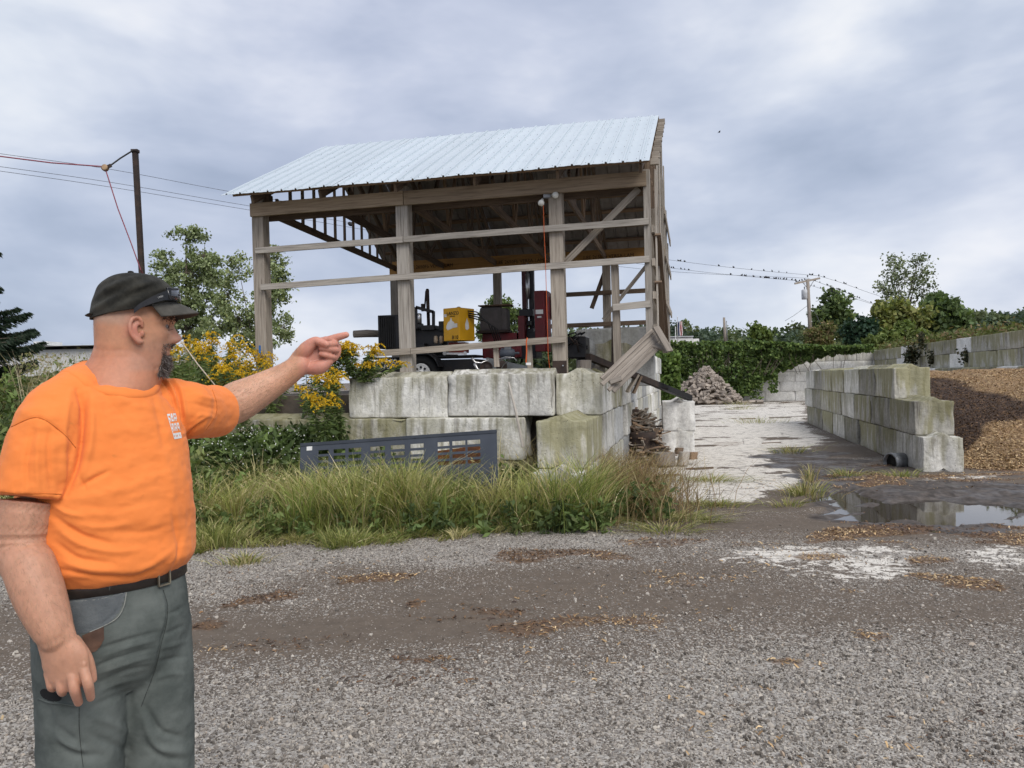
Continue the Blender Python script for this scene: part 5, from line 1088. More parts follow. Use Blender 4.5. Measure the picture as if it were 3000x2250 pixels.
# skin tones: sunburnt neck and ears, stubbled jaw, pink palm, paler far forearm
c = np.tile(np.array([.53, .262, .155]), (len(v), 1))
def tone(mask, col, amt): global c; c = c * (1 - (mask * amt)[:, None]) + np.array(col) * (mask * amt)[:, None]
ishead = (hq[:, 2] > 1.6) & (np.abs(hq[:, 0]) < .2) & (np.abs(hq[:, 1]) < .16)
mott = fbm(v * 60, 3, 3); mott2 = fbm(v * 14, 3, 5)
tone(ishead * sstep(1.76 - hq[:, 2], -.02, .04), (.49, .19, .108), .65)
tone(ishead * np.exp(-((hq[:, 0] - .024) / .026) ** 2 - ((hq[:, 2] - 1.80) / .045) ** 2) * (np.abs(hq[:, 1]) > .076), (.56, .21, .16), .75)
tone(ishead * np.exp(-((hq[:, 0] - .13) / .02) ** 2 - ((hq[:, 2] - 1.783) / .02) ** 2), (.60, .25, .20), .6)
tone(ishead * sstep(hq[:, 0], -.01, .03) * sstep(1.79 - hq[:, 2] + .25 * (hq[:, 0] - .05), -.01, .03) * sstep(hq[:, 2], 1.685, 1.70), (.42, .24, .175), .5)
tone(ishead * sstep(hq[:, 2] - 1.815 + .12 * hq[:, 0], -.012, .012) * sstep(-hq[:, 0], -.04, .02), (.42, .30, .235), .6)
lh = (px[:, 0] > 862) & (v[:, 1] > 2.4); tone(lh * sstep(px[:, 0], 862, 900), (.58, .255, .20), .75)
tone(((px[:, 0] > 560) & (v[:, 1] > 2.3)) * sstep(880 - px[:, 0], -20, 120), (.60, .345, .235), .8)
rh = (v[:, 1] < 1.95) & (v[:, 2] < 1.45); tone(rh * 1.0, (.52, .275, .185), .7); tone(rh * sstep(1.0 - v[:, 2], 0, .1), (.53, .26, .19), .6)
c *= .93 * (.87 + .26 * mott)[:, None] * (.91 + .18 * mott2)[:, None]
ca = bme.color_attributes.new('col', 'FLOAT_COLOR', 'POINT'); ca.data.foreach_set('color', np.concatenate([c, np.ones((len(v), 1))], 1).astype(np.float32).ravel())
bme.polygons.foreach_set('use_smooth', np.ones(len(bme.polygons), bool)); BODY = BVHTree.FromPolygons([tuple(p) for p in v], [tuple(p.vertices) for p in bme.polygons])
setv(bme, v - np.array([CX, CY, 0]))
m_skin, N, b = newmat('skin'); a = N('Attribute', attribute_name='col').outputs['Color']; tc = N('TexCoord').outputs['Object']
nf = N.noise(tc, 420, 4, .7); nm_ = N.noise(tc, 90, 4, .6)
N.val(b.inputs['Base Color'], N.mix(1.0, a, N.ramp(nm_, [(.3, .93), (.7, 1.05)]), 'MULTIPLY')); b.inputs['Roughness'].default_value = .52; b.inputs['Specular IOR Level'].default_value = .38
b.inputs['Subsurface Weight'].default_value = .12; b.inputs['Subsurface Radius'].default_value = (.012, .004, .002); b.inputs['Subsurface Scale'].default_value = 1.0
N.val(b.inputs['Normal'], N.bump(N.math('ADD', nf, N.math('MULTIPLY', nm_, .8)), .22, .0015))
link('body', bme, m_skin, man)
# eyes
M_eye = pm('eye_white', (.24, .19, .17), (.2, .15, .13), 30, .2, 0, 0); M_iris = pm('dark_iris', (.05, .035, .025), None, 40, .15, 0, 0)
for s in (-1, 1):
    v_, f_ = ellipsoid(H(.0880, s * .029, 1.8150), (.0122, .0122, .0122)); ey = link('eye', npmesh('eye', v_ - np.array([CX, CY, 0]), f_, True), M_eye, man)
    v_, f_ = ellipsoid(H(.0982, s * .0285, 1.8145), (.003, .0055, .0055), np.stack([HF, HLd, UP], 1)); link('iris', npmesh('iris', v_ - np.array([CX, CY, 0]), f_, True), M_iris, ey)
for s in (-1, 1):
    for zz, nm in ((1.8195, 'upper_lash_line'), (1.8105, 'lower_lash_line')):
        pts = []
        for y_ in np.linspace(.017, .042, 9): q = H(.115, s * y_, zz - .0035 * (y_ > .036) * (1 if zz > 1.815 else -1)); pts.append(np.array(BODY.find_nearest(Vector(q))[0]) + HF * .0004)
        MB().tube(pts, .0011 if zz > 1.815 else .0006, 5).build(nm, M_iris, man, True)
# hair: goatee, moustache, eyebrows
def hairs(name, n, region, length, width, cols, dirf, base=None):
    k = np.where(region)[0]; k = RNG.choice(k, n); p = v[k] + RNG.normal(0, .0012, (n, 3)); q = hq[k]; d = np.array([dirf(*x) for x in q]); d = d[:, :1] * HF + d[:, 1:2] * HLd + d[:, 2:3] * UP + RNG.normal(0, .35, (n, 3)); d /= np.linalg.norm(d, axis=1)[:, None]
    ln = RNG.uniform(.5, 1.1, n) * (length(q) if callable(length) else length); sd = np.cross(d, RNG.normal(0, 1, (n, 3))); sd = sd / np.linalg.norm(sd, axis=1)[:, None] * width / 2; curl = RNG.normal(0, .25, (n, 3)) * ln[:, None]
    V = np.stack([p - sd, p + sd, p + d * ln[:, None] * .55 + sd * .8 + curl * .3, p + d * ln[:, None] * .55 - sd * .8 + curl * .3, p + d * ln[:, None] + curl + sd * .15, p + d * ln[:, None] + curl - sd * .15], 1).reshape(-1, 3); kk = np.arange(n)[:, None] * 6
    F = np.concatenate([kk + [[0, 1, 2, 3]], kk + [[3, 2, 4, 5]]]); col = np.repeat(pick(cols, n, .3), 6, 0)
    if base is not None:
        bv, bf = base; bf = np.array(bf, dtype=object); kq = [list(f) for f in bf]; allf = F.tolist() + [[i + len(V) for i in f] for f in kq]; V = np.concatenate([V, bv]); col = np.concatenate([col, np.tile(np.array(cols[0]) * .8, (len(bv), 1))]); return link(name, npmesh(name, V - np.array([CX, CY, 0]), allf, False, col), M_hair, man)
    return link(name, npmesh(name, V - np.array([CX, CY, 0]), F, False, col), M_hair, man)
M_hair = leaf_mat('hair', .0); HC = [(.065, .046, .038), (.09, .066, .055), (.055, .04, .035), (.20, .17, .155), (.33, .30, .28)]
gm = fuse([ellipsoid(H(.086, 0, 1.705), (.016, .026, .020)), ellipsoid(H(.070, 0, 1.694), (.018, .025, .012)), ellipsoid(H(.094, 0, 1.724), (.008, .020, .013))], .003, 2); gv_ = getv(gm); gn_ = getn(gm); gv_ += gn_ * ((fbm(gv_ * 160, 3, 9) - .4) * .008)[:, None]
hairs('goatee', 5200, ishead & (hq[:, 0] > .058) & (hq[:, 2] < 1.735) & (hq[:, 2] > 1.682) & (np.abs(hq[:, 1]) < .034), .0145, .0010, HC, lambda x, y, z: (.40 + 6 * (x - .08), y * 10, -.75), (gv_, [tuple(p.vertices) for p in gm.polygons]))
hairs('moustache', 800, ishead & (hq[:, 0] > .082) & (((hq[:, 2] < 1.769) & (hq[:, 2] > 1.757) & (np.abs(hq[:, 1]) < .032)) | ((np.abs(np.abs(hq[:, 1]) - .033) < .007) & (hq[:, 2] < 1.765) & (hq[:, 2] > 1.715))), .007, .0009, HC[:4], lambda x, y, z: (.35, y * 14, -.8))
for sg_ in (-1, 1): hairs('eyebrow', 220, ishead & (hq[:, 0] > .06) & (np.abs(hq[:, 2] - 1.836 + .08 * np.abs(np.abs(hq[:, 1]) - .034)) < .0045) & (np.abs(sg_ * hq[:, 1] - .036) < .022), .010, .0010, [(.035, .025, .02), (.06, .045, .035)], lambda x, y, z: (.3, np.sign(y) * .9, .1))
hairs('stubble', 2600, ishead & (hq[:, 2] > 1.79) & (hq[:, 2] < 1.86) & (hq[:, 0] < .06) & (np.abs(hq[:, 1]) < .082), .0016, .0004, [(.2, .15, .12), (.30, .24, .19)], lambda x, y, z: (-.4, y * 8, -.6))
def arm_hair(name, mask, axis, n, cols):
    k = np.where(mask)[0]; k = RNG.choice(k, n); p = v[k]; d = np.tile(axis, (n, 1)) + RNG.normal(0, .45, (n, 3)); d /= np.linalg.norm(d, axis=1)[:, None]
    loc = [BODY.find_nearest(Vector(q)) for q in p]; nr = np.array([l[1] for l in loc]); d = d - nr * (d * nr).sum(1)[:, None] + nr * .28; ln = RNG.uniform(.006, .016, n)[:, None]; sd = np.cross(d, nr); sd = sd / (np.linalg.norm(sd, axis=1)[:, None] + 1e-9) * .00022
    V = np.stack([p - sd, p + sd, p + d * ln], 1).reshape(-1, 3); F = np.arange(n * 3).reshape(n, 3); o = link(name, npmesh(name, V - np.array([CX, CY, 0]), F, False, np.repeat(pick(cols, n, .3), 3, 0)), M_hair, man); o['kind'] = 'stuff'
arm_hair('arm_hair', (v[:, 1] < 1.93) & (v[:, 2] > 1.05) & (v[:, 2] < 1.40) & (px[:, 0] < 240), np.array([.3, 0, -.95]), 3600, [(.38, .25, .15), (.25, .165, .105)])
arm_hair('arm_hair', (v[:, 1] > 2.38) & (px[:, 0] > 650) & (px[:, 0] < 870), nrm(LW - LE), 3800, [(.40, .28, .17), (.25, .17, .11)])
# ---- t-shirt
YK = [(.004, 0.0, .025, .044), (.011, -.012, .024, .042), (.022, -.032, .021, .036), (.034, -.065, .015, .030), (.030, -.11, .01, .02)]
sp_ = [torso(smooth_tab(SH)), loft_sections([(B(l, f, 1.684 + dz), LA * (.095 + g), FA * (.090 + g) - UP * (.044 - .3 * g), 2.1) for g, dz, l, f in YK], 40), limb([B(-.005, -.035, 1.640), P(235, 1172, 2.03), P(180, 1215, 1.97), P(148, 1250, 1.93)], [.080, .084, .086, .083], 28), limb([P(150, 1240, 1.93), P(134, 1285, 1.915), P(118, 1340, 1.90), P(101, 1405, 1.885), P(90, 1454, 1.875)], [.080, .081, .0815, .082, .083], 30, round_ends=False),
       limb([B(.04, -.02, 1.612), B(.13, 0, 1.598), P(545, 1202, 2.25)], [.082, .084, .084], 28), limb([P(540, 1200, 2.24), P(575, 1204, 2.31), P(606, 1206, 2.37), P(632, 1204, 2.425)], [.083, .082, .079, .082], 30, round_ends=False)]
tme = fuse(sp_, .0036, 9)
def cloth_noise(amp, fr, seed): return lambda p: (fbm(p * fr, 3, seed) - .5) * amp
SF = [([(28, 1253), (108, 1223), (177, 1263), (228, 1317)], 3.2, -.0022), ([(228, 1142), (243, 1203), (238, 1288), (228, 1350), (212, 1400), (192, 1448)], 9, -.013), ([(262, 1150), (270, 1230), (262, 1320), (245, 1380)], 12, .006), ([(240, 1424), (275, 1402), (318, 1382)], 7, -.006), ([(236, 1400), (250, 1432)], 5, -.004),
      ([(205, 1150), (190, 1240), (185, 1330), (188, 1430)], 10, .005), ([(150, 1250), (140, 1330), (150, 1440)], 9, -.004), ([(95, 1260), (80, 1350), (82, 1440)], 9, -.004), ([(115, 1255), (108, 1350), (112, 1440)], 9, .004),
      ([(462, 1104), (490, 1132), (508, 1170), (520, 1215)], 4.5, -.007), ([(486, 1100), (516, 1140), (530, 1200), (536, 1262)], 5, -.007), ([(475, 1104), (503, 1140), (520, 1190)], 4.5, .005), ([(505, 1108), (533, 1150), (545, 1220)], 5, .004),
      ([(538, 1282), (562, 1258), (600, 1232)], 5, -.005), ([(542, 1270), (580, 1236), (615, 1215)], 6, .004), ([(300, 1120), (350, 1165), (400, 1190), (440, 1195)], 10, .0025), ([(280, 1130), (330, 1190), (390, 1250)], 12, -.003), ([(250, 1110), (290, 1200), (330, 1300)], 14, .003), ([(450, 1160), (470, 1240), (480, 1320)], 10, -.003),
      ([(150, 1505), (200, 1545), (250, 1572), (320, 1590)], 9, -.006), ([(160, 1540), (230, 1590), (320, 1615), (420, 1610)], 11, .005), ([(165, 1590), (230, 1635), (330, 1650)], 9, -.005), ([(175, 1640), (260, 1668), (370, 1672)], 9, .004), ([(180, 1668), (280, 1688), (385, 1690)], 6, -.004), ([(330, 1690), (390, 1690), (440, 1672), (500, 1640)], 8, -.004), ([(380, 1680), (440, 1655), (520, 1600)], 9, .003),
      ([(505, 1500), (520, 1570), (528, 1640)], 8, -.004), ([(530, 1560), (525, 1620), (505, 1660)], 6, -.004), ([(150, 1470), (190, 1500), (240, 1512)], 8, .004), ([(200, 1460), (300, 1450), (400, 1420), (470, 1390)], 16, .003), ([(220, 1480), (330, 1490), (450, 1460)], 16, -.003), ([(480, 1330), (500, 1420), (510, 1500)], 14, .003), ([(240, 1540), (300, 1545), (380, 1535)], 9, .003), ([(340, 1560), (420, 1560), (490, 1540)], 10, -.003),
      ([(0, 1440), (60, 1448), (130, 1445), (186, 1452)], 2.4, -.0016), ([(185, 1440), (160, 1462)], 6, .004), ([(619, 1140), (630, 1200), (600, 1255)], 2.4, -.0012), ([(560, 1150), (600, 1165), (640, 1172)], 7, .003), ([(565, 1180), (600, 1190), (640, 1200)], 7, -.003), ([(560, 1240), (590, 1215), (630, 1225)], 6, .003)]
fold(tme, SF, lambda p: (fbm(p * np.array([12, 12, 20]), 3, 21) - .5) * .011 + (.5 - np.abs(fbm(p * np.array([16, 16, 24]) + 5, 3, 27) - .5) * 2) * .0032 + (fbm(p * 40, 2, 23) - .5) * .0026)
tme.polygons.foreach_set('use_smooth', np.ones(len(tme.polygons), bool)); tv_ = getv(tme); SHIRT = BVHTree.FromPolygons([tuple(p) for p in tv_], [tuple(p.vertices) for p in tme.polygons]); setv(tme, tv_ - np.array([CX, CY, 0]))
m_sh, N, b = newmat('orange_cotton'); tc = N('TexCoord').outputs['Object']; n1 = N.noise(tc, 7, 5, .6); n2 = N.noise(tc, 900, 2, .5); n3 = N.noise(N.scaled(tc, 30, 30, 55), 1, 4, .6)
N.val(b.inputs['Base Color'], N.mix(N.step(N.noise(tc, 26, 3), .70, .78), N.mix(n1, (.76, .200, .045), (.87, .262, .068)), (.68, .20, .05))); b.inputs['Roughness'].default_value = .88; b.inputs['Specular IOR Level'].default_value = .15; b.inputs['Sheen Weight'].default_value = .10
N.val(b.inputs['Normal'], N.bump(N.math('ADD', N.math('MULTIPLY', n2, .4), n3), .25, .004))
shirt = link('t_shirt', tme, m_sh, man)
def neckline(t, grow=0.0, dz=0.0): a = 2 * math.pi * t; f_, l = math.cos(a), math.sin(a); return B((.097 + grow) * l + .025, .043 + (.092 + grow) * f_, 1.684 - .044 * f_ + dz)
V = []; F = []; n = 96; bands = [(0.0, 0.002), (.003, -.002), (.011, -.010), (.018, -.018), (.0195, -.0195)]; lifts = [.0005, .0018, .002, .0018, -.001]
for t in range(n):
    for (g_, z_), lf in zip(bands, lifts):
        q = neckline(t / n, g_, z_); loc, nr, _, _ = SHIRT.find_nearest(Vector(q)); loc, nr = np.array(loc), np.array(nr)
        V.append(loc + nr * lf if np.linalg.norm(loc - q) < .05 else q)
k = len(bands); F = [(i * k + j, i * k + j + 1, ((i + 1) % n) * k + j + 1, ((i + 1) % n) * k + j) for i in range(n) for j in range(k - 1)]
cme = npmesh('collar', np.array(V) - np.array([CX, CY, 0]), F, True)
link('collar', cme, m_sh, shirt)
def patch(px_quad, nu, nv, bvh, lift, name, mat, parent, keep=None):
    """a thin flat print or cloth piece laid on the surface underneath"""
    q = [np.array(p, float) for p in px_quad]; V = []; uv = []
    for j in range(nv + 1):
        for i in range(nu + 1):
            s, t = i / nu, j / nv; p = (q[0] * (1 - s) + q[1] * s) * (1 - t) + (q[3] * (1 - s) + q[2] * s) * t; d = ray(*p); hit = bvh.ray_cast(Vector((0, 0, CAMH)), Vector(d).normalized()); pt = np.array(hit[0]) if hit[0] is not None else P(p[0], p[1], 2.0)
            V.append(pt - nrm(d) * lift); uv.append((s, 1 - t))
    F = [(j * (nu + 1) + i, j * (nu + 1) + i + 1, (j + 1) * (nu + 1) + i + 1, (j + 1) * (nu + 1) + i) for j in range(nv) for i in range(nu)]
    if keep is not None: F = [f for k_, f in enumerate(F) if keep(k_ % nu, k_ // nu)]
    me = npmesh(name, np.array(V) - np.array([CX, CY, 0]), F, True); l = me.uv_layers.new(name='UVMap'); l.data.foreach_set('uv', np.array([uv[i] for f in F for i in f], np.float32).ravel()); return link(name, me, mat, parent)
# chest print: white block letters, worn
GL = ["1111011011110", "1000111010010", "1110101011110", "1010111010100", "0000000000000", "1011101110111", "1010101010101", "1110101110111", "1010101010001", "0000000000000", "1111111111111", "1011010111011", "1111111111111"]
patch([(489, 1213), (517, 1210), (533, 1283), (511, 1287)], 13, 13, SHIRT, .0016, 'chest_print', M_white, shirt, lambda i, j: GL[j][i] == '1' or i == 0)
# ---- trousers and belt
PT = np.array([(1.168, 0, .032, .180, .163), (1.12, 0, .038, .188, .168), (1.04, 0, .050, .190, .166), (.96, 0, .058, .188, .150), (.90, 0, .062, .180, .122), (.85, 0, .062, .15, .09)])
tp_ = [torso(smooth_tab(PT))] + [limb(legpath(s), [.108, .107, .098, .092, .090], 28, round_ends=False) for s in (-1, 1)]
pme = fuse(tp_, .0045, 9)
PF = [([(478, 1725), (490, 1775), (487, 1830), (474, 1880), (455, 1960), (425, 2040), (412, 2075)], 3.5, -.004), ([(470, 1730), (480, 1790), (472, 1850)], 6, .003), ([(470, 1850), (400, 1868), (330, 1890), (280, 1905)], 6, -.0035), ([(462, 1875), (380, 1895), (300, 1925)], 6, .003), ([(455, 1900), (390, 1915), (300, 1945), (270, 1965)], 6, -.0035), ([(448, 1925), (380, 1940), (290, 1975)], 6, .003), ([(440, 1950), (370, 1965), (290, 2000)], 7, -.0035), ([(430, 1985), (350, 2000), (280, 2030)], 8, .003), ([(420, 2020), (340, 2040), (260, 2075)], 9, -.0035),
      ([(490, 1800), (520, 1790), (540, 1775)], 6, -.003), ([(480, 1860), (515, 1845), (542, 1830)], 6, -.003), ([(470, 1900), (510, 1890), (542, 1880)], 7, .003), ([(462, 1940), (505, 1930), (545, 1925)], 7, -.003), ([(450, 1990), (500, 1975), (545, 1975)], 8, .003), ([(425, 2070), (470, 2140), (540, 2160)], 10, -.006), ([(420, 2100), (460, 2190), (540, 2200)], 12, .006), ([(430, 2180), (480, 2220), (540, 2225)], 10, -.005),
      ([(236, 2060), (232, 2130), (240, 2200), (250, 2250)], 5, -.003), ([(130, 2060), (160, 2130), (230, 2180)], 14, -.008), ([(140, 2100), (190, 2170), (260, 2210)], 12, .007), ([(160, 2180), (220, 2210), (300, 2215)], 12, -.006), ([(270, 2100), (330, 2120), (380, 2150)], 12, .004), ([(260, 2150), (330, 2180), (385, 2200)], 12, -.004),
      ([(192, 1760), (280, 1755), (365, 1735)], 2.5, -.002), ([(370, 1735), (362, 1775), (340, 1810), (300, 1835)], 3, .003), ([(362, 1735), (352, 1775), (330, 1805), (290, 1832)], 3, -.003), ([(120, 1860), (112, 1950)], 6, .003), ([(120, 2050), (160, 2056), (225, 2068)], 4, .004)]
fold(pme, PF, lambda p: (fbm(p * np.array([10, 10, 16]), 3, 31) - .5) * .008 + (fbm(p * np.array([22, 22, 40]), 2, 33) - .5) * .003)
pme.polygons.foreach_set('use_smooth', np.ones(len(pme.polygons), bool)); pv_ = getv(pme); PANTS = BVHTree.FromPolygons([tuple(p) for p in pv_], [tuple(p.vertices) for p in pme.polygons]); setv(pme, pv_ - np.array([CX, CY, 0]))
m_pt, N, b = newmat('grey_green_canvas'); tc = N('TexCoord').outputs['Object']; n1 = N.noise(tc, 9, 6, .65); n2 = N.noise(tc, 700, 2, .5); n3 = N.noise(N.scaled(tc, 18, 18, 60), 1, 4, .6)
N.val(b.inputs['Base Color'], N.mix(N.step(n1, .3, .7), (.072, .084, .079), (.13, .145, .136))); b.inputs['Roughness'].default_value = .9; b.inputs['Specular IOR Level'].default_value = .15
N.val(b.inputs['Normal'], N.bump(N.math('ADD', N.math('MULTIPLY', n2, .5), n3), .3, .004))
tr_ = link('trousers', pme, m_pt, man)
M_belt = pm('dark_leather_belt', (.030, .022, .018), (.018, .014, .012), 30, .45, 0, .3, 120, .002); M_lea = pm('brown_leather', (.125, .068, .045), (.075, .042, .03), 22, .6, 0, .3, 120, .002); M_dk = pm('dark_cloth', (.012, .012, .013), None, 20, .9)
V = []; n = 64; sec = [(.004, -.019), (.0085, -.017), (.0085, .017), (.004, .019), (-.004, .018), (-.004, -.018)]
for i in range(n):
    a = 2 * math.pi * i / n; cs, sn = math.cos(a), math.sin(a); cc = (np.sign(cs) * abs(cs) ** .85, np.sign(sn) * abs(sn) ** .85)
    for g_, z_ in sec: V.append(B((.184 + g_) * cc[1], .032 + (.166 + g_) * cc[0], 1.148 + z_))
k = len(sec); F = [(i * k + j, i * k + (j + 1) % k, ((i + 1) % n) * k + (j + 1) % k, ((i + 1) % n) * k + j) for i in range(n) for j in range(k)]
belt = link('belt', npmesh('belt', np.array(V) - np.array([CX, CY, 0]), F, True), M_belt, man)
def belt_pt(a, g_=0.0, z_=0.0): cs, sn = math.cos(a), math.sin(a); return B((.184 + g_) * np.sign(sn) * abs(sn) ** .85, .032 + (.166 + g_) * np.sign(cs) * abs(cs) ** .85, 1.148 + z_)
mm = MB(); b0_, bt_ = belt_pt(.30, .013), nrm(belt_pt(.36) - belt_pt(.24)); bn_ = nrm(np.cross(bt_, UP))
for a, b_ in (((-.017, -.021), (.017, -.021)), ((.017, -.021), (.017, .021)), ((.017, .021), (-.017, .021)), ((-.017, .021), (-.017, -.021))): mm.beam(b0_ + bt_ * a[0] + UP * a[1], b0_ + bt_ * b_[0] + UP * b_[1], .004, .005, bn_)
mm.build('buckle', pm('brass_buckle', (.42, .38, .28), (.3, .26, .2), 30, .35, .9), belt)
for l in (-.06,): MB().beam(B(l, .036 + .160, 1.118), B(l, .036 + .163, 1.178), .014, .006, FA).build('belt_loop', m_pt, tr_)
patch([(178, 1750), (368, 1734), (366, 1838), (196, 1862)], 40, 30, PANTS, .0012, 'pocket_lining', pm('pocket_canvas', (.115, .128, .135), (.085, .096, .104), 30, .9), tr_, lambda i, j: i / 40 < .36 + .62 * math.sqrt(max(0, 1 - (j / 29) ** 2)))
patch([(240, 1862), (304, 1836), (306, 1900), (250, 1918)], 28, 28, PANTS, .0022, 'leather_patch', M_lea, tr_, lambda i, j: (i / 28) ** 2 + (j / 28) ** 2 < 1.25 or i < 8)
patch([(116, 2010), (182, 2034), (178, 2060), (118, 2048)], 24, 16, PANTS, .002, 'pocket_opening', M_dk, tr_, lambda i, j: ((i - 11.5) / 12) ** 2 + ((j - 7.5) / 8) ** 2 < 1)
M_seam = pm('dark_seam', (.035, .04, .04), None, 30, .9); M_thread = pm('pale_thread', (.30, .31, .29), None, 30, .9)
def seam(pts, bvh, r_, mat, parent, name='seam'):
    q = catmull(pts, 10); o_ = []
    for p in q:
        d = ray(*p); h_ = bvh.ray_cast(Vector((0, 0, CAMH)), Vector(d).normalized())
        if h_[0] is not None and (not o_ or np.linalg.norm(np.array(h_[0]) - o_[-1]) < .05): o_.append(np.array(h_[0]) - nrm(d) * r_ * .3)
    if len(o_) > 2: MB().tube(o_, r_, 5).build(name, mat, parent, True)
seam([(370, 1736), (363, 1775), (345, 1808), (312, 1830), (262, 1852)], PANTS, .0014, M_thread, tr_); seam([(478, 1728), (491, 1775), (487, 1830), (474, 1880), (455, 1960), (425, 2040), (414, 2070)], PANTS, .0008, M_seam, tr_)
seam([(112, 2046), (146, 2058), (184, 2062), (228, 2070)], PANTS, .003, m_pt, tr_, 'pocket_hem'); seam([(232, 2072), (232, 2130), (238, 2200), (244, 2248)], PANTS, .0008, M_seam, tr_); seam([(192, 1762), (280, 1757), (362, 1738)], PANTS, .0011, M_thread, tr_)
M_oth = pm('orange_thread', (.60, .15, .025), None, 30, .9)
seam([(28, 1253), (108, 1223), (177, 1263), (222, 1312)], SHIRT, .0012, M_oth, shirt); seam([(2, 1440), (60, 1447), (120, 1446), (180, 1448)], SHIRT, .0010, M_oth, shirt); seam([(622, 1142), (634, 1180), (632, 1215), (605, 1258)], SHIRT, .0010, M_oth, shirt)
for s in (-1, 1):                                                   # boots
    v_, f_ = limb([B(s * .115, -.07, .055), B(s * .118, .03, .06), B(s * .122, .15, .045)], [.05, .055, .045], 20, wide=LA, flat=.95); v2, f2 = limb([B(s * .115, -.02, .06), B(s * .115, 0, .2)], [.055, .058], 16); bm2 = fuse([(v_, f_), (v2, f2)], .008, 3); setv(bm2, getv(bm2) - np.array([CX, CY, 0])); link('boot', bm2, M_lea, man)
# ---- cap
CC = (.010, 1.857); TL = .19
def capz(x): return CC[1] + TL * (x - CC[0]) - .002
V = []; n = 96; m = 40
for j in range(m + 1):
    e = j / m * math.pi / 2
    for i in range(n):
        a = 2 * math.pi * i / n; rr = math.cos(e) ** .62; zz = math.sin(e) ** 1.05; x = CC[0] + (.113 if math.cos(a) > 0 else .107) * rr * math.cos(a); y = .0925 * rr * math.sin(a)
        hgt = .108 - .010 * max(0, math.cos(a)) * rr; z = capz(x * 1.0) * (1 - zz) + (capz(CC[0]) + TL * .35 * (x - CC[0])) * zz + hgt * zz
        s = math.sin(a); wr = .0055 * math.sin(26 * (z - .35 * x) * 6.28 / 1.6 + 3 * x * 10) * math.sin(e * 2) * abs(s) + .004 * math.sin(60 * (z - .6 * x) * 3.1 + 9 * x) * math.sin(e * 2) ** .5 * abs(s)
        f_ = 1 + wr / .09 - .010 * math.exp(-((a % (math.pi / 3)) / .05) ** 2) * math.sin(e * 2); V.append(H(CC[0] + (x - CC[0]) * f_, y * f_, z))
F = [(j * n + i, j * n + (i + 1) % n, (j + 1) * n + (i + 1) % n, (j + 1) * n + i) for j in range(m) for i in range(n)]
m_cap, N, b = newmat('faded_black_cap'); tc = N('TexCoord').outputs['Object']; n1 = N.noise(tc, 16, 5, .65); n2 = N.noise(tc, 500, 3, .6)
N.val(b.inputs['Base Color'], N.mix(N.step(n1, .32, .72), (.015, .015, .0135), (.048, .046, .038))); b.inputs['Roughness'].default_value = .95; b.inputs['Specular IOR Level'].default_value = .12; b.inputs['Sheen Weight'].default_value = .08
N.val(b.inputs['Normal'], N.bump(N.math('ADD', n2, n1), .4, .004))
cap = link('cap', npmesh('cap', np.array(V) - np.array([CX, CY, 0]), F, True), m_cap, man); cap.modifiers.new('t', 'SOLIDIFY').thickness = .003
V = []; nu, nv = 28, 12
for j in range(nv + 1):
    for i in range(nu + 1):
        s = (i / nu * 2 - 1); t = j / nv; a = s * R(62); x0 = CC[0] + .110 * math.cos(a); y0 = .0895 * math.sin(a); ext = .056 * (1 - .55 * abs(s) ** 2.6) * t; x = x0 + ext; y = y0 * (1 + .05 * t); V.append(H(x, y, capz(x0) + .004 - .40 * ext - .10 * ext * t - .020 * abs(s) ** 2 * t))
F = [(j * (nu + 1) + i, j * (nu + 1) + i + 1, (j + 1) * (nu + 1) + i + 1, (j + 1) * (nu + 1) + i) for j in range(nv) for i in range(nu)]
m_brim = pm('faded_brim_cloth', (.085, .08, .07), (.055, .052, .046), 30, .95, 0, .3, 300, .002)
br = link('brim', npmesh('brim', np.array(V) - np.array([CX, CY, 0]), F, True), m_brim, cap); br.modifiers.new('t', 'SOLIDIFY').thickness = .0045
v_, f_ = ellipsoid(H(CC[0] - .004, 0, 1.966), (.008, .008, .004)); link('button', npmesh('button', v_ - np.array([CX, CY, 0]), f_, True), m_cap, cap)
MB().tube([H(CC[0] - .108 * math.cos(a) - .001, .094 * math.sin(a), capz(CC[0] - .107 * math.cos(a)) + .010) for a in np.linspace(-.55, .55, 9)], .009, 8, flat=.25).build('strap', m_cap, cap, True)
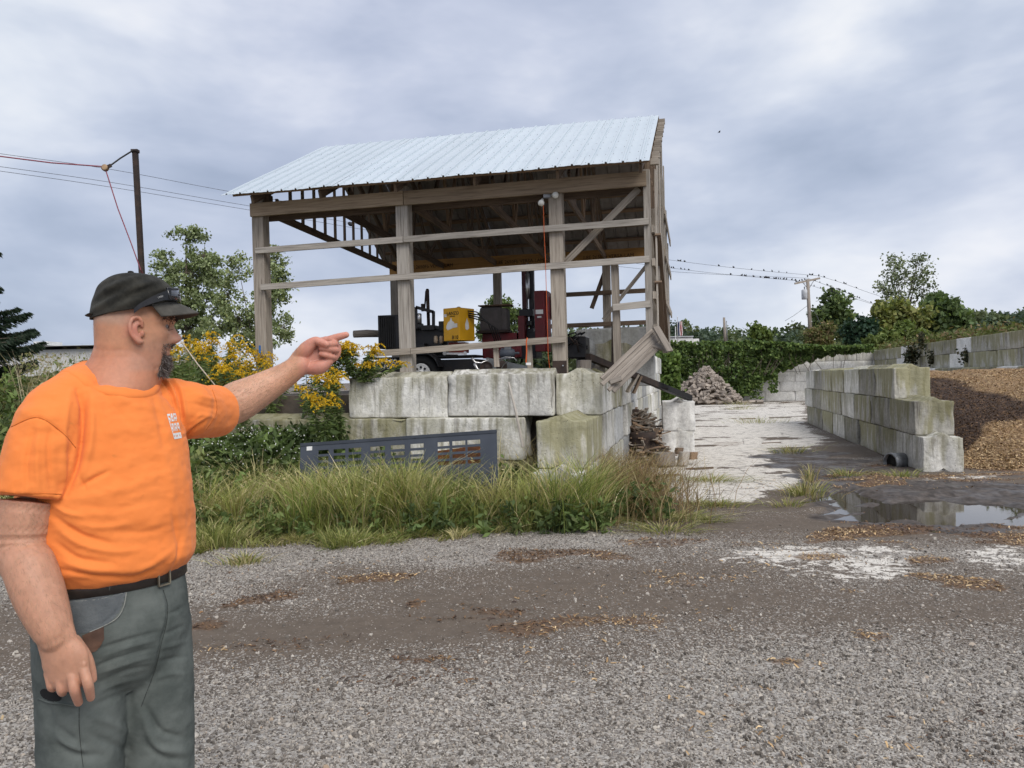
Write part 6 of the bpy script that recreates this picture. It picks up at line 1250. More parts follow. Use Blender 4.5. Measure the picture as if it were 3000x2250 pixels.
# ---- sunglasses on the cap
M_gl = pm('black_plastic', (.012, .012, .014), None, 30, .28, 0, 0, spec=.5); M_ln = pm('dark_lens', (.02, .022, .028), None, 30, .05, 0, 0, spec=.8)
sg = thing('sunglasses', 'black wraparound sunglasses pushed up on the cap', 'sunglasses', H(.115, 0, 1.895))
for s in (-1, 1):
    pts = catmull([H(.022, s * .0985, 1.850), H(.038, s * .100, 1.864), H(.064, s * .096, 1.879), H(.092, s * .084, 1.892), H(.112, s * .068, 1.900)], 5); hw = np.interp(np.linspace(0, 1, len(pts)), [0, .3, .8, 1], [.006, .007, .012, .017]); V = []
    for p, h_ in zip(pts, hw):
        o_ = HLd * s * .0025; V += [p - UP * h_ + o_, p + UP * h_ + o_, p + UP * h_ - o_, p - UP * h_ - o_]
    F = [(i * 4 + j, i * 4 + (j + 1) % 4, (i + 1) * 4 + (j + 1) % 4, (i + 1) * 4 + j) for i in range(len(pts) - 1) for j in range(4)] + [(0, 1, 2, 3), tuple(len(V) - 4 + k for k in range(4))]
    tm = link('temple', npmesh('temple', np.array(V) - wloc(sg), F, False), M_gl, sg)
    if s < 0: text_mesh('UVEX', .0065, pm('pale_print', (.5, .5, .5), None, 9, .6), tm, H(.080, -.0945, 1.885), nrm(H(.105, -.0795, 1.8955) - H(.080, -.0945, 1.885)), UP, extrude=.0002)
    V = []; nn = 12
    for i in range(nn + 1):
        y = s * (.004 + .072 * i / nn); x = .131 - 4.2 * (abs(y)) ** 2; zt = 1.921 - .10 * abs(y); zb_ = 1.883 + .9 * (abs(y) - .035) ** 2 + (.006 if i < 2 else 0); V += [H(x, y, zb_), H(x - .006, y, zt)]
    F = [(2 * i, 2 * i + 2, 2 * i + 3, 2 * i + 1) for i in range(nn)]; o = link('lens', npmesh('lens', np.array(V) - wloc(sg), F, True), M_ln, sg); o.modifiers.new('t', 'SOLIDIFY').thickness = .003
MB().tube([H(.132 - 4.2 * y * y - .006, y, 1.922 - .10 * abs(y)) for y in np.linspace(-.076, .076, 17)], .003, 6).build('top_bar', M_gl, sg, True)
# =================================================================== MACHINES ON THE PLATFORM
PD = 12.4; KX = 1 / (FPX / PD)
def Q(u, v, Y=PD): return P(u, v, Y)
YAW = fa_                                                            # machines stand square to the shed front
def ubox(name, u0, v0, u1, v1, Y, depth, mat, par, bevel=.008, rz=None):
    a, b_ = P(u0, v1, Y), P(u1, v0, Y); c = (a + b_) / 2; w_ = abs(b_[0] - a[0]); h = abs(b_[2] - a[2]); r_ = YAW if rz is None else rz
    d = np.array([-math.sin(r_), math.cos(r_), 0]) * depth / 2
    return MB().box(c + d, (w_, depth, h), r_).build(name, mat, par, bevel=bevel)
ax, ay = np.array([math.cos(YAW), math.sin(YAW), 0]), np.array([-math.sin(YAW), math.cos(YAW), 0])
tr = thing('pump_trailer', 'black pump trailer with white wheel and lettering inside the shed', 'trailer', S(.3, .25, ZF))
bd_ = ubox('body', 1060, 1052, 1395, 1098, 12.55, .9, M_black, tr)
ubox('deck', 1050, 1040, 1400, 1052, 12.5, 1.0, M_black, tr)
text_mesh('GENERAL PUMP CO.', .105, M_white, bd_, Q(1040, 1068, 12.5) , ax, (0, 0, 1), squash=.78); text_mesh('HYDRO-PUMP', .11, M_white, bd_, Q(1068, 1083, 12.5), ax, (0, 0, 1), squash=.8)
wc = Q(1234, 1093, 12.38)
wh = MB().lathe(wc - ay * .02, -ay, [(-.19, .20), (-.19, .27), (-.16, .295), (-.03, .295), (0, .27), (.0, .165), (-.03, .155), (-.19, .15)], 32).build('wheel', M_rubber, tr, True)
MB().lathe(wc - ay * .02, -ay, [(-.08, .15), (-.02, .158), (.004, .152), (-.005, .135), (-.03, .05), (.02, .045), (.03, .0)], 28).build('rim', M_white, wh, True)
for k in range(8):
    a = k * math.pi / 4; p = wc + ay * -.008 + ax * .095 * math.cos(a) + np.array([0, 0, .095 * math.sin(a)]); MB().lathe(p, -ay, [(-.02, .022), (.012, .020)], 8).build('rim_slot', M_black, wh)
MB().lathe(wc - ay * .03, -ay, [(0, .035), (.03, .03), (.035, .0)], 12).build('hub', M_black, wh)
V = []; F = []
for i in range(13):
    a = R(15 + 150 * i / 12)
    for r_, o_ in ((.345, -.14), (.345, .16), (.36, .16), (.36, -.14)): V.append(wc + ax * r_ * math.cos(a) + np.array([0, 0, r_ * math.sin(a)]) + ay * o_)
F = [(i * 4 + j, i * 4 + (j + 1) % 4, i * 4 + 4 + (j + 1) % 4, i * 4 + 4 + j) for i in range(12) for j in range(4)] + [(0, 1, 2, 3), (48, 49, 50, 51)]
MB().add(V, F).build('fender', M_black, tr)
rad = ubox('radiator', 1106, 922, 1178, 1022, 12.6, .34, M_black, tr)
for k in range(11): u = 1111 + k * 6.2; ubox('fin', u, 926, u + 2.6, 1018, 12.575, .03, M_rubber, rad, 0)
en = ubox('engine', 1180, 962, 1312, 1042, 12.75, .6, M_black, tr)
for (u, v, w_, h) in ((1190, 945, 34, 20), (1232, 952, 40, 16), (1284, 940, 40, 30), (1268, 1000, 30, 34), (1204, 1005, 40, 20)): ubox('engine_block', u, v, u + w_, v + h, 12.62, .3, M_black, en)
for a, b_, r_ in (((1252, 846), (1256, 960), .030), ((1248, 852), (1244, 905), .014), ((1238, 890), (1239, 912), .030)): MB().lathe(Q(*b_, 12.8), Q(*a, 12.8) - Q(*b_, 12.8), [(0, r_ * .9), (np.linalg.norm(Q(*a, 12.8) - Q(*b_, 12.8)) * .97, r_), (np.linalg.norm(Q(*a, 12.8) - Q(*b_, 12.8)), r_ * .6)], 10).build('exhaust', M_rust, en, True)
for a, b_ in (((1218, 900), (1270, 914)), ((1270, 912), (1270, 960)), ((1218, 900), (1220, 962))): MB().beam(Q(*a, 12.7), Q(*b_, 12.7), .05, .05).build('guard_bar', M_black, tr)
MB().lathe(Q(1228, 950, 12.72), (0, 0, 1), [(0, .045), (.17, .045), (.18, .03)], 14).build('filter', M_chrome, en, True)
for u in (1277, 1293): MB().lathe(Q(u, 1006, 12.35), (0, 0, 1), [(0, .03), (.05, .035), (.10, .03), (.12, .02)], 12).build('filter', pm('tan_filter', (.42, .33, .24), None, 9, .6), en, True)
# yellow control box
yb = thing('control_box', 'yellow LANZO 810 control box with torn white stickers', 'control box', Q(1350, 1002, 12.15)); M_yel = pm('yellow_enamel', (.68, .36, .012), (.60, .31, .012), 5, .38, 0, .05)
rz = YAW - R(28); c = Q(1345, 952, 12.25); yx, yy = np.array([math.cos(rz), math.sin(rz), 0]), np.array([-math.sin(rz), math.cos(rz), 0]); bw, bdp, bh = .315, .40, .515
rz2 = R(-34); yx, yy = np.array([math.cos(rz2), math.sin(rz2), 0]), np.array([-math.sin(rz2), math.cos(rz2), 0])
cab = MB().box(c, (bw, bdp, bh), rz2).build('cabinet', M_yel, yb, bevel=.008); f0 = c - yy * (bdp / 2 + .003); UPV = np.array([0, 0, 1.0]); M_ltr = pm('black_letter', (.012, .012, .012), None, 5, .6, 0, 0)
text_mesh('LANZO', .078, M_ltr, cab, f0 - yx * .085 + UPV * .145, yx, UPV, squash=.92); text_mesh('810', .085, M_ltr, cab, f0 - yx * -.01 - UPV * .235, yx, UPV); text_mesh('COMPANY', .022, M_ltr, cab, f0 - yx * .03 + UPV * .118, yx, UPV)
def sticker(base, ex, pts, nm): V = [base + ex * a + UPV * b_ for a, b_ in pts]; n = len(V); off = np.cross(ex, UPV) * .002; MB().add(V + [q - off * 1 for q in V], [tuple(range(n)), tuple(range(2 * n - 1, n - 1, -1))]).build(nm, M_white, cab)
sticker(f0, yx, [(-.095, -.02), (-.06, .04), (-.03, .05), (.0, .11), (.02, .05), (.06, .03), (.06, .01), (.12, .01), (.12, -.05), (.03, -.06), (-.07, -.09), (-.10, -.06)], 'sticker'); sticker(f0, yx, [(-.14, .12), (-.14, .165), (-.09, .165), (-.09, .12)], 'label_plate')
s0 = c + yx * (bw / 2 + .003); sticker(s0, yy, [(-.04, -.08), (-.05, .0), (0, .10), (.04, .02), (.05, -.06), (.0, -.09)], 'sticker')
MB().lathe(c + UPV * .26, (0, 0, 1), [(0, .03), (.025, .03), (.03, .02)], 12).build('cap', M_steel, cab)
ubox('pedestal', 1313, 1002, 1362, 1034, 12.3, .25, pm('dull_red_paint', (.30, .055, .03), (.2, .04, .03), 6, .7), yb)
# red splitter with seat, mast and column
sp = thing('splitter', 'dark red wood splitter with grey seat, tall mast and column', 'machine', S(.66, .3, ZF))
ubox('body', 1412, 975, 1515, 1050, 12.7, .6, M_red, sp); ubox('body_panel', 1518, 925, 1536, 1000, 12.6, .3, M_red, sp); ubox('engine_cover', 1515, 972, 1570, 1050, 12.75, .5, M_black, sp)
M_seat = pm('worn_grey_vinyl', (.115, .10, .095), (.085, .075, .07), 8, .7)
stt = ubox('seat', 1404, 898, 1470, 972, 12.75, .12, M_seat, sp, .04); ubox('seat_side', 1466, 902, 1485, 970, 12.7, .25, M_seat, stt, .03); ubox('tray', 1398, 891, 1495, 897, 12.7, .3, pm('brown_tray', (.16, .10, .06), None, 8, .8), sp); ubox('seat_rail', 1395, 966, 1490, 976, 12.6, .3, M_rust, sp)
for k in range(4): MB().tube([Q(1362 + k * 3, 910 + k * 6, 12.2), Q(1396 + k * 8, 914 + k * 9, 12.15), Q(1430 + k * 9, 946 + k * 6, 12.15), Q(1450 + k * 6, 1000, 12.25)], .010, 8).build('hose', M_rubber, sp, True)
ubox('mast', 1532, 772, 1542, 1030, 12.9, .1, pm('maroon_mast', (.075, .014, .016), None, 5, .5), sp); ubox('mast', 1552, 772, 1562, 1030, 12.9, .1, M_black, sp)
MB().lathe(Q(1547, 876, 12.85), (0, 0, 1), [(0, .02), (.0, .034), (.42, .034), (.42, .02), (.60, .018)], 12).build('hydraulic_cylinder', M_chrome, sp, True); MB().lathe(Q(1547, 960, 12.85), (0, 0, 1), [(0, .014), (.5, .014)], 10).build('piston_rod', M_chrome, sp, True)
for (u, v, w_, h) in ((1520, 905, 40, 22), (1536, 962, 26, 12), (1524, 940, 30, 14)): ubox('mast_bracket', u, v, u + w_, v + h, 12.75, .2, M_black, sp)
cl_ = ubox('column', 1568, 851, 1594, 1030, 12.45, .22, M_red, sp); ubox('column_side', 1595, 851, 1603, 1030, 12.5, .3, M_red, sp); ubox('column_plate', 1600, 868, 1620, 932, 12.75, .4, M_black, sp)
ubox('warning_plate', 1569, 907, 1591, 920, 12.44, .008, M_white, cl_, 0); ubox('warning_plate', 1574, 926, 1586, 931, 12.44, .008, M_white, cl_, 0); ubox('red_post', 1514, 1014, 1526, 1046, 12.0, .08, M_red, sp)
for u in (1434, 1464): ubox('gauge', u, 1004, u + 12, 1012, 12.55, .03, M_white, sp, .004)
# electric motor and the grey conveyor lying on the wall
mo = thing('electric_motor', 'small grey electric motor behind the lowest rail', 'motor', Q(1488, 1048, 11.8))
MB().lathe(Q(1466, 1036, 11.9), ax, [(0, .06), (.02, .085), (.16, .085), (.18, .07), (.22, .06), (.23, .02), (.30, .018)], 18).build('casing', pm('blue_grey_motor', (.10, .115, .14), (.07, .08, .10), 9, .5), mo, True); MB().box(Q(1488, 1020, 11.85), (.10, .08, .05), YAW).build('junction_box', M_steel, mo, bevel=.005); MB().box(Q(1486, 1050, 11.9), (.16, .14, .02), YAW).build('foot', M_steel, mo)
for k in range(7): MB().lathe(Q(1472 + k * 4.4, 1036, 11.9), ax, [(0, .089), (.006, .089)], 18).build('rib', M_steel, mo)
cv = thing('conveyor', 'low grey steel chain conveyor resting behind the wall top', 'conveyor', Q(1500, 1095, 11.6))
for a, b_, w_, h in (((1425, 1056), (1622, 1098), .05, .09), ((1420, 1070), (1600, 1108), .04, .16)): MB().beam(Q(*a, 11.7), Q(*b_, 11.45), w_, h).build('rail', pm('galvanised_grey', (.24, .255, .265), (.16, .17, .175), 6, .5, .4), cv)
MB().lathe(Q(1425, 1078, 11.45), -ay, [(0, .10), (.012, .10), (.012, .085), (.004, .08), (.004, .03), (.02, .03)], 22).build('sprocket', M_rust, cv, True); MB().lathe(Q(1470, 1073, 11.5), -ay, [(0, .085), (.012, .085)], 20).build('sprocket', M_rust, cv, True)
MB().tube([Q(1382, 1048, 11.5), Q(1392, 1062, 11.5), Q(1410, 1064, 11.5), Q(1432, 1054, 11.5)], .018, 8).build('clamp', M_chrome, cv, True); MB().tube([Q(1390, 1064, 11.5), Q(1398, 1082, 11.5), Q(1415, 1088, 11.5)], .026, 8).build('clamp', M_chrome, cv, True)
MB().tube([Q(1462, 1052, 11.6), Q(1480, 1046, 11.6), Q(1505, 1048, 11.6), Q(1515, 1058, 11.6)], .009, 6).build('handle', M_chrome, cv, True); MB().tube([Q(1500, 1048, 11.5), Q(1475, 1070, 11.4), Q(1452, 1105, 11.3)], .008, 6).build('lever', M_black, cv)
w_ = thing('wrench', 'long steel wrench lying across the trailer deck', 'wrench', Q(1335, 1036, 12.0)); MB().beam(Q(1305, 1036, 12.0), Q(1362, 1036, 12.0), .02, .03).build('shank', M_chrome, w_)
for u in (1303, 1363): MB().lathe(Q(u, 1035, 12.0), -ay, [(0, .03), (.012, .03)], 14).build('jaw', M_chrome, w_)
# black engine, stump, steel posts, channel
be = thing('black_engine', 'grimy black engine block standing right of the shed post', 'engine', Q(1690, 1050, 12.6)); ubox('block', 1658, 985, 1716, 1050, 12.6, .5, M_black, be, .02); ubox('sump', 1690, 1050, 1716, 1062, 12.65, .3, M_black, be); ubox('bracket', 1712, 1012, 1722, 1024, 12.6, .06, M_black, be)
for k in range(9): a = Q(random.uniform(1660, 1712), random.uniform(968, 1010), 12.55); MB().tube([a, a + [random.uniform(-.1, .1), -.06, random.uniform(-.1, .1)], a + [random.uniform(-.2, .2), 0, random.uniform(-.22, .1)]], .013, 6).build('pipe', M_black if k % 3 else M_rust, be, True)
M_log = wood_mat('split_log_wood', (.40, .30, .225), (.17, .12, .09)); M_stump = wood_mat('grey_stump_bark', (.33, .29, .25), (.13, .11, .095))
def stump(u0, u1, v0, v1, Y, label, mat=M_stump, tilt=0.0, cat='stump'):
    a, b_ = P((u0 + u1) / 2, v1, Y), P((u0 + u1) / 2 + tilt, v0, Y); r_ = (u1 - u0) / 2 * Y / FPX; n = 18; V = []; F = []
    for j in range(5):
        c = a + (b_ - a) * j / 4
        for k in range(n): t = 2 * math.pi * k / n; rr = r_ * (1 + .10 * math.sin(3 * t + 1) + .05 * math.sin(9 * t + j * .3)) * (1.08 - .08 * j / 4); V.append(c + np.array([rr * math.cos(t), rr * math.sin(t), 0]))
    F = [(j * n + k, j * n + (k + 1) % n, (j + 1) * n + (k + 1) % n, (j + 1) * n + k) for j in range(4) for k in range(n)] + [tuple(4 * n + k for k in range(n)), tuple(range(n))[::-1]]
    h = np.linalg.norm(b_ - a); uv = [[(j * h / 4, k * .1), (j * h / 4, k * .1 + .1), ((j + 1) * h / 4, k * .1 + .1), ((j + 1) * h / 4, k * .1)] for j in range(4) for k in range(n)] + [[(math.cos(k), math.sin(k)) for k in range(n)]] * 2
    return tag(MB().add(V, F, uv).build('stump', mat, None), label, cat)
stump(1688, 1728, 1055, 1105, 11.9, 'grey cut stump standing behind the corner block', tilt=2); stump(1735, 1770, 1070, 1100, 12.6, 'dark short log beside the grey cut stump')
tag(MB().tube([P(1036, 979, 13.2), P(1075, 977, 13.3), P(1118, 978, 13.4)], [.062, .066, .06], 12).build('log', M_stump, None, True), 'long bark-covered log left of the black radiator', 'log')
for u, v0, v1, lab in ((1796, 942, 1066, 'left of two rusty steel posts before the tall blocks'), (1812, 946, 1055, 'right of two rusty steel posts before the tall blocks')): tag(MB().beam(P(u, v1 + 30, 13.2), P(u + (1 if u < 1800 else -2), v0, 13.2), .055, .055).build('steel_post', M_rust, None), lab, 'post', 'steel posts behind the broken panel')
ch = thing('steel_channel', 'long dark steel channel sloping down onto the pale blocks', 'beam', P(1880, 1110, 13.6)); a, b_ = P(1722, 1045, 12.0), P(2022, 1166, 15.2)
MB().beam(a, a + (b_ - a) * .72, .09, .10).build('web', M_rust, ch); MB().beam(a + (b_ - a) * .62, b_, .09, .11).build('sleeve', M_black, ch); MB().beam(P(1838, 1148, 13.2), P(1868, 1098, 13.3), .09, .035).build('cross_piece', M_wood, ch); MB().beam(P(1856, 1152, 13.25), P(1878, 1102, 13.3), .07, .035).build('cross_piece', M_wdark, ch)
# plank and pole by the wall
tag(MB().beam(P(1024, 1112, 10.9), P(1182, 1092, 11.2), .10, .04).build('plank', M_wood, None), 'weathered plank lying on top of the left upper block', 'plank')
tag(MB().tube([P(1490, 1120, 9.55), P(1512, 1210, 9.45), P(1532, 1310, 9.35)], [.013, .016, .018], 8).build('wooden_pole', M_wood2, None), 'thin grey wooden pole leaning on the pale upper block', 'pole')
# slate metal panel with slots, half sunk in the grass
pnl = thing('slotted_panel', 'dark slate metal panel with rows of slots sunk in the grass', 'panel', G(1170, 1500)); M_slate = pm('slate_paint', (.062, .072, .092), (.05, .058, .075), 4, .5, 0, .06); TL, TR = P(881, 1303, 9.55), P(1455, 1263, 8.95)
ex = nrm(TR - TL); ln = np.linalg.norm(TR - TL); ez = nrm(np.array([.0, .22, 1.0]) - ex * (np.array([.0, .22, 1.0]) @ ex)); nrm_ = np.cross(ex, ez); HT_ = .92
xb = [0, .095, .15, .177, .238, .256, .323, .370, .447, .475, .547, .575, .642, .712, .77, .783, .847, .857, .918, 1.0]; hole_c = {1, 3, 5, 7, 9, 11, 13, 15, 17}; xb = [0, .097, .152, .178, .24, .257, .324, .371, .447, .476, .547, .576, .643, .712, .77, .784, .848, .858, .92, 1.0]; yb_ = [0, .085, .135, .165, .21, .24, .285, .315, .36, HT_]
grid = {}; V = []; F = []
for i, x in enumerate(xb):
    for j, y in enumerate(yb_): p = TL + ex * ln * x - ez * y; grid[i, j] = len(V); V += [p - nrm_ * -.004, p - nrm_ * .004]
solid = lambda i, j: 0 <= i < len(xb) - 1 and 0 <= j < len(yb_) - 1 and not (i in hole_c and j in (1, 3, 5, 7))
for i in range(len(xb) - 1):
    for j in range(len(yb_) - 1):
        if not solid(i, j): continue
        a, b_, c, d = grid[i, j], grid[i + 1, j], grid[i + 1, j + 1], grid[i, j + 1]; F += [(a, d, c, b_), (a + 1, b_ + 1, c + 1, d + 1)]
        for (p, q), nb in (((a, b_), (i, j - 1)), ((b_, c), (i + 1, j)), ((c, d), (i, j + 1)), ((d, a), (i - 1, j))):
            if not solid(*nb): F.append((p, q, q + 1, p + 1))
MB().add(V, F).build('sheet', M_slate, pnl); MB().beam(TL - nrm_ * -.0, TR, .03, .035).build('top_edge', M_slate, pnl)
fs = nrm_ * (-.008 if (nrm_ @ np.array([0, -1, 0])) < 0 else .008)
p = TL + ex * ln * .035 - ez * .03 + fs; MB().add([p, p + ex * .075, p + ex * .075 - ez * .05, p - ez * .05, p + fs * .2, p + ex * .075 + fs * .2, p + ex * .075 - ez * .05 + fs * .2, p - ez * .05 + fs * .2], [(0, 1, 2, 3), (4, 7, 6, 5)]).build('label_sticker', M_white, pnl)
tag(MB().beam(P(1285, 1372, 9.35), P(1440, 1352, 9.2), .03, .42, (0, 0, 1)).build('rusty_plate', pm('orange_rust', (.36, .13, .045), (.16, .075, .045), 5, .9, 0, .4), None), 'rust-orange steel plate behind the slotted panel', 'plate')
g = G(1590, 1520); V = [(g[0] + x, g[1] + y, z) for x, y, z in ((-.42, -.25, 0), (.2, -.32, 0), (.34, .1, 0), (-.3, .2, 0), (-.34, -.18, .34), (.1, -.22, .46), (.22, .06, .50), (-.22, .12, .42))]
o = MB().add(V, [(0, 3, 2, 1), (4, 5, 6, 7), (0, 1, 5, 4), (1, 2, 6, 5), (2, 3, 7, 6), (3, 0, 4, 7)]).build('concrete_rubble', M_cB, None, bevel=.04); tag(o, 'broken mossy concrete lump at the foot of the corner block', 'rubble')
# =================================================================== WOODPILE, SCRAPS, POLES, WIRES, BIRDS, FAR BUILDINGS
def log_mesh(seed):
    rnd = random.Random(seed); n = rnd.choice([4, 5, 6]); L = .46; ang = sorted(rnd.uniform(0, 6.28) for _ in range(n)); ang = [k * 6.28 / n + rnd.uniform(-.35, .35) for k in range(n)]; V = []; r_ = [rnd.uniform(.07, .12) for _ in range(n)]
    for j in range(3): V += [((j - 1) * L / 2, r_[k] * math.cos(a) * (1 + .08 * rnd.random()), r_[k] * math.sin(a)) for k, a in enumerate(ang)]
    F = [(j * n + k, j * n + (k + 1) % n, (j + 1) * n + (k + 1) % n, (j + 1) * n + k) for j in range(2) for k in range(n)] + [tuple(range(n))[::-1], tuple(2 * n + k for k in range(n))]
    uv = [[(j * .23, k * .1), (j * .23, k * .1 + .1), (j * .23 + .23, k * .1 + .1), (j * .23 + .23, k * .1)] for j in range(2) for k in range(n)] + [[(math.cos(a) * .3, math.sin(a) * .02) for a in ang]] * 2
    mb = MB().add(V, F, uv); me = bpy.data.meshes.new('firewood_log'); me.from_pydata(mb.v, [], mb.f); l = me.uv_layers.new(name='UVMap'); l.data.foreach_set('uv', np.array([c for q in mb.uv for c in q], np.float32).ravel()); return me
LM = [log_mesh(s) for s in range(7)]; M_fire = wood_mat('grey_brown_firewood', (.38, .33, .285), (.08, .064, .053))
wp = P(2065, 1176, 43.3)
for k in range(230):
    t = random.random() ** .75; a = random.uniform(math.pi * .95, math.pi * 2.05); rx, ry = 2.15, 1.5; h = 1.95 * (1 - t) ** .95
    x = wp[0] - .12 + rx * t * math.cos(a) + (.2 * (1 - t)); y = wp[1] + ry * t * math.sin(a) * .8; z = h + .08
    me = LM[k % 7]; o = link('firewood_log', me, M_fire, None, (x, y, max(z, .09)), (random.uniform(-.6, .6), random.uniform(-.5, .5), random.uniform(0, 3.14)), random.uniform(.75, 1.2)); tag(o, 'split grey-brown firewood log in the heap below the vine', 'log', 'logs in the firewood heap')
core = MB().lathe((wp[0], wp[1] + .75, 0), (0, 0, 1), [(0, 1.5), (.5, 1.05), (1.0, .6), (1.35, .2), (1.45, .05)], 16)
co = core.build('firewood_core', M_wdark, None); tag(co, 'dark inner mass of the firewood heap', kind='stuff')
for k, u in enumerate((2185, 2205, 2225)): p = P(u, 1181, 42.5); o = link('firewood_log', LM[k], M_fire, None, (p[0], p[1], .09), (0, 0, .2 * k)); tag(o, ('log rolled clear of the heap, nearest to it', 'middle log of three lying on the slab beside the heap', 'log lying farthest right of the firewood heap')[k], 'log')
# scrap heap beside the pale blocks
sc0 = np.array([2.50, 15.0, 0]); bk = MB(); V = []; F = []; n = 18
for j in range(6):
    for i in range(n): a = 2 * math.pi * i / n; r_ = 1.1 * (1 - j / 5.5) * (1 + .18 * math.sin(3 * a + j)); V.append((sc0[0] - .05 + r_ * .52 * math.cos(a), sc0[1] + .25 + r_ * math.sin(a), j * .20))
F = [(j * n + i, j * n + (i + 1) % n, (j + 1) * n + (i + 1) % n, (j + 1) * n + i) for j in range(5) for i in range(n)] + [tuple(5 * n + i for i in range(n))]
tag(bk.add(V, F).build('scrap_core', pm('bark_litter', (.085, .055, .042), (.05, .035, .03), 9, .95, 0, .8, 40, .03), None), 'packed dark bark litter at the heart of the scrap heap', kind='stuff')
for k in range(220):
    a = random.uniform(math.pi * .9, math.pi * 2.15); t = random.random() ** .6; z = .88 * (1 - t ** 1.6) + .06; p = np.array([sc0[0] - .05 + .58 * t * math.cos(a), sc0[1] + .25 + 1.15 * t * math.sin(a), z]); d = nrm([random.gauss(0, 1), random.gauss(0, .8), random.gauss(0, .35)]); ln = random.uniform(.15, .6)
    o = MB().beam(p - d * ln / 2, p + d * ln / 2, random.uniform(.02, .11), random.uniform(.012, .03)).build('wood_scrap', random.choice([M_wdark, M_purlin, M_wood, M_stump, M_wdark]), None); tag(o, 'splintered brown wood scrap in the heap beside the pale blocks', 'wood scrap', 'scraps heaped beside the pale blocks')
dr = P(1880, 1275, 14.6); tag(MB().lathe((dr[0], dr[1], 0), (0, 0, 1), [(0, .26), (.02, .27), (.25, .265), (.27, .275), (.29, .265), (.48, .265), (.50, .275), (.52, .265), (.58, .27), (.60, .25), (.58, .2)], 22).build('barrel', M_rust, None, True), 'rusted dark steel barrel among the wood scraps', 'barrel')
stump(1913, 1974, 1326, 1360, 13.9, 'low wide grey stump lying before the pale blocks'); stump(1984, 2014, 1324, 1362, 13.9, 'bleached upright split log right of the low stump', M_wood2, 6, 'log'); stump(1975, 1998, 1312, 1330, 14.1, 'dark chunk of wood resting between the stump and the bleached log', M_wdark, 4, 'wood chunk'); stump(2012, 2040, 1325, 1345, 14.1, 'purplish stone-like chunk against the pale block foot', M_purlin, 3, 'wood chunk')
for u, v, l, lab in ((2050, 1375, .5, 'dark bark strip on the slab just right of the bleached log'), (2300, 1180, .9, 'long dark strip at the foot of the white back wall'), (1960, 1395, .35, 'bark strip at the near left edge of the pale slab'), (2190, 1228, .6, 'thin bark strip in the middle of the pale slab'), (2260, 1300, .45, 'bark strip beside the dark muddy part of the slab')):
    g = G(u, v); d = nrm([1, random.gauss(0, .4), 0]); o = MB().beam(g - d * l / 2 + [0, 0, .015], g + d * l / 2 + [0, 0, .02], .035, .03).build('bark_strip', M_wdark, None); tag(o, lab, 'bark strip', 'bark strips on the slab')
g = G(2640, 1372); pp = thing('drain_pipe', 'cut corrugated pipe end under the partition wall', 'pipe', (g[0] + .15, g[1] + .3, 0)); c = np.array([g[0] + .2, g[1] + .35, .06])
MB().lathe(c, (-.97, -.25, 0), [(0, .17), (.25, .175), (.26, .15), (.02, .15)], 20).build('rim', M_steel, pp, True); MB().lathe(c + [.1, .02, 0], (-.97, -.25, 0), [(0, .02), (.0, .15), (.30, .15), (.3, .01)], 20).build('bore', M_rubber, pp, True)
# steel pole with ropes and pulley
sp = thing('steel_pole', 'tall thin rusty steel pole behind the man’s cap', 'pole', P(432, 1090, 12.9)); MB().beam(P(432, 1100, 12.9), P(396, 443, 12.9), .075, .075).build('shaft', M_rust, sp); MB().box(P(396, 443, 12.9), (.11, .09, .05)).build('top_plate', M_rust, sp); MB().tube([P(388, 440, 12.85), P(402, 441, 12.85)], .012, 6).build('eye_bolt', M_rust, sp)
pu = thing('pulley', 'small rope pulley slung from the steel pole', 'pulley', P(306, 492, 12.6)); MB().lathe(P(308, 492, 12.6), (0, -1, .1), [(-.03, .03), (-.025, .055), (-.01, .04), (.01, .04), (.025, .055), (.03, .03)], 14).build('sheave', pm('tan_block', (.40, .27, .16), None, 9, .6), pu, True); MB().beam(P(300, 496, 12.6), P(326, 484, 12.62), .03, .05).build('cheek', M_rust, pu)
M_rope = pm('faded_red_rope', (.32, .09, .11), (.22, .06, .09), 30, .8); M_rw = pm('pale_rope', (.55, .47, .38), None, 30, .8)
tag(MB().tube([P(322, 486, 12.62), P(352, 464, 12.75), P(389, 441, 12.85)], .014, 6).build('strap', M_rubber, None), 'black strap tying the pulley to the pole top', 'strap')
tag(MB().tube([P(-200, 435, 12.6), P(0, 458, 12.6), P(150, 477, 12.6), P(302, 488, 12.6)], .011, 6).build('rope', M_rope, None), 'dark red rope running from the pulley out of the left edge', 'rope'); tag(MB().tube([P(309, 496, 12.6), P(345, 610, 12.6), P(385, 715, 12.6), P(412, 790, 12.65), P(425, 815, 12.8)], .009, 6).build('rope', M_rope, None), 'reddish rope slanting from the pulley down to the pole', 'rope'); tag(MB().tube([P(520, 985, 10.6), P(580, 1068, 10.4), P(660, 1165, 10.2)], .008, 6).build('rope', M_rw, None), 'thin pale rope running down past the man’s nose into the weeds', 'rope')
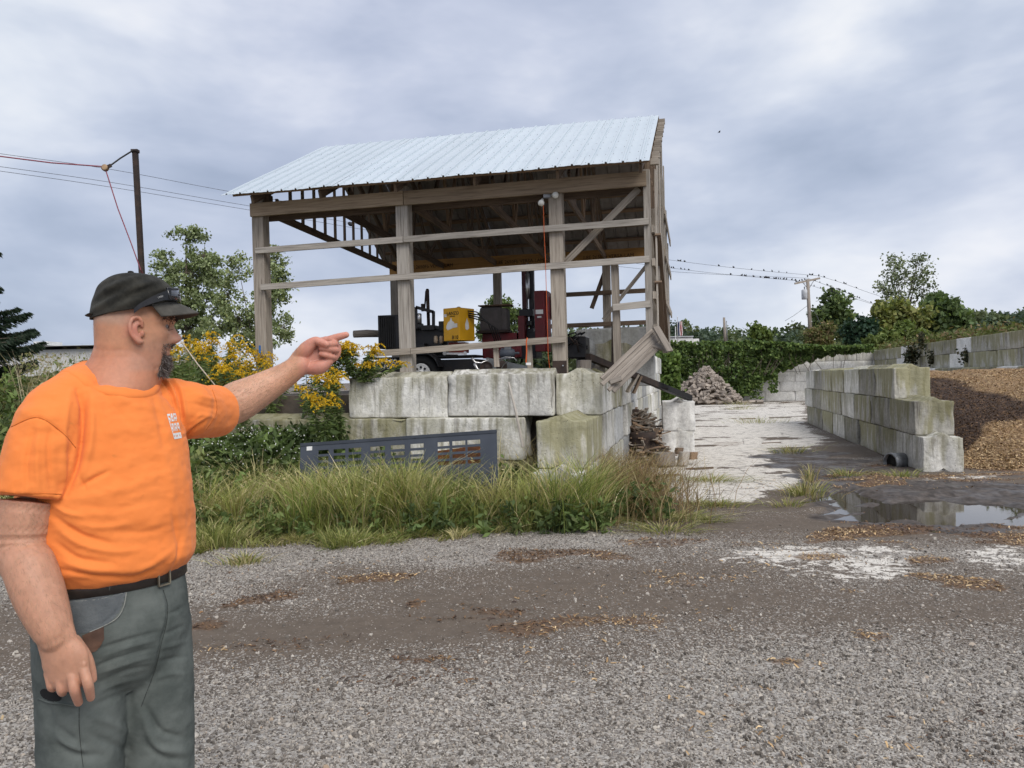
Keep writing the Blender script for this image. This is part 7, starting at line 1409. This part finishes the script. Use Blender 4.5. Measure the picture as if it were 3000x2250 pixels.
# utility pole
up = thing('utility_pole', 'wooden utility pole with crossarm and transformer above the bushes', 'utility pole', P(2376, 1005, 58)); U = lambda u, v: P(u, v, 58.0)
MB().tube([U(2377, 1030), U(2371, 920), U(2366, 818)], [.16, .14, .12], 10).build('mast', M_stump, up, True); MB().beam(U(2328, 831), U(2402, 815), .12, .14).build('crossarm', M_wood, up); MB().beam(U(2352, 828), U(2367, 846), .04, .04).build('brace', M_steel, up); MB().beam(U(2384, 822), U(2370, 846), .04, .04).build('brace', M_steel, up)
tf = MB().lathe(U(2357, 877), (0, 0, 1), [(0, .18), (.03, .21), (.68, .21), (.73, .18), (.76, .05)], 16).build('transformer', pm('pale_grey_can', (.55, .57, .60), None, 5, .5), up, True); MB().lathe(U(2357, 850), (0, 0, 1), [(0, .04), (.25, .05), (.27, .01)], 8).build('bushing', M_steel, tf)
for u, v in ((2332, 826), (2366, 812), (2399, 810)): MB().lathe(U(u, v), (0, 0, 1), [(0, .04), (.12, .06), (.18, .02)], 8).build('insulator', M_steel, up)
M_wire = pm('dark_wire', (.08, .08, .09), None, 9, .6)
WR = [('upper power line left of the pole, crossing behind the shed', [(-300, 404, 30), (0, 450, 33), (330, 497, 37), (700, 566, 42), (1300, 670, 49), (1950, 760, 54), (2200, 790, 57), (2399, 808, 58)]), ('middle power line left of the pole, crossing behind the shed', [(-300, 446, 30), (0, 488, 33), (330, 535, 37), (735, 604, 42), (1300, 695, 49), (1950, 783, 54), (2150, 806, 57), (2332, 822, 58)]), ('lowest power line left of the pole, visible beside the shed roof', [(-300, 459, 30), (0, 501, 33), (330, 549, 37), (735, 616, 42), (1300, 710, 49), (1900, 790, 54), (2366, 815, 58)]),
      ('highest power line right of the pole', [(2399, 808, 58), (2470, 830, 60), (2560, 862, 62), (2700, 905, 66)]), ('middle power line right of the pole', [(2366, 815, 58), (2460, 850, 60), (2560, 890, 62), (2700, 935, 66)]), ('lowest power line right of the pole', [(2332, 823, 58), (2440, 856, 60), (2550, 889, 62), (2700, 940, 66)])]
for lab, pts in WR: tag(MB().tube(catmull([P(*p) for p in pts], 6), .011, 5).build('power_line', M_wire, None), lab, 'power line')
tag(MB().tube([P(2366, 895, 58), P(2325, 925, 56), P(2300, 940, 54)], .014, 5).build('guy_wire', M_wire, None), 'guy wire slanting down left from the utility pole', 'wire'); tag(MB().tube([P(2380, 900, 58), P(2410, 960, 54), P(2440, 1000, 50)], .014, 5).build('guy_wire', M_wire, None), 'guy wire slanting down right from the utility pole', 'wire')
V, F = ellipsoid((0, 0, .07), (.05, .10, .07)); V2, F2 = ellipsoid((0, -.06, .15), (.035, .04, .035), None, 8); V3 = np.array([(-.02, .08, .05), (.02, .08, .05), (.02, .19, -.02), (-.02, .19, -.02), (0, -.095, .145), (.008, -.06, .145), (-.008, -.06, .145)]); n1 = len(V); n2 = n1 + len(V2)
BMESH = npmesh('bird', np.concatenate([V, V2, V3]), [tuple(f) for f in F] + [tuple(i + n1 for i in f) for f in F2] + [(n2, n2 + 1, n2 + 2, n2 + 3), (n2 + 4, n2 + 5, n2 + 6)], True); M_bird = pm('dark_feathers', (.02, .02, .024), None, 20, .6)
def on_wire(k, u): p = catmull([P(*q) for q in WR[k][1]], 6); px = proj(p); i = int(np.clip(np.searchsorted(px[:, 0], u), 1, len(p) - 1)); t = (u - px[i - 1, 0]) / (px[i, 0] - px[i - 1, 0] + 1e-9); return p[i - 1] + (p[i] - p[i - 1]) * t
BU = [(0, u) for u in (1987, 1993, 2006, 2106, 2149, 2202, 2238, 2262, 2282, 2305, 2373, 2378, 2380)] + [(1, u) for u in (1954, 1960, 1967, 1973, 1995, 2006, 2018, 2141, 2173, 2182, 2186, 2208, 2228, 2241, 2245, 2250, 2254, 2268, 2271, 2275, 2281, 2287, 2296, 2304, 2320, 2330)] + [(3, u) for u in (2415, 2448, 2473, 2478, 2509)] + [(4, u) for u in (2384, 2388, 2402, 2424, 2452, 2456, 2461, 2475, 2488, 2500, 2512, 2518, 2552)] + [(5, u) for u in (2385, 2404, 2437, 2444, 2452, 2459, 2494, 2500)]
for k, u in BU: o = link('bird', BMESH, M_bird, None, on_wire(k, u) + [0, 0, .0], (0, 0, random.uniform(0, 6.28)), random.uniform(.6, .85)); tag(o, 'small dark bird perched on a power line near the pole', 'bird', 'birds perched on the power lines')
for u, lab in ((2334, 'leftmost bird on the utility pole crossarm'), (2342, 'second bird from the left end of the crossarm'), (2350, 'bird on the crossarm just above the transformer'), (2358, 'bird on the crossarm nearest the pole top')): o = link('bird', BMESH, M_bird, None, U(u, 830 - (u - 2328) * .22) + [0, 0, .07], (0, 0, random.uniform(0, 6.28)), .75); tag(o, lab, 'bird', 'birds on the crossarm')
o = link('bird', BMESH, M_bird, None, P(1024, 662, 30), (.5, 0, 1.2), 1.2); tag(o, 'single bird framed between the gable studs under the roof', 'bird'); o = link('bird', BMESH, M_bird, None, P(2107, 389, 45), (.3, 0, .5), .7); tag(o, 'lone tiny bird flying high right of the roof ridge', 'bird')
# far buildings, flag, thin poles
hb_ = thing('white_building', 'low white building half hidden by weeds at the left edge', 'building', P(60, 1075, 30)); ubox('wall', -260, 1022, 272, 1110, 30, 5, M_white, hb_, 0, 0.0); rf = ubox('roof', -280, 1011, 290, 1022, 29.7, 5.6, pm('grey_roofing', (.60, .61, .62), None, 4, .8), hb_, 0, 0.0); ubox('roof_unit', 98, 1000, 140, 1012, 31, 1, M_white, rf, 0, 0.0)
wn = ubox('window', 54, 1028, 88, 1046, 29.98, .06, M_black, hb_, 0, 0.0); ubox('pane', 57, 1031, 85, 1043, 29.95, .02, M_ln, wn, 0, 0.0); MB().beam(P(12, 1033, 28.5), P(12, 1075, 28.5), .06, .06).build('porch_post', M_rust, hb_); MB().beam(P(8, 1034, 28.5), P(40, 1046, 28.5), .3, .05).build('awning', M_rust, hb_)
b2 = thing('white_shed', 'far white flat-roofed shed behind the vine wall', 'building', P(2000, 1010, 90)); ubox('wall', 1955, 988, 2030, 1010, 90, 6, M_white, b2, 0, 0.0); ubox('roof', 1950, 984, 2032, 988, 89.8, 6.5, pm('pale_roof', (.55, .57, .60), None, 4, .6), b2, 0, 0.0); ubox('lean_to', 2031, 992, 2048, 1010, 91, 4, M_white, b2, 0, 0.0)
fg = thing('flag', 'limp striped red and white flag with blue corner on a pole', 'flag', P(1985, 1010, 88)); MB().lathe(P(1986, 1010, 88), (0, 0, 1), [(0, .05), (3.2, .035), (3.25, .06)], 8).build('flagpole', M_white, fg, True)
M_fr, M_fb = pm('flag_red', (.45, .03, .04), None, 5, .8), pm('flag_blue', (.03, .05, .16), None, 5, .8)
for k in range(7):
    V = []; F = []
    for j in range(7): z = .05 + j * .27; x = .05 + k * .072 + .03 * math.sin(j * 1.1 + k); V += [P(1986, 985, 88) + np.array([x, .06 * math.sin(k * 1.7 + j * .6), z]), P(1986, 985, 88) + np.array([x + .072, .06 * math.sin((k + 1) * 1.7 + j * .6), z + .03])]
    F = [(2 * j, 2 * j + 1, 2 * j + 3, 2 * j + 2) for j in range(6)]; MB().add(V, F).build('stripe', M_fb if k < 2 else (M_fr if k % 2 else M_white), fg)
tag(MB().tube([P(1979, 1005, 88), P(1979, 957, 88)], .05, 8).build('pole', M_white, None), 'short white post left of the flag', 'pole'); tag(MB().tube([P(2125, 1010, 80), P(2121, 930, 80)], [.16, .12], 8).build('pole', M_stump, None, True), 'bare dark pole standing before the far woods', 'pole'); tag(MB().tube([P(2131, 1010, 82), P(2128, 940, 82)], [.06, .05], 8).build('pole', M_steel, None, True), 'thin grey pole right behind the bare dark pole', 'pole')
